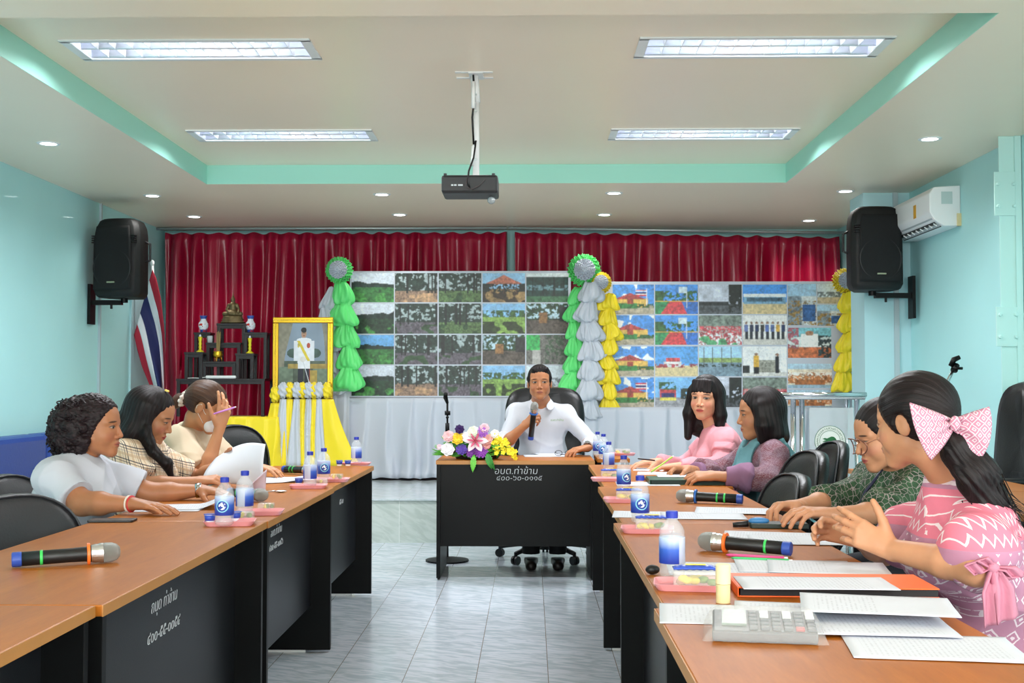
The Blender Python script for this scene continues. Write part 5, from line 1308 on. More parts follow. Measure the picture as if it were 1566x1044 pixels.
v, f_ = S.mesh(); v = smooth_v(v, f_, 1); n = vnormals(v, f_); q_ = (v-TW); ax = nrm(V(.155,-.055,-.24)); sd = nrm(np.cross(ax, V(0,1,0))); a_ = q_@sd; b_ = q_@np.cross(ax, sd); v = v+n*(.0022*np.sin(a_*420+3*np.sin((q_@ax)*18))+.002*np.sin(a_*170+b_*200))[:,None]
HLp = np.stack([a_*1.6+.1, b_*1.6, q_@ax], 1); npmesh('ponytail', v-G_.o, f_, M_hblk, G_.t, {'HL': HLp})
mb = MB(); rr = random.Random(2)
for i in range(70):
    s0 = TW+V(.085,-.05,-.14)+V(rr.uniform(-.05,.05), rr.uniform(-.03,.03), rr.uniform(-.05,.04)); mb.tube([tuple(s0-G_.o), tuple(s0+V(.025,-.004,-.055)-G_.o), tuple(s0+V(rr.uniform(.05,.085), rr.uniform(-.02,.01), rr.uniform(-.11,-.075))-G_.o)], [.0016,.0013,.0004], 4)
mb.build('loose_strands', M_hblk, G_.t, smooth=True)['kind'] = 'stuff'
# bow: two cupped wings, a knot
def bow_mat():
    m = mat('bow_print', '#bf7f96', .7, bump=.08, bscale=60); g = G(m); x, y, z, o = g.xyz()
    n = g.noise(g.scalev(o, (1,1,1)), 40, 1); X_ = g.math('ADD', x, g.math('MULTIPLY', n, .012)); Z_ = g.math('ADD', z, g.math('MULTIPLY', n, .008))
    def tri(c, per): f_ = g.math('FRACT', g.math('DIVIDE', g.math('ADD', c, 10.0), per)); return g.math('ABSOLUTE', g.math('SUBTRACT', f_, .5))
    d = g.math('ADD', tri(X_, .024), tri(Z_, .028)); k = g.math('LESS_THAN', g.math('ABSOLUTE', g.math('SUBTRACT', g.math('FRACT', g.math('MULTIPLY', d, 3.0)), .5)), .16)
    g.base(g.mix(g.math('MULTIPLY', k, .85), lin('#bf7f96'), lin('#e2d4da'))); return m
M_bow = bow_mat(); bo = TW-G_.o+V(.018,-.030,.012)
bowt = None
for sgn, tip, wd in ((-1, V(-.098,-.050,-.018), .150), (1, V(.062,-.030,-.030), .150)):
    up = nrm(V(-.35 if sgn < 0 else .25, 0, 1))
    def fn(u, v, sgn=sgn, tip=tip, wd=wd, up=up):
        ww = wd*(.14+.86*u**.9); p = bo+tip*u+up*(v-.5)*ww*(1 if v < .5 else 1.0)
        p = p+nrm(tip)*(.016*(1-(2*v-1)**2)*u); return tuple(p+V(0, -1, 0)*(.028*math.sin(PI*u*.85)*(1-.6*(2*v-1)**2)+.007*math.sin(v*15+u*2)*(1.1-u)))
    o = MB().grid(fn, 26, 22).build('hair_bow' , M_bow, G_.t, smooth=True, fix=False); solid(o, .004)
MB().ball(tuple(bo+V(0,-.022,0)), (.014,.014,.020)).build('bow_knot', M_bow, G_.t, smooth=True)
G_.legs(mat('pink_skirt', '#b9829c', .8), M_shoe, knee=.42)
# ------------------------------------------------------------------ sofa, speakers, air conditioner, column, projector
M_navy = mat('navy_vinyl', '#26458f', .42, bump=.10, bscale=50)
t = thing('sofa', 'long blue vinyl sofa against the left wall', 'sofa', (-3.35, 7.6, 0))
for k in range(4):
    y0 = -1.9+k*.95
    MB().box(-.37, -.17, y0, y0+.945, .36, .87).build('back_cushion', M_navy, t, bevel=.04)
    MB().box(-.17, .36, y0, y0+.945, .20, .44).build('seat_cushion', M_navy, t, bevel=.035)
MB().box(-.37, .30, -1.88, 1.88, .05, .22).build('sofa_base', M_dark, t)
for x in (-.32, .25):
    for y in (-1.8, 0, 1.8): MB().lathe([(.02, 0), (.02, .05)], 10, (x, y, 0)).build('foot', M_dark, t)
t['label'] = 'long blue vinyl sofa against the left wall'
def speaker(loc, rz, label, wallside, wdist):
    t = thing('loudspeaker', label, 'speaker', loc, rz)
    W, D, H = .42, .36, .665
    prof = [(-W/2, -D/2+.06), (-W/2+.03, -D/2+.01), (-W/4, -D/2-.012), (0, -D/2-.02), (W/4, -D/2-.012), (W/2-.03, -D/2+.01), (W/2, -D/2+.06), (W/2-.015, D*.1), (W/2-.09, D/2), (-W/2+.09, D/2), (-W/2+.015, D*.1)]
    mb = MB(); rings = [(0, .80, .9), (.015, .92, .96), (.05, 1, 1), (H*.45, 1.0, 1), (H*.80, .98, 1), (H-.07, .93, .98), (H-.02, .80, .92), (H, .62, .80)]
    vs = []; fs = []; n = len(prof)
    for z, sx, sy in rings: vs += [(x*sx, y*sy, z) for x, y in prof]
    for j in range(len(rings)-1): fs += [(j*n+i, j*n+(i+1)%n, (j+1)*n+(i+1)%n, (j+1)*n+i) for i in range(n)]
    fs += [tuple(range(n-1,-1,-1)), tuple((len(rings)-1)*n+i for i in range(n))]; mb.add(vs, fs)
    sm_angle(mb.build('cabinet', mat('speaker_black', '#0b0c0d', .6, bump=.2, bscale=300), t, bevel=.006), 50)
    mb = MB(); g_ = mat('speaker_grille', '#0d0e10', .7, bump=.5, bscale=700)
    mb.grid(lambda u, v: ((u-.5)*W*.80*(1-.12*max(0, v-.75)*4), -D/2-.026-.010*math.cos((u-.5)*2.6)+.05*max(0, v-.86)*1.2, .06+v*(H-.13)), 14, 20)
    o = mb.build('grille', g_, t, smooth=True, fix=False); solid(o, .006)
    MB().lathe([(.155, 0), (.165, -.008), (.175, 0)], 40, (0, -D/2-.030, .24), 'Y').build('woofer_ring', M_dark, t, smooth=True)
    MB().box(-.035, .035, -D/2-.052, -D/2-.044, .115, .127).build('badge', mat('badge_metal', '#a6a68c', .35, .7), t)
    for q in (-1, 1):
        for k in range(4): MB().box(q*(W/2-.045)-.03, q*(W/2-.045)+.03, -D/2-.022, -D/2+.03, .455+k*.018, .464+k*.018).build('port_fin', M_dark, t)
        MB().tube([(q*(W/2-.02), -.02, .30), (q*(W/2+.022), -.0, .32), (q*(W/2+.022), 0, .46), (q*(W/2-.02), -.02, .48)], .010, 8).build('side_handle', M_dark, t, smooth=True)
    b = t; ir = Matrix.Rotation(-rz, 4, 'Z')
    mb = MB(); mb.M = ir; s = wallside; a, c = sorted((s*.02, s*wdist))
    mb.box(a, c, -.03, .03, -.055, -.015); mb.tube([(0, 0, -.035), (0, 0, .0)], .03, 12)
    mb.build('bracket_arm', M_blk, t)
    mb = MB(); mb.M = ir; a, c = sorted((s*(wdist-.025), s*wdist)); mb.box(a, c, -.06, .06, -.22, .12); mb.build('wall_plate', M_blk, t)
    mb = MB(); mb.M = ir; mb.tube([(s*.1, -.03, -.09), (s*.1, -.03, -.055)], .010, 10); mb.build('clamp_knob', M_blk, t)
    return t
p = aty(184, 455, 9.85); speaker((p.x, 9.95, p.z), R(-10), 'black loudspeaker on a bracket by the left wall, above the flag', -1, p.x-XL-.005)
p = aty(1331, 446, 9.55); speaker((p.x, 9.50, p.z), R(3), 'black loudspeaker on a bracket beside the air conditioner', 1, .33)
M_acw = mat('ac_white', '#eef0f2', .35)
t = thing('air_conditioner', 'white wall-mounted split air conditioner on the right wall', 'air conditioner', (XR, 9.02, 2.38)); L = .47
prof = [(0, .0), (-.12, .0), (-.19, .045), (-.225, .10), (-.225, .24), (-.19, .285), (0, .295)]
mb = MB(); mb.add([(x, -L, z) for x, z in prof]+[(x, L, z) for x, z in prof], [tuple(range(7)), tuple(range(13, 6, -1))]+[(i, i+7, (i+1)%7+7, (i+1)%7) for i in range(7)])
mb.build('housing', M_acw, t, bevel=.008)
for k in range(2): MB().cbox((-.155-.03*k, 0, .018+.028*k), (.045, L*1.86, .004), (0, R(38), 0)).build('louvre', mat('ac_grey', '#aeb4b8', .4), t)
MB().cbox((-.150, 0, .020), (.06, L*1.80, .012), (0, R(32), 0)).build('air_outlet', M_dark, t)
for i in range(9): MB().cbox((-.160, -L*.85+i*L*.21, .022), (.03, .004, .02), (0, R(32), 0)).build('vane', M_frame, t)
MB().box(-.2265, -.2245, -.17, -.11, .10, .20).build('energy_label', mat('amber_label', '#d9a02c', .5), t)
MB().box(-.14, -.06, -L-.0012, -L, .16, .25).build('rating_label', mat('grey_label', '#bcd0d0', .6), t)
MB().box(-.03, .0, -L-.010, -L+.02, .0, .09).build('patched_filler', mat('cream_filler', '#e4d3a2', .8), t)
# painted steel column with bolted plates
M_col = mat('pale_aqua_steel', '#bfe6e2', .4)
t = thing('steel_column', 'pale aqua painted steel column with bolted plates on the right wall', 'column', (3.03, 7.5, 0))
MB().box(-.05, .055, -.004, .004, 0, ZS-.001).build('front_flange', M_col, t); MB().box(.045, .085, -.02, .12, 0, ZS-.001).build('web', M_col, t)
for z0, z1 in ((2.30, 2.58), (1.47, 1.72)):
    o = MB().box(-.085, .06, -.016, -.004, z0, z1).build('joint_plate', M_col, t, bevel=.002)
    for dx, dz in ((-.065, .06), (.035, .06), (.035, .20), (-.065, .20)): MB().lathe([(0, -.034), (.009, -.034), (.012, -.030), (.012, -.016)], 6, (dx, 0, z0+dz), 'Y').build('bolt', M_col, o)
    MB().box(.05, .09, -.014, -.006, z0+.20, z0+.212).build('tie_bar', M_col, t)
# projector on its ceiling pole
M_pw = mat('white_powder_coat', '#e8e8e8', .35)
t = thing('projector', 'black projector hanging on a white ceiling pole', 'projector', (-.335, 6.52, 2.28))
hz = ZU-2.28
MB().box(-.155, .155, -.12, .12, -.005, .095).build('projector_body', mat('projector_black', '#1c1d20', .45), t, bevel=.014)
for x in (-.135, .13): MB().lathe([(.009, 0), (.009, .012)], 10, (x, -.1, .093)).build('foot', M_dark, t)
MB().tube([(.03, 0, .105), (.03, 0, hz-.14)], .019, 12).build('pole', M_pw, t, smooth=True)
MB().tube([(.03, 0, hz-.16), (.02, 0, hz-.005)], .024, 12).build('pole_sleeve', M_pw, t, smooth=True)
for yy in (-.06, .06): MB().box(-.085, .125, yy-.012, yy+.012, hz-.006, hz).build('ceiling_arm', M_pw, t, bevel=.002)
MB().box(-.01, .07, -.07, .07, hz-.010, hz-.002).build('ceiling_plate', M_pw, t)
MB().box(-.04, .10, -.05, .05, .094, .106).build('mount_plate', M_pw, t)
for z in (.20, hz-.21, hz-.12): MB().lathe([(0, -.028), (.006, -.028), (.006, .028), (0, .028)], 8, (.03, 0, z), 'Y').build('bolt', M_rail, t)
MB().tube([(.015, -.03, hz-.01), (.022, -.034, hz-.12), (.010, -.034, hz-.25), (.018, -.034, hz-.40), (.03, -.034, .30), (.018, -.05, .20), (-.005, -.10, .12), (-.01, -.128, .06), (.0, -.126, .02)], .0055, 8).build('cable', M_dark, t, smooth=True)
for a, b_ in ((hz-.05, hz-.20), (.27, .16)): MB().tube([(.017, -.034, a), (.016, -.040, (a+b_)/2), (.008 if a < .5 else .016, -.045, b_)], .011, 8).build('cable_wrap', M_pw, t, smooth=True)
MB().tube([(-.012, -.125, .075), (-.02, -.14, .03), (.01, -.14, .01), (.05, -.135, .03), (.085, -.13, .065)], .0035, 6).build('loose_cable', mat('grey_cable', '#3d3738', .5), t, smooth=True)
for dx, wd in ((-.095, .012), (-.078, .014), (-.05, .026)): MB().box(dx-wd/2, dx+wd/2, -.1215, -.1195, .034, .042).build('port_mark', M_chalk, t)
MB().lathe([(0, -.02), (.016, -.014), (.022, 0), (.016, .014), (0, .02)], 20, (.115, .0, -.027), 'Y').build('glass_ball', mat('ball_glass', '#e6eef2', .08, trans=.6), t, smooth=True)
# ------------------------------------------------------------------ microphone stands and lectern
M_chr = mat('chrome', '#d8dadc', .12, 1)
t = thing('microphone_stand', 'slim black-clipped microphone stand behind the flowers on the head desk', 'microphone stand', (-.585, 8.25, 0))
MB().lathe([(.15, 0), (.15, .012), (.03, .03), (.0, .03)], 24).build('round_base', M_blk, t, smooth=False)
MB().tube([(0, 0, .03), (0, 0, .93)], .011, 10).build('pole', M_chr, t, smooth=True)
MB().tube([(0, 0, .88), (0, 0, .96)], [.016,.014], 12).build('height_clutch', M_blk, t, smooth=True)
MB().tube([(0, 0, .95), (0, -.005, 1.12)], .007, 8).build('upper_tube', M_blk, t, smooth=True)
MB().tube([(-.018, 0, 1.03), (.02, 0, 1.03)], .016, 10).build('swivel', M_blk, t, smooth=True); MB().tube([(.0, -.02, 1.00), (.0, .02, 1.00)], .010, 10).build('knob', M_blk, t, smooth=True)
MB().tube([(0, -.005, 1.10), (-.012, -.03, 1.14), (-.008, -.06, 1.165)], [.010,.016,.014], 10).build('microphone_clip', M_blk, t, smooth=True)
t = thing('microphone_stand', 'chrome boom microphone stand with black clamps, behind the pink bow', 'microphone stand', (2.50, 7.45, 0))
for a in (0, 2.1, 4.2): MB().tube([(0, 0, .12), (.28*math.cos(a), .28*math.sin(a), .012)], .011, 8).build('leg', M_blk, t, smooth=True)
MB().tube([(0, 0, .05), (0, 0, 1.0)], .012, 10).build('pole', M_chr, t, smooth=True)
MB().tube([(0, 0, .99), (.0, 0, 1.05)], .02, 10).build('clutch', M_blk, t, smooth=True)
MB().tube([(.0, 0, 1.02), (.155, -.02, 1.335)], .008, 8).build('boom', M_chr, t, smooth=True); MB().tube([(.045, .02, 1.06), (.165, -.0, 1.325)], .006, 8).build('boom_stay', M_chr, t, smooth=True)
MB().tube([(.15, -.03, 1.315), (.172, -.01, 1.352)], .022, 10).build('clamp', M_blk, t, smooth=True); MB().tube([(.13, -.02, 1.345), (.155, -.02, 1.385), (.19, -.02, 1.40)], [.012,.018,.014], 10).build('clip', M_blk, t, smooth=True)
MB().tube([(.14, -.04, 1.33), (.20, -.04, 1.33)], .009, 8).build('wing_nut', M_blk, t, smooth=True)

t = thing('lectern', 'chrome and glass lectern with a round green crocodile emblem', 'lectern', (1.98, 8.35, 0))
M_gls = mat('pale_glass', '#dfe9ec', .05, alpha=.35)
MB().box(-.27, .33, -.20, .22, 1.125, 1.15).build('top_slab', mat('brushed_steel', '#c9ccd0', .2, .9), t, bevel=.01)
MB().tube([(-.27, -.2, 1.16), (.33, -.2, 1.16)], .016, 10).build('front_rail', M_chr, t, smooth=True)
MB().tube([(-.33, -.12, 1.02), (-.27, -.16, 1.12)], .014, 8).build('side_bar', M_chr, t, smooth=True)
for x in (-.16, -.10, .28):
    for y in ((-.14,) if x != .28 else (-.14, .12)): MB().tube([(x, y, .03), (x, y, 1.125)], .019, 12).build('post', M_chr, t, smooth=True)
MB().box(-.22, .33, -.22, .2, 0, .03).build('lectern_base', M_chr, t, bevel=.008)
MB().box(-.055, .25, -.165, -.157, .42, 1.07).build('glass_panel', M_gls, t)
em = MB().lathe([(0, -.1675), (.105, -.1675), (.105, -.164), (0, -.164)], 48, (.085, 0, .84), 'Y').build('emblem', mat('emblem_white', '#e9efe9', .5), t)
M_eg = mat('emblem_green', '#1f6b3c', .6)
mb = MB(); 
for r0, r1 in ((.103, .106), (.070, .0725)):
    mb.grid(lambda u, v, a=r0, b_=r1: (.085+(a+(b_-a)*v)*math.cos(2*PI*u), -.1685, .84+(a+(b_-a)*v)*math.sin(2*PI*u)), 56, 1)
o = mb.build('emblem_rings', M_eg, em, fix=False); solid(o, .001)
croc = [(-.052,.010),(-.035,.016),(-.020,.012),(-.004,.020),(.010,.026),(.026,.024),(.040,.012),(.046,-.004),(.040,-.018),(.028,-.024),(.010,-.022),(.014,-.027),(.004,-.028),(.000,-.020),(-.014,-.018),(-.016,-.025),(-.028,-.025),(-.024,-.015),(-.036,-.010),(-.054,-.012),(-.040,-.003),(-.026,-.001),(-.036,.003)]
mb = MB(); mb.add([(.085+x, -.1690, .845+z) for x, z in croc], [tuple(range(len(croc)))]); o = mb.build('crocodile', M_eg, em, fix=False); solid(o, .0012)
for k, ch in enumerate('องค์การบริหารส่วนตำบลท่าข้าม'.replace('์','').replace('่','').replace('ำ','า').replace('ิ','').replace('้','')):
    a = R(200-k*220/23); writing('ring_letter', ch, .022, M_eg, em, (.085+.087*math.cos(a), -.169, .84+.087*math.sin(a)), (R(90), -(a-PI/2), 0), ext=.0004)

# ------------------------------------------------------------------ flag
M_fr, M_fw, M_fb = mat('flag_red', '#b3263c', .7), mat('flag_white', '#e4e4ea', .7), mat('flag_blue', '#232a5e', .7)
YF_ = 11.0
fp = aty(233, 403, YF_)
t = thing('flag', 'red, white and blue striped flag hanging from a slim pole left of the stage', 'flag', (fp.x+.11, YF_+.03, ZST))
MB().lathe([(.17, 0), (.17, .02), (.05, .05), (.02, .12), (0, .12)], 24).build('flag_base', M_dark, t, smooth=True)
MB().tube([(0, 0, .05), (-.03, 0, 1.0), (-.11, -.03, fp.z-ZST-.02)], .012, 10).build('pole', M_frame, t, smooth=True)
MB().ball((-.11, -.03, fp.z-ZST+.005), (.02,.02,.03)).build('finial', M_frame, t, smooth=True)
def pl(pts, q):
    n = len(pts)-1; i = min(int(q*n), n-1); w_ = q*n-i; return [pts[i][k]*(1-w_)+pts[i+1][k]*w_ for k in (0, 1)]
Ao = [(233,412),(239,425),(246,455),(251,500),(253,545),(254,592)]; Bo = [(205,512),(210,535),(217,560),(226,582),(232,598),(238,612)]
for k, (u0, u1, m_) in enumerate(((0,1/6,M_fr),(1/6,2/6,M_fw),(2/6,4/6,M_fb),(4/6,5/6,M_fw),(5/6,1,M_fr))):
    def fn(a, v, u0=u0, u1=u1):
        u = u0+(u1-u0)*a; A0, B0 = pl(Ao, v), pl(Bo, v); s = u+.03*math.sin(v*7)*math.sin(u*6.28)
        p = aty(A0[0]*(1-s)+B0[0]*s, A0[1]*(1-s)+B0[1]*s, YF_-.05-.05*math.sin(u*9+v*3)*(.3+v)); return (p.x-(fp.x+.11), p.y-(YF_+.03), p.z-ZST)
    o = MB().grid(fn, 8, 24).build('stripe', m_, t, smooth=True, fix=False); solid(o, .002)

# ------------------------------------------------------------------ altar
M_lac = mat('black_lacquer', '#1e1214', .3); YA = 10.85
M_gold = mat('gold', '#d9a92f', .28, .85); M_yl = mat('yellow_gilt', '#d7c91f', .35, .2)
bz = aty(340, 636, YA).z
plain_table(-3.05, -2.34, 10.62, 11.1, ZST, bz-ZST-.01, 'low table under yellow cloth carrying the black altar')
skirt('yellow_tablecloth', [(-3.10, 11.15), (-3.10, 10.56), (-2.28, 10.56), (-2.28, 11.15)], ZST+.01, bz-.002, .05, M_yellow, 'yellow pleated cloth around the low altar table', 'tablecloth', per=.13, flare=.05, seed=21, top=(-3.10, -2.28, 10.56, 11.15))
t = thing('altar_table', 'tiered black lacquered altar stand in front of the red curtain', 'altar', (aty(345,636,YA).x, YA, bz))
ox = aty(345, 636, YA).x
def tier(x0, x1, ytop, ybot, d0=-.14, d1=.14, nm='tier'):
    a, b_ = aty(x0, ytop, YA), aty(x1, ybot, YA); mb = MB(); X0, X1, Z1, Z0 = a.x-ox, b_.x-ox, a.z-bz, b_.z-bz
    mb.box(X0, X1, d0, d1, Z1-.02, Z1)
    for x in (X0+.005, X1-.035):
        for y in (d0+.005, d1-.035): mb.box(x, x+.03, y, y+.03, Z0, Z1-.018)
    mb.box(X0+.03, X1-.03, d0+.01, d0+.025, Z1-.05, Z1-.018)
    mb.build(nm, M_lac, t, bevel=.002)
tier(279, 412, 579, 636, -.20, .20, 'base_stand'); tier(330, 374, 494, 579, .02, .18); tier(296, 321, 508, 579, .0, .16); tier(290, 318, 539, 579, -.18, -.01)
tier(372, 408, 508, 579, .0, .16); tier(367, 395, 541, 579, -.18, -.01); tier(317, 370, 524, 579, -.06, .0); tier(316, 367, 553, 579, -.16, -.07)
def put(px, py, dy=0): p = aty(px, py, YA+dy); return p
M_brz = mat('aged_bronze', '#6e5f42', .45, .6, var=.2, vscale=30)
p = put(356, 494, .10); b = thing('buddha_statue', 'small seated bronze Buddha statue on the top tier of the altar', 'statue', (p.x, p.y, p.z))
mb = MB(); mb.lathe([(.11,0),(.115,.012),(.098,.022),(.106,.036),(.090,.046),(.095,.058),(.080,.068),(0,.070)], 28, sy=.62); mb.build('lotus_base', M_brz, b, smooth=True)
S = Field(*[axis(lo, hi, .004) for lo, hi in ((-.13,.13),(-.08,.08),(.05,.32))])
S.cone((-.075,-.01,.085),(.02,-.035,.085),.022,.02,.01); S.cone((.075,-.01,.085),(-.02,-.035,.092),.022,.02,.01); S.ell((0,0,.095),(.045,.035,.03),None,.02); S.cone((0,.0,.10),(0,.0,.165),.030,.036,.02)
for q in (-1, 1): S.cone((q*.04,0,.17),(q*.056,-.005,.125),.014,.012,.01); S.cone((q*.056,-.005,.125),(q*.02 if q < 0 else .06,-.035,.098),.012,.010,.005)
S.cone((0,0,.175),(0,0,.20),.014,.013,.006); S.ell((0,0,.218),(.021,.022,.027),None,.004); S.ell((0,0,.243),(.013,.013,.012),None,.004); S.cone((0,0,.25),(0,0,.29),.007,.002,.004)
v, f_ = S.mesh(); npmesh('figure', v, f_, M_brz, b)
M_porc = mat('painted_porcelain', '#e2e6ee', .25); g = G(M_porc); x, y, z, o = g.xyz(); nn = g.noise(o, 28, 2)
g.base(g.mix(g.math('GREATER_THAN', nn, .60), g.mix(g.math('LESS_THAN', g.math('ABSOLUTE', g.math('SUBTRACT', z, .075)), .05), lin('#3550a0'), lin('#e2e6ee')), lin('#c23b35')))
for px, lb in ((311, 'left'), (383, 'right')):
    p = put(px, 508, .08); MB_ = MB().lathe([(0,0),(.03,0),(.028,.015),(.046,.055),(.044,.085),(.024,.115),(.030,.14),(.036,.155),(.030,.155),(.02,.12),(0,.11)], 24)
    tag(MB_.build('vase', M_porc, None, smooth=True, loc=(p.x, p.y, p.z)), 'painted porcelain vase on the %s side of the altar' % lb, 'vase', None)
for px, py, lb in ((306, 539, 'left'), (382, 541, 'right')):
    p = put(px, py, -.10); c = thing('candlestick', 'yellow gilt candlestick on the %s side of the altar' % lb, 'candlestick', (p.x, p.y, p.z))
    MB().lathe([(.034,0),(.036,.01),(.018,.022),(.010,.035),(.017,.05),(.010,.065),(.017,.082),(.011,.095),(.016,.115),(.019,.145),(0,.145)], 20).build('stick', M_yl, c, smooth=True)
    MB().lathe([(.010,.145),(.010,.158),(0,.17)], 12).build('candle', mat('glass_cup', '#d8e0e6', .2), c, smooth=True)
p = put(333, 553, -.115); c = thing('incense_burner', 'gold incense burner holding tall incense sticks on the altar', 'incense burner', (p.x, p.y, p.z))
MB().lathe([(.016,.03),(.036,.045),(.045,.068),(.036,.085),(.042,.095),(.034,.095),(.028,.08),(0,.08)], 22).build('bowl', M_gold, c, smooth=True)
for a in (.5, 2.6, 4.7): MB().tube([(.03*math.cos(a), .03*math.sin(a), .05), (.038*math.cos(a), .038*math.sin(a), .0)], .005, 6).build('leg', M_gold, c, smooth=True)
for q in range(5): MB().tube([((q-2)*.006, .004*(q%2), .075), ((q-2)*.009+.005, .004, .27+.006*(q%3))], .0022, 5).build('incense_stick', mat('incense_brown', '#b39a5c', .8), c)
p = put(321, 525, -.03); tag(MB().lathe([(0,.0),(.024,0),(.026,.07),(.022,.07),(.02,.01),(0,.008)], 18).build('water_glass', M_gls, None, smooth=True, loc=(p.x, p.y, p.z)), 'clear glass on the middle tier of the altar', 'glass')
p = put(338, 579, -.17); c = thing('white_case', 'white flat box with a cord lying on the altar base', 'box', (p.x, p.y, p.z))
MB().box(-.14, .14, -.02, .03, 0, .03).build('case', M_frame, c, bevel=.012); MB().tube([(-.14,0,.015),(-.2,.0,.006),(-.26,.0,.008),(-.33,-.0,.004)], .004, 6).build('cord', M_frame, c, smooth=True)

# ------------------------------------------------------------------ framed portrait on a draped stand
YP = 10.75
p0, p1 = aty(417, 600, YP), aty(510, 485, YP); W = p1.x-p0.x; H = .80; zc = p1.z-H/2
t = thing('framed_portrait', 'gold-framed portrait of a person in white uniform, standing on a draped easel', 'picture', ((p0.x+p1.x)/2, YP, p1.z-H))
fw = .052
for a in ((-W/2, W/2, 0, fw), (-W/2, W/2, H-fw, H), (-W/2, -W/2+fw, fw, H-fw), (W/2-fw, W/2, fw, H-fw)):
    o = MB().box(a[0], a[1], -.02, .02, a[2], a[3]).build('frame_rail', M_gold, t, bevel=.006)
    mb = MB(); hz_ = (a[1]-a[0]) > (a[3]-a[2]); n = int(((a[1]-a[0]) if hz_ else (a[3]-a[2]))/.016)
    for i in range(n):
        q = (i+.5)/n; c_ = (a[0]+(a[1]-a[0])*q, -.021, (a[2]+a[3])/2) if hz_ else ((a[0]+a[1])/2, -.021, a[2]+(a[3]-a[2])*q); mb.ball(c_, (.006,.003,.006), 6, 4)
    mb.build('beading', mat('bright_gold', '#e7c552', .3, .7), o, smooth=True)['kind'] = 'stuff'
ny, nx = 180, 120; Yg, Xg = np.mgrid[0:ny, 0:nx]; v = (Yg+.5)/ny; u = (Xg+.5)/nx; im = np.zeros((ny, nx, 3)); n1 = nz(ny, nx, 6, 5); n2 = nz(ny, nx, 26, 6)
def pt(mk, c, a=.12, n=n1): im[mk] = (np.clip(L3(c)[None,None,:]*(1+a*(n[...,None]-.5)*2), 0, 1)+np.zeros((ny,nx,3)))[mk]
def el(cu, cv, ru, rv): return ((u-cu)/ru)**2+((v-cv)/rv)**2 < 1
pt(v > -1, '#8797a8', .15, n2); pt(v < .5, '#4f5a4c', .3); pt((u < .22-.10*np.sin(v*4))|(u > .86+.08*np.sin(v*3)), '#8a8574', .25); pt((v < .42)&((u < .3)|(u > .7))&(v > .12), '#6f7f6c', .3); pt(v < .12, '#5a4a36', .3)
pt((v > .40)&(v < .46)&(u > .2), '#a38a4a', .3); pt(el(.30,.60,.12,.06)|el(.74,.60,.12,.06), '#41564e', .4); pt((v < .38)&(abs(u-.70) < .08)&(v > .1), '#b39a4c', .3)
pt((abs(u-.455) < .055)&(v < .42), '#1b1c2c', .1); pt((abs(u-.585) < .055)&(v < .42), '#1b1c2c', .1); pt((abs(u-.635) < .008)&(v < .42), '#8a2430', .1)
pt((abs(u-.52) < .125+.03*(v-.5))&(v > .40)&(v < .78), '#e6e8ee', .08); pt((abs(u-.36) < .045)&(v > .50)&(v < .76), '#dfe2ea', .08); pt((abs(u-.68) < .045)&(v > .50)&(v < .76), '#dfe2ea', .08); pt(el(.52,.77,.15,.03), '#e6e8ee', .05)
pt((abs((u-.52)+(v-.62)*.8) < .03)&(v > .5)&(v < .76), '#d9c23a', .1); pt(el(.61,.70,.035,.035), '#b8503a', .4); pt(el(.41,.70,.02,.03), '#c9b65a', .4); pt(el(.50,.52,.06,.035), '#dcd8d4', .1)
pt(el(.515,.855,.052,.062), '#b98f74', .08); pt(el(.515,.90,.056,.035), '#1c1a1c', .1); pt((abs(u-.515) < .03)&(v > .775)&(v < .80), '#e6e8ee', .05); pt((abs(u-(.50+.45*(.5-v))) < .008)&(v < .5)&(v > .06), '#c9ccd2', .1)
for du in (-.018, .018): pt(el(.515+du,.862,.010,.006), '#3b2a22', .1)
pt(el(.515,.828,.018,.005), '#8a5048', .1)
colored('portrait_print', im, W-2*fw+.01, H-2*fw+.01, t, (0, -.006, H/2), (0,0,0), M_print, depth=.012)
for sx in (-.2, .2): MB().tube([(sx, .03, ZST-(p1.z-H)), (sx*.6, .05, .5)], .014, 8).build('easel_leg', M_lac, t, smooth=True)
MB().tube([(0, .35, ZST-(p1.z-H)), (0, .06, .5)], .014, 8).build('easel_leg', M_lac, t, smooth=True)
t = thing('draped_swag', 'alternating yellow and white knotted cloth strips hanging below the framed portrait', 'drapery', (0, 0, 0))
cols = [(421,416,M_yellow,.040),(433,427,M_silver,.035),(443,437,M_yellow,.035),(454,449,M_silver,.032),(463,460,M_yellow,.032),(472,469,M_silver,.028),(480,480,M_yellow,.03),(488,489,M_silver,.028),(500,505,M_yellow,.060)]
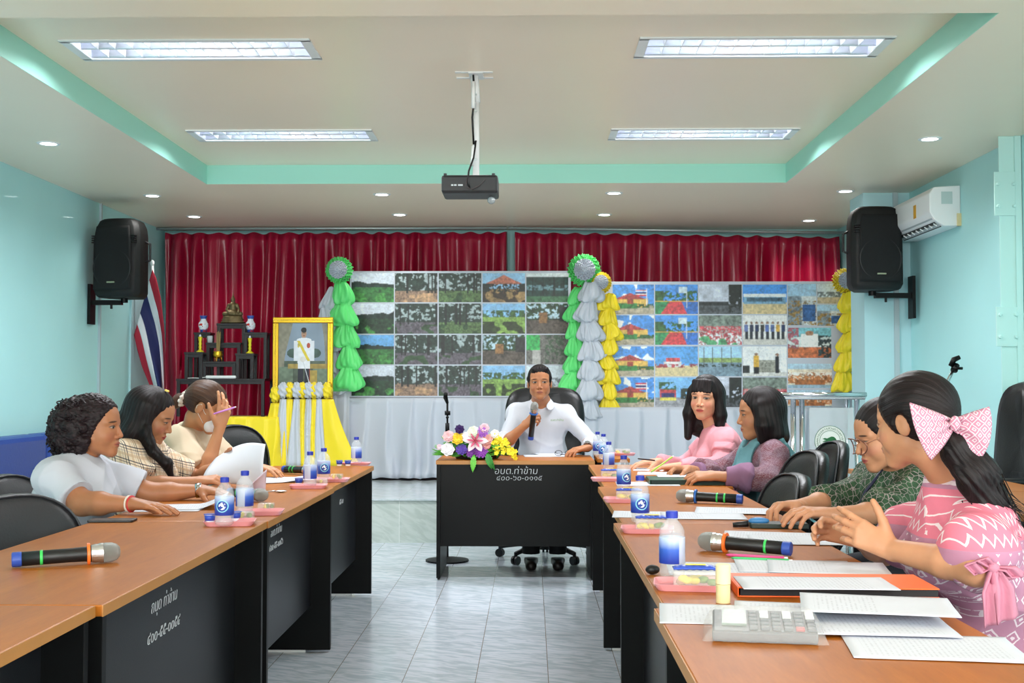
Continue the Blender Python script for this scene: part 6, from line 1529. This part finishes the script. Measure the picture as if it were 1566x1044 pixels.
for k, (xt, xb, m_, wd) in enumerate(cols):
    yo = 585+(6 if k in (0,) else 0); yk = YP-.09-.012*(k%2); P0 = aty(xt, yo+12, yk); P1 = aty(xt, yo+32, yk-.01); P2 = aty(xb, 712, yk-.05)
    bun = MB(); rnd = random.Random(k)
    def fb(u, v, c=P0, k=k):
        a, b_ = 2*PI*u, PI*v; rr_ = 1+.16*math.sin(a*3+b_*7+k)+.10*math.sin(a*9+b_*5+k*2); return (c.x+.045*rr_*math.sin(b_)*math.cos(a), c.y+.04*rr_*math.sin(b_)*math.sin(a), c.z-.065*rr_*math.cos(b_)*1.0)
    bun.grid(fb, 40, 22).build('cloth_knot', m_, t, smooth=True, fix=False)
    def ft(u, v, a=P1, b_=P2, wd=wd, k=k):
        w2 = 1.35*wd*(.5+.5*v)*(1.25 if k not in (0, 8) else 1.5+1.2*v)*(1+.25*v); xx = (u-.5)*2; fold = .008*math.sin(u*9+k*1.3+.6*math.sin(v*5))*(.5+v)
        return (a.x*(1-v)+b_.x*v+xx*w2, a.y*(1-v)+b_.y*v-.02*math.cos(xx*1.4)+fold, (a.z+.04)*(1-v)+(b_.z)*v)
    o = MB().grid(ft, 26, 16).build('cloth_strip', m_, t, smooth=True, fix=False); solid(o, .003)
# ------------------------------------------------------------------ things on the desks
TT = .7505
M_pet = mat('clear_plastic', '#e8edf2', .06, alpha=.24, spec=.8); M_capb = mat('blue_cap', '#2b3aa8', .35)
def label_mat():
    m = mat('bottle_label_blue', '#3358b8', .35); g = G(m); x, y, z, o = g.xyz()
    r = g.new('ShaderNodeValToRGB'); g.link(g.math('DIVIDE', g.math('SUBTRACT', z, .035), .062), r.inputs[0]); e = r.color_ramp.elements; e[0].color = lin('#2a3ea0'); e[1].color = lin('#b9c8ea'); e[0].position = .1; e[1].position = .95
    x1 = r.color_ramp.elements.new(.55); x1.color = lin('#3b62c0')
    d = g.math('SQRT', g.math('ADD', g.math('POWER', x, 2.0), g.math('POWER', g.math('SUBTRACT', z, .066), 2.0))); fr = g.math('LESS_THAN', y, 0)
    c = g.mix(g.math('MULTIPLY', g.math('LESS_THAN', d, .0205), fr), r.outputs[0], lin('#8fd3ea')); c = g.mix(g.math('MULTIPLY', g.math('LESS_THAN', d, .017), fr), c, lin('#1c3f9e'))
    n = g.noise(g.scalev(o, (1,1,1)), 120, 1); c = g.mix(g.math('MULTIPLY', g.math('MULTIPLY', g.math('LESS_THAN', d, .012), fr), g.math('GREATER_THAN', n, .5)), c, lin('#e8eef8'))
    bk = g.math('MULTIPLY', g.math('GREATER_THAN', y, .012), g.math('LESS_THAN', g.math('ABSOLUTE', x), .015)); c = g.mix(g.math('MULTIPLY', bk, .8), c, lin('#c3cbd8'))
    g.base(c); return m
M_lab = label_mat()
bproto = []
def bottle(px, py, rz, label, z=TT+.006):
    p = atz(px, py, z)
    if not bproto:
        t = thing('water_bottle', label, 'bottle', (p.x, p.y, z), rz, 'small water bottles on the desks'); r = .031
        rings = [(0, .003), (r*.75, .0), (r*.97, .006), (r, .014)]
        for k in range(3): rings += [(r, .016+k*.008), (r*.95, .020+k*.008)]
        rings += [(r, .040), (r, .096), (r*1.0, .102), (r*.95, .106), (r*.99, .110), (r*.85, .122), (r*.55, .134), (.0125, .141), (.0125, .150)]
        MB().lathe(rings, 28).build('bottle_body', M_pet, t, smooth=True)
        MB().lathe([(r+.0006, .035), (r+.0008, .0355), (r+.0008, .0965), (r+.0006, .097)], 32).build('label_band', M_lab, t, smooth=True)
        MB().lathe([(r*.9, .012), (r*.9, .104), (0, .104)], 20).build('water', mat('water', '#dfe8f2', .05, alpha=.12), t, smooth=True)
        MB().lathe([(.0145, .143), (.0148, .158), (.013, .160), (0, .160)], 24).build('cap', M_capb, t, smooth=False)
        bproto.append(t)
    else:
        t = copy_tree(bproto[0]); t.location = (p.x, p.y, z); t.rotation_euler = (0, 0, rz); t['label'] = label
    return t
M_tray = mat('pink_tray', '#e89da3', .4)
def rrect(w_, d, r=.02, n=5):
    out = []
    for cx, cy, a0 in ((w_/2-r, d/2-r, 0), (-w_/2+r, d/2-r, 90), (-w_/2+r, -d/2+r, 180), (w_/2-r, -d/2+r, 270)):
        for i in range(n+1): a = R(a0+90*i/n); out.append((cx+r*math.cos(a), cy+r*math.sin(a)))
    return out
def tray(px, py, rz, label, w_=.17, d=.12):
    p = atz(px, py, TT); mb = MB(); o1, o2, i1, i2 = rrect(w_-.02, d-.02), rrect(w_, d), rrect(w_-.006, d-.006), rrect(w_-.026, d-.026); n = len(o1)
    vs = [(x,y,0) for x,y in o1]+[(x,y,.016) for x,y in o2]+[(x,y,.016) for x,y in i1]+[(x,y,.004) for x,y in i2]; fs = [tuple(range(n-1,-1,-1)), tuple(3*n+i for i in range(n))]
    for j in range(3): fs += [(j*n+i, j*n+(i+1)%n, (j+1)*n+(i+1)%n, (j+1)*n+i) for i in range(n)]
    return tag(mb.add(vs, fs).build('snack_tray', M_tray, None, loc=(p.x, p.y, TT), rz=rz, smooth=False), label, 'tray', 'pink snack trays')
M_foil = mat('blue_foil', '#2f4fb8', .3); M_wfoil = mat('white_foil', '#e6e8f0', .3); M_film = mat('clear_film', '#f2f2ee', .08, alpha=.28, spec=.9)
M_yswt = mat('yellow_sweet', '#e2cf3f', .5, var=.25, vscale=60); M_gswt = mat('green_sweet', '#5f8f2c', .5, var=.3, vscale=80); M_cake = mat('brown_cake', '#a8744a', .7)
def cup(px, py, label, z=TT+.006, rz=.2, s=1.0):
    p = atz(px, py, z); t = thing('drink_cup', label, 'cup', (p.x, p.y, z), rz, 'small sealed cups on the trays')
    MB().lathe([(0, 0), (.014*s, 0), (.018*s, .030*s), (.0, .030*s)], 16).build('cup_body', M_wfoil, t, smooth=False)
    MB().lathe([(.0165*s, .010*s), (.0187*s, .028*s)], 16).build('printed_band', M_foil, t, smooth=True); MB().lathe([(0, .030*s), (.021*s, .030*s), (.021*s, .032*s), (0, .033*s)], 16).build('lid', M_foil, t)
def snack(px, py, label, z=TT+.006, rz=0, big=False, blue=True):
    p = atz(px, py, z); t = thing('snack_pack', label, 'snack', (p.x, p.y, z), rz, None); w_, d, h = (.105, .065, .036) if big else (.06, .045, .028)
    MB().prism(rrect(w_, d, .012), 0, h).build('clear_box', M_film, t, bevel=.004)
    r = random.Random(int(px)); n = 9 if big else 5
    for i in range(n):
        c = ((r.random()-.5)*w_*.74, (r.random()-.5)*d*.6, .010+r.random()*.008)
        MB().ball(c, (w_*.13, d*.18, .009), 10, 6).build('sweet', M_gswt if c[0] > w_*.08 else (M_yswt if r.random() < .8 else M_cake), t, smooth=True)
    if blue:
        mb = MB(); mb.M = Matrix.Translation((0, .0, h+.004)) @ Matrix.Rotation(R(4), 4, 'Z')
        def fs(u, v): return ((u-.5)*w_*1.0, (v-.5)*.034, .006*math.sin(PI*v)*(1-abs(2*u-1)**6)+.001*math.sin(u*40))
        o = mb.grid(fs, 20, 6).build('blue_sachet', M_foil, t, smooth=True, fix=False); solid(o, .004)
        MB().box(-w_*.22, w_*.22, -.006, .006, h+.012, h+.0135).build('sachet_print', M_yswt, t)
    return t
# left desks
for a in (('pink snack tray nearest the camera on the left desks',352,802,.15),('pink snack tray second nearest on the left desks, partly behind the first',398,786,.1),('pink snack tray in the middle of the left desks',472,746,.1),('pink snack tray beside the middle one, nearer the stage, on the left desks',508,736,.05),('pink snack tray at the far end of the left desks',545,711,0)): tray(a[1], a[2], a[3], a[0])
for a in (('water bottle with round blue label on the tray nearest the camera, left desks',343,803,.0),('water bottle showing its plain label side, just behind the nearest one on the left desks',374,788,2.9),('water bottle showing its plain label side, middle pair of the left desks',474,743,2.9),('water bottle with round blue label, farther of the middle pair on the left desks',495,735,.3),('lone water bottle at the far end of the left desks',545,709,2.6)): bottle(a[1], a[2], a[3], a[0])
cup(321, 800, 'blue and white sealed cup left of the nearest bottle on the left desks'); cup(457, 741, 'blue and white sealed cup in the middle of the left desks'); cup(519, 712, 'blue and white sealed cup left of the farthest bottle', rz=0); cup(532, 712, 'second blue and white sealed cup against the farthest left bottle')
cup(360, 796, 'sealed cup with a red mark between the two nearest left bottles')
snack(375, 794, 'small packet of yellow sweets on the nearest left tray', blue=False); snack(407, 780, 'small packet of sweets on the second left tray', blue=False); snack(491, 741, 'small packet of sweets on the middle left tray', blue=False); snack(515, 733, 'small packet of sweets right of the middle left bottles', blue=False)
# right desks
for a in (('pink snack tray at the far end of the right desks beside the head desk',952,696,0),('pink snack tray in front of the second farthest right bottle',930,735,-.1),('pink snack tray left of the black microphone with green rings',955,767,-.1),('pink snack tray between the two papers on the right desks',990,813,-.1),('pink snack tray nearest the camera on the right desks',1056,899,-.12)): tray(a[1], a[2], a[3], a[0])
for a in (('farthest water bottle on the right desks, touching the head desk',914,697,.2),('water bottle just right of the farthest one beside the head desk',923,702,-.2),('third farthest water bottle on the right desks',931,720,2.6),('water bottle with round blue label, left of the green folder',954,752,.4),('water bottle with round blue label standing on papers, middle of the right desks',979,799,.1),('water bottle nearest the camera on the right desks, beside the eraser',1028,882,-2.2)): bottle(a[1], a[2], a[3], a[0])
snack(952, 694, 'clear box of yellow sweets at the far end of the right desks', big=True, blue=False); snack(935, 731, 'clear snack box with blue sachet beside the third farthest right bottle', big=True); snack(962, 764, 'clear snack box with blue sachet, left of the microphone with green rings', big=True, rz=-.1)
snack(997, 810, 'clear snack box with blue sachet, left of the dark phone', big=True, rz=-.1); snack(1064, 895, 'clear snack box of yellow and green sweets with blue sachet, nearest the camera', big=True, rz=-.1)

# microphones
M_grl = mat('silver_mesh', '#a9a9a6', .45, .6, bump=.8, bscale=900); M_col_ = mat('silver_collar', '#c9cacc', .25, .9); M_tail = mat('blue_tail', '#2c4aa0', .4)
def ring_m(n, c): return mat('ring_'+n, c, .4)
def microphone(head, tail, label, ring='orange', bands=('green',), tailm=None, L=.262):
    a, b_ = Vector(head), Vector(tail); d = (b_-a).normalized(); t = thing('microphone', label, 'microphone', tuple(a)); t.rotation_mode = 'QUATERNION'; t.rotation_quaternion = d.to_track_quat('X', 'Z')
    MB().lathe([(0, -.006), (.012, -.004), (.021, .004), (.0255, .016), (.0265, .030), (.0255, .040)], 28, axis='X').build('grille', M_grl, t, smooth=True)
    MB().lathe([(.0262, .038), (.0262, .046), (.0245, .050), (.0245, .058), (.0225, .068)], 28, axis='X').build('collar', M_col_, t, smooth=False)
    MB().lathe([(.0222, .066), (.0195, .085), (.0185, .12), (.0185, L-.022)], 28, axis='X').build('handle', M_dark, t, smooth=True)
    MB().lathe([(.0187, L-.024), (.0195, L-.020), (.0195, L-.002), (.017, L), (0, L)], 28, axis='X').build('tail_cap', tailm or M_tail, t, smooth=False)
    if ring:
        c = {'orange':'#f0722c', 'blue':'#2c66b8'}[ring]; MB().lathe([(.021, .070), (.0285, .071), (.0285, .078), (.021, .079)], 32, axis='X').build('anti_roll_ring', ring_m(ring, c), t, smooth=False)
    for i, bn in enumerate(bands): MB().lathe([(.0192, L-.075-.03*i), (.0196, L-.074-.03*i), (.0196, L-.069-.03*i), (.0192, L-.068-.03*i)], 28, axis='X').build('band', ring_m(bn, '#3ac25a'), t, smooth=True)
    return t
def mic_on_desk(px1, py1, px2, py2, label, **k):
    a, b_ = atz(px1, py1, TT+.0285), atz(px2, py2, TT+.021); return microphone(a, b_, label, **k)
mic_on_desk(181, 843, 28, 855, 'black microphone with orange ring lying on the nearest left desk')
mic_on_desk(405, 757, 330, 751, 'black microphone with silver head behind the left bottles', ring=None)
mic_on_desk(478, 719, 430, 717, 'black microphone with green bands near the far end of the left desks', ring=None, bands=('green','green'))
mic_on_desk(1036, 757, 1136, 763, 'black microphone with blue ring and green bands on the right desks', ring='blue', bands=('green','green'))
mic_on_desk(1071, 826, 1209, 839, 'black microphone with orange ring near the open hands on the right desks')
microphone(aty(818, 616, 7.79), aty(811.5, 672, 7.88), 'microphone held up to his mouth by the man at the head desk', ring='blue', bands=())

# papers
def page_mat(name, base='#cfd3dd', ink='#a3a7b2', seed=0):
    m = mat(name, base, .6); g = G(m); x, y, z, o = g.xyz()
    row = g.math('FRACT', g.math('MULTIPLY', g.math('ADD', y, 1.0), 110.0)); ln = g.math('LESS_THAN', g.math('ABSOLUTE', g.math('SUBTRACT', row, .5)), .20)
    cv = g.new('ShaderNodeCombineXYZ'); g.link(g.math('MULTIPLY', x, 130), cv.inputs[0]); g.link(g.math('FLOOR', g.math('MULTIPLY', g.math('ADD', y, 1.0), 110.0)), cv.inputs[1]); cv.inputs[2].default_value = seed
    wd = g.math('GREATER_THAN', g.noise(cv.outputs[0], 1.0, 1), .48)
    mg = g.math('MULTIPLY', g.math('LESS_THAN', g.math('ABSOLUTE', x), .082), g.math('LESS_THAN', g.math('ABSOLUTE', y), .122))
    pr = g.new('ShaderNodeCombineXYZ'); g.link(g.math('FLOOR', g.math('MULTIPLY', g.math('ADD', y, 1.0), 13.0)), pr.inputs[0]); pr.inputs[1].default_value = seed*3.1
    para = g.math('GREATER_THAN', g.noise(pr.outputs[0], 2.3, 0), .40)
    f = g.math('MULTIPLY', g.math('MULTIPLY', ln, wd), g.math('MULTIPLY', mg, para)); g.base(g.mix(g.math('MULTIPLY', f, .38), lin(base), lin(ink))); return m
PG = [page_mat('printed_page_%s' % n, seed=i*7.7) for i, n in enumerate(('one', 'two', 'three'))]
M_blankp = mat('blank_paper', '#cfd3dd', .6)
npg = [0]
def paper(px, py, rz, label, z=TT, w_=.21, h=.297, m=None, curl=None, group=None, t=.0012):
    p = atz(px, py, z); npg[0] += 1
    mb = MB().grid(lambda u, v: ((u-.5)*w_, (v-.5)*h, (curl(u, v) if curl else .0004*math.sin(u*9+v*5))), 14, 16)
    o = mb.build('paper_sheet', m or PG[npg[0] % 3], None, smooth=True, fix=False); solid(o, t, 1); o.location = (p.x, p.y, z+.0006); o.rotation_euler = (0, 0, R(rz))
    return tag(o, label, 'paper', group)
# left
paper(250, 778, -84, 'printed sheet under the hand of the person in the white T-shirt'); paper(288, 775, -78, 'open booklet page curling up beside the watch-wearing hand', z=TT+.002, curl=lambda u, v: .10*max(0, v-.62)**1.5*2)
paper(440, 732, -80, 'white sheet near the far hand of the masked woman', m=M_blankp); paper(425, 736, -60, 'folded white sheet overlapping another by the masked woman\'s hand', z=TT+.002, w_=.15, m=M_blankp, curl=lambda u, v: .03*max(0, v-.5))
# sheet held up and curled by the plaid-shirted woman
q0 = [aty(308, 738, 5.35), aty(404, 744, 5.25), aty(406, 679, 5.30), aty(330, 700, 5.50)]
def held(u, v):
    a = q0[0].lerp(q0[1], u); b_ = q0[3].lerp(q0[2], u); p = a.lerp(b_, v); return (p.x, p.y-.05*math.sin(PI*v)*(1-.3*u)+.03*math.sin(PI*u), p.z+.030*math.sin(PI*u)*v)
hp_ = q0[0]; o = MB().grid(held, 16, 16).build('paper_sheet', M_blankp, None, smooth=True, fix=False); solid(o, .0015); tag(o, 'large white sheet held up and curling in the plaid-shirted woman\'s hands', 'paper')
o = MB().grid(lambda u, v: tuple(aty(374+32*u+2*v, 752-(38*u*(1-.2*v))*v-4*v, 5.18-.08*v)), 10, 8).build('paper_sheet', mat('violet_paper', '#d9d3ea', .6), None, smooth=True, fix=False); solid(o, .0015); tag(o, 'folded corner of a pale violet sheet standing below the held white sheet', 'paper')
p = atz(172, 797, TT); t = thing('mobile_phone', 'black mobile phone on the desk beside the elbow, left side', 'phone', (p.x, p.y, TT), R(4)); MB().prism(rrect(.155, .075, .01), 0, .008).build('phone_body', M_dark, t, bevel=.002); MB().box(-.079, -.0775, -.02, .02, .002, .006).build('metal_edge', M_chr, t)
p = atz(415, 753, TT); t = thing('spoon', 'metal spoon lying by the bottles on the left desks', 'spoon', (p.x, p.y, TT), R(10)); MB().ball((.04, 0, .006), (.028, .018, .005)).build('spoon_bowl', M_chr, t, smooth=True); MB().tube([(-.09, 0, .004), (.02, 0, .007)], .003, 6).build('handle', M_chr, t, smooth=True)
# head desk
paper(835, 697, -86, 'white sheet before the man at the head desk', z=TT, m=M_blankp); paper(852, 694, -75, 'printed sheet beside the reading glasses on the head desk', z=TT+.002)
p = atz(862, 697, TT+.004); t = thing('reading_glasses', 'folded dark-rimmed glasses on the head desk', 'glasses', (p.x, p.y, TT+.004), R(-8))
for q in (-1, 1): MB().tube([(q*.034+.024*math.cos(2*PI*i/18), 0, .019+.018*math.sin(2*PI*i/18)) for i in range(19)], .002, 6, cap=False).build('lens_rim', M_dark, t, smooth=True); MB().tube([(q*.058, 0, .026), (q*.05, .06, .01), (-q*.03, .085, .004)], .002, 6).build('temple', M_dark, t, smooth=True)
# right
for i, a in enumerate(((1010, 718, 82, 'printed sheet under the hands of the woman in pink', 0), (990, 740, 88, 'white sheet edge sticking out left of the green folder', 0), (1000, 787, 84, 'long printed sheet under the bottle, middle of the right desks', 0), (1075, 789, 86, 'printed sheet overlapping its neighbour below the microphone with green bands', .0015), (1125, 781, 80, 'topmost printed sheet below the microphone with green bands', .003),
    (1180, 820, 78, 'printed sheet left of the open hands on the right desks', 0), (1222, 826, 84, 'printed sheet under the hands of the woman in glasses', .0015), (1110, 870, 86, 'long printed sheet beside the orange-ringed microphone', 0), (1215, 866, 84, 'printed sheet with lifted edge behind the orange folder', .002), (1265, 868, 80, 'printed sheet at the desk edge behind the orange folder', .004),
    (1120, 940, 84, 'printed sheet left of the stack beside the calculator', 0), (1235, 937, 80, 'printed sheet in the middle of the stack behind the calculator', .002), (1340, 925, 78, 'large printed sheet lying over the orange folder', .028), (1330, 955, 84, 'printed sheet under the top sheet right of the calculator', .006), (1425, 990, 82, 'printed sheet nearest the camera at the right edge', .001))):
    paper(a[0], a[1], a[2], a[3], z=TT+a[4])
def folder(px, py, rz, c1, c2, w_, d, h, label, pt=True):
    p = atz(px, py, TT); t = thing('document_folder', label, 'folder', (p.x, p.y, TT), R(rz)); m1 = mat(label.split()[0]+'_cover', c1, .4)
    MB().box(-w_/2, w_/2, -d/2, d/2, 0, .003).build('bottom_cover', m1, t, bevel=.001); o = MB().box(-w_/2+.004, w_/2-.002, -d/2+.004, d/2-.004, .003, h-.003).build('page_block', mat(c2[0], c2[1], .7), t)
    MB().box(-w_/2, w_/2, -d/2, d/2, h-.003, h).build('top_cover', m1, t, bevel=.001); MB().box(-w_/2-.003, -w_/2, -d/2, d/2, 0, h).build('spine', m1, t, bevel=.001); return t
folder(1058, 738, -1, '#1f4a36', ('dark_page_block', '#22302a'), .42, .24, .024, 'green document folder on the right desks before the bobbed woman'); folder(1268, 902, -2, '#f2682a', ('black_page_block', '#1b1b1e'), .44, .20, .022, 'orange document folder on the near right desk')
paper(1050, 727, 88, 'printed sheet lying on the green folder', z=TT+.025); paper(1020, 724, 84, 'second printed sheet on the green folder, left of the first', z=TT+.027, w_=.18); paper(1245, 892, 88, 'printed sheet lying on the orange folder', z=TT+.023, w_=.17, h=.34)
# phone in wallet, pens, cork, calculator
p = atz(1190, 806, TT); t = thing('phone_case', 'dark green phone wallet with a blue clip on the right desks', 'phone case', (p.x, p.y, TT), R(-3)); MB().prism(rrect(.19, .085, .008), 0, .016).build('case', mat('dark_green_leather', '#26342f', .5), t, bevel=.003); MB().ball((-.065, -.01, .022), (.035,.014,.012)).build('blue_clip', mat('blue_plastic', '#3f7fb8', .35), t, smooth=True); MB().tube([(-.15,-.01,.008),(-.10,-.01,.012)], [.008,.011], 10).build('zip_pull', M_dark, t, smooth=True)
def pen(a, b_, label, c, r=.0042, tip='#e8e8ea'):
    a, b_ = Vector(a), Vector(b_); t = thing('pen', label, 'pen', tuple(a)); d = b_-a
    MB().tube([(0,0,0), tuple(d*.06), tuple(d*.94)], [.0012, r, r], 10).build('barrel', mat('pen_'+label.split()[0], c, .35), t, smooth=True); MB().tube([tuple(d*.94), tuple(d)], r*.7, 8).build('cap_end', mat('pen_tip_'+label.split()[0], tip, .4), t, smooth=True)
pen(atz(1110, 848, TT+.005), atz(1205, 853, TT+.005), 'pink ballpoint pen lying beside the orange-ringed microphone', '#d7508c'); pen(atz(1118, 853, TT+.005), atz(1212, 857, TT+.005), 'green ballpoint pen lying beside the orange-ringed microphone', '#39b56a')
ct = E_.hands['R'][0]; pen(aty(995, 722, 5.86), aty(1030, 697, 5.90), 'lime green pen in the hand of the bobbed woman', '#a9c84a'); pen(aty(975, 701, 6.42), aty(1003, 704, 6.45), 'dark pen under the hand of the woman in pink', '#2b2b30')
pen(aty(1258, 806, 3.95), aty(1238, 792, 3.92), 'turquoise pen in the hands of the woman in glasses', '#7fd0dc'); pen(aty(326, 633, 5.70), aty(361, 622, 5.68), 'violet pen held in the masked woman\'s raised hand', '#c583d4')
p = atz(1106, 921, TT); t = thing('cream_tube', 'small cream-coloured cylinder standing by the nearest right tray', 'bottle', (p.x, p.y, TT)); MB().lathe([(0,0),(.0155,0),(.0155,.040),(0,.040)], 24).build('tube_body', mat('cream_plastic', '#d9c795', .5), t); MB().lathe([(.0162,.041),(.0162,.080),(.014,.083),(0,.083)], 24).build('tube_cap', mat('cream_cap', '#e6d6a8', .45), t)
p = atz(998, 878, TT); tag(MB().ball((0,0,.012), (.018,.014,.012)).build('eraser', M_dark, None, smooth=True, loc=(p.x, p.y, TT)), 'small dark rounded object at the edge beside the nearest right tray', 'eraser')
p = atz(1168, 972, TT); t = thing('calculator', 'grey desktop calculator in clear plastic wrap on the nearest right desk', 'calculator', (p.x, p.y, TT), R(-9)); M_cal = mat('calculator_grey', '#5c5f64', .4); M_key = mat('key_grey', '#6f7378', .45); mb = MB()
mb.add([(-.095,-.065,0),(.095,-.065,0),(.095,.065,0),(-.095,.065,0),(-.095,-.065,.020),(.095,-.065,.020),(.095,.065,.036),(-.095,.065,.036)], [(3,2,1,0),(4,5,6,7),(0,1,5,4),(1,2,6,5),(2,3,7,6),(3,0,4,7)]); mb.build('calculator_body', M_cal, t, bevel=.004)
def cz(y): return .020+(y+.065)/.13*.016
MB().cbox((-.055, .01, cz(.01)+.002), (.045, .085, .004), (R(7), 0, 0)).build('display', mat('lcd', '#8b9a90', .2), t)
for i in range(6):
    for j in range(5):
        x, y = -.020+i*.021, -.050+j*.022; MB().cbox((x, y, cz(y)+.003), (.016, .014, .006), (R(7), 0, 0)).build('key', mat('key_red', '#b56a6c', .45) if (j == 0 and i == 4) else (M_frame if i % 2 and j > 2 else M_key), t, bevel=.0015)
def wrap(u, v):
    x, y = (u-.5)*.225, (v-.5)*.155; e = max(abs(2*u-1), abs(2*v-1)); return (x, y, (cz(y)+.010)*(1-e**8)+.002*math.sin(x*160+y*90)*math.sin(y*200)+.003)
o = MB().grid(wrap, 40, 30).build('plastic_wrap', mat('crinkled_film', '#f4f4f4', .12, alpha=.10, spec=1, bump=.5, bscale=90), t, smooth=True, fix=False); solid(o, .0006)

# accessories worn or held (children of the person)
def band(Pn, q, off, r, ln, m, name):
    w0, e = Pn.hands[q][0], Pn.el[q]; d = nrm(w0-e); c = w0-Pn.o-d*off; return MB().tube([tuple(c-d*ln/2), tuple(c+d*ln/2)], r, 22).build(name, m, Pn.t, smooth=True)
band(A, 'L', .012, .031, .022, M_chr, 'wristwatch'); band(A, 'R', .010, .0315, .004, mat('red_cord', '#c23338', .6), 'bracelet'); band(A, 'R', .020, .032, .005, mat('pale_cord', '#d9cfc4', .6), 'bracelet')

# ------------------------------------------------------------------ flowers on the head desk
fb = atz(728, 706, TT); t = thing('flower_arrangement', 'colourful artificial flower arrangement on the left of the head desk', 'flowers', (-.35, 7.66, TT))
M_leaf = mat('leaf_green', '#3f8f3a', .5, var=.2, vscale=30); M_lf2 = mat('leaf_bright', '#6fbf4a', .5, var=.2, vscale=30)
FY = 7.52
def fp3(px, py, dy=0): p = aty(px, py, FY+dy); return V(p.x+.35, p.y-7.66, p.z-TT)
MB().lathe([(.09,0),(.12,.05),(.13,.09),(0,.09)], 24, sx=1.5).build('basket', mat('dark_basket', '#3a2c22', .8), t, smooth=True)
def petals(c, n, L, wd, m, name, cup_=.5, up=(0,-1,.35), layers=1, tip=.0, seed=0):
    rnd = random.Random(seed); Rm = frame(up, (0,0,1)); mb = MB()
    for l in range(layers):
        s = 1-.22*l; cu = cup_+.28*l
        for i in range(n):
            a = 2*PI*(i+.5*l)/n+rnd.uniform(-.1,.1); d = V(0, math.cos(a), math.sin(a)); sd = V(0, -math.sin(a), math.cos(a))
            def fn(u, v, d=d, sd=sd, s=s, cu=cu):
                r_ = L*s*u; w2 = wd*s*math.sin(PI*min(1, u*.92+.08))**.7*(v-.5)*2; return tuple(c+Rm@(d*r_*math.cos(cu*(1-u*.5))+sd*w2+V(1,0,0)*(r_*math.sin(cu)*(1-tip*u)+.15*abs(w2)+.004*l)))
            mb.grid(fn, 5, 4)
    o = mb.build(name, m, t, smooth=True, fix=False); solid(o, .0012); return o
fm = lambda n, c: mat('petal_'+n, c, .55, var=.12, vscale=40)
# lily
M_lily = mat('petal_lily', '#f2d9de', .5); g = G(M_lily); 
lc = fp3(727, 674, -.06); petals(lc, 6, .085, .022, M_lily, 'lily', .35, seed=1, tip=.6); petals(lc+V(0,-.012,0), 6, .055, .007, fm('rose', '#cf5878'), 'lily_heart', .40, seed=1); 
for i in range(5): MB().tube([tuple(lc), tuple(lc+V(.02*math.cos(i*1.3), -.05, .02*math.sin(i*1.3)+.01))], .0018, 5).build('stamen', fm('stamen', '#a0522d'), t)
for px, py, n, L, wd, c, nm, ly in ((686,668,8,.034,.017,'#f3c3c6','peach',3),(685,688,7,.040,.020,'#f1eef0','white',3),(700,671,8,.038,.018,'#f0cf3a','gold',3),(706,688,9,.034,.013,'#6a4fb0','violet',4),(703,657,8,.028,.012,'#3a1f5c','plum',3),(724,661,8,.034,.018,'#e9f0d8','cream',3),(738,661,12,.036,.008,'#b56fd0','orchid',3),(721,692,12,.036,.007,'#8d4fa8','mauve',3),(736,691,14,.042,.008,'#a758c4','magenta',3),(746,672,7,.030,.016,'#eeb3a6','salmon',2),(741,655,7,.028,.016,'#eec4ce','blush',2),(757,664,7,.026,.015,'#f1ece6','ivory',2),(744,681,7,.026,.015,'#e9a7a0','coral',2),(672,684,6,.018,.012,'#e9c7d6','pale',2),(712,667,7,.024,.014,'#f4f1f3','snow',2)):
    petals(fp3(px, py, -.045), n, L*1.2, wd*1.2, fm(nm, c), 'blossom', .45, layers=ly, seed=px)
rr = random.Random(5); Mye = fm('lemon', '#f2de2a'); k = 0
for x0, y0, x1, y1, n, sp in ((755,665,768,692,24,7),(766,672,790,698,18,4)):
    for i in range(n):
        q = i/n; petals(fp3(x0+(x1-x0)*q+rr.uniform(-sp,sp), y0+(y1-y0)*q+rr.uniform(-sp,sp), -.03+rr.uniform(-.03,.02)), 5, .017, .007, Mye, 'small_yellow_blossom', .4, seed=i+x0)
def leaf(a, b_, wd, m, droop=0, name='leaf'):
    a, b_ = np.array(a), np.array(b_); d = b_-a; sd = nrm(np.cross(d, V(0,1,.2)))
    def fn(u, v): w2 = wd*math.sin(PI*u**.8)*(v-.5)*2*(1+.18*math.sin(u*40)); p = a+d*u+sd*w2+V(0,-.012*abs(v-.5)*2,0)+V(0,-.02*math.sin(PI*u),-droop*u*u); return tuple(p)
    o = MB().grid(fn, 14, 4).build(name, m, t, smooth=True, fix=False); solid(o, .0012)
leaf(fp3(725, 695,-.08), fp3(723, 722,-.10), .019, M_lf2); leaf(fp3(745, 692,-.08), fp3(752, 717,-.10), .022, M_leaf); leaf(fp3(748,698,-.08), fp3(757,719,-.09), .012, M_leaf)
for i in range(90):
    a = rr.uniform(0, 2*PI); cx_, cy_ = 728+rr.uniform(-42, 42), 681+rr.uniform(-8, 14); L = rr.uniform(12, 22); dx, dy = math.cos(a)*L*1.3, math.sin(a)*L*.75
    if cy_+dy > 702: dy = 702-cy_-rr.uniform(0, 5)
    leaf(fp3(cx_, cy_, rr.uniform(-.02,.06)), fp3(min(782, max(664, cx_+dx)), max(650, cy_+dy), rr.uniform(-.05,.06)), rr.uniform(.006,.013), (M_leaf, M_lf2)[i % 2])
for i in range(26):
    c = (668+rr.uniform(-3, 12), 697-rr.uniform(0, 18)); leaf(fp3(682, 694, .0), fp3(c[0]-6, c[1], rr.uniform(-.05,.03)), .004, M_lf2, name='fern_frond')
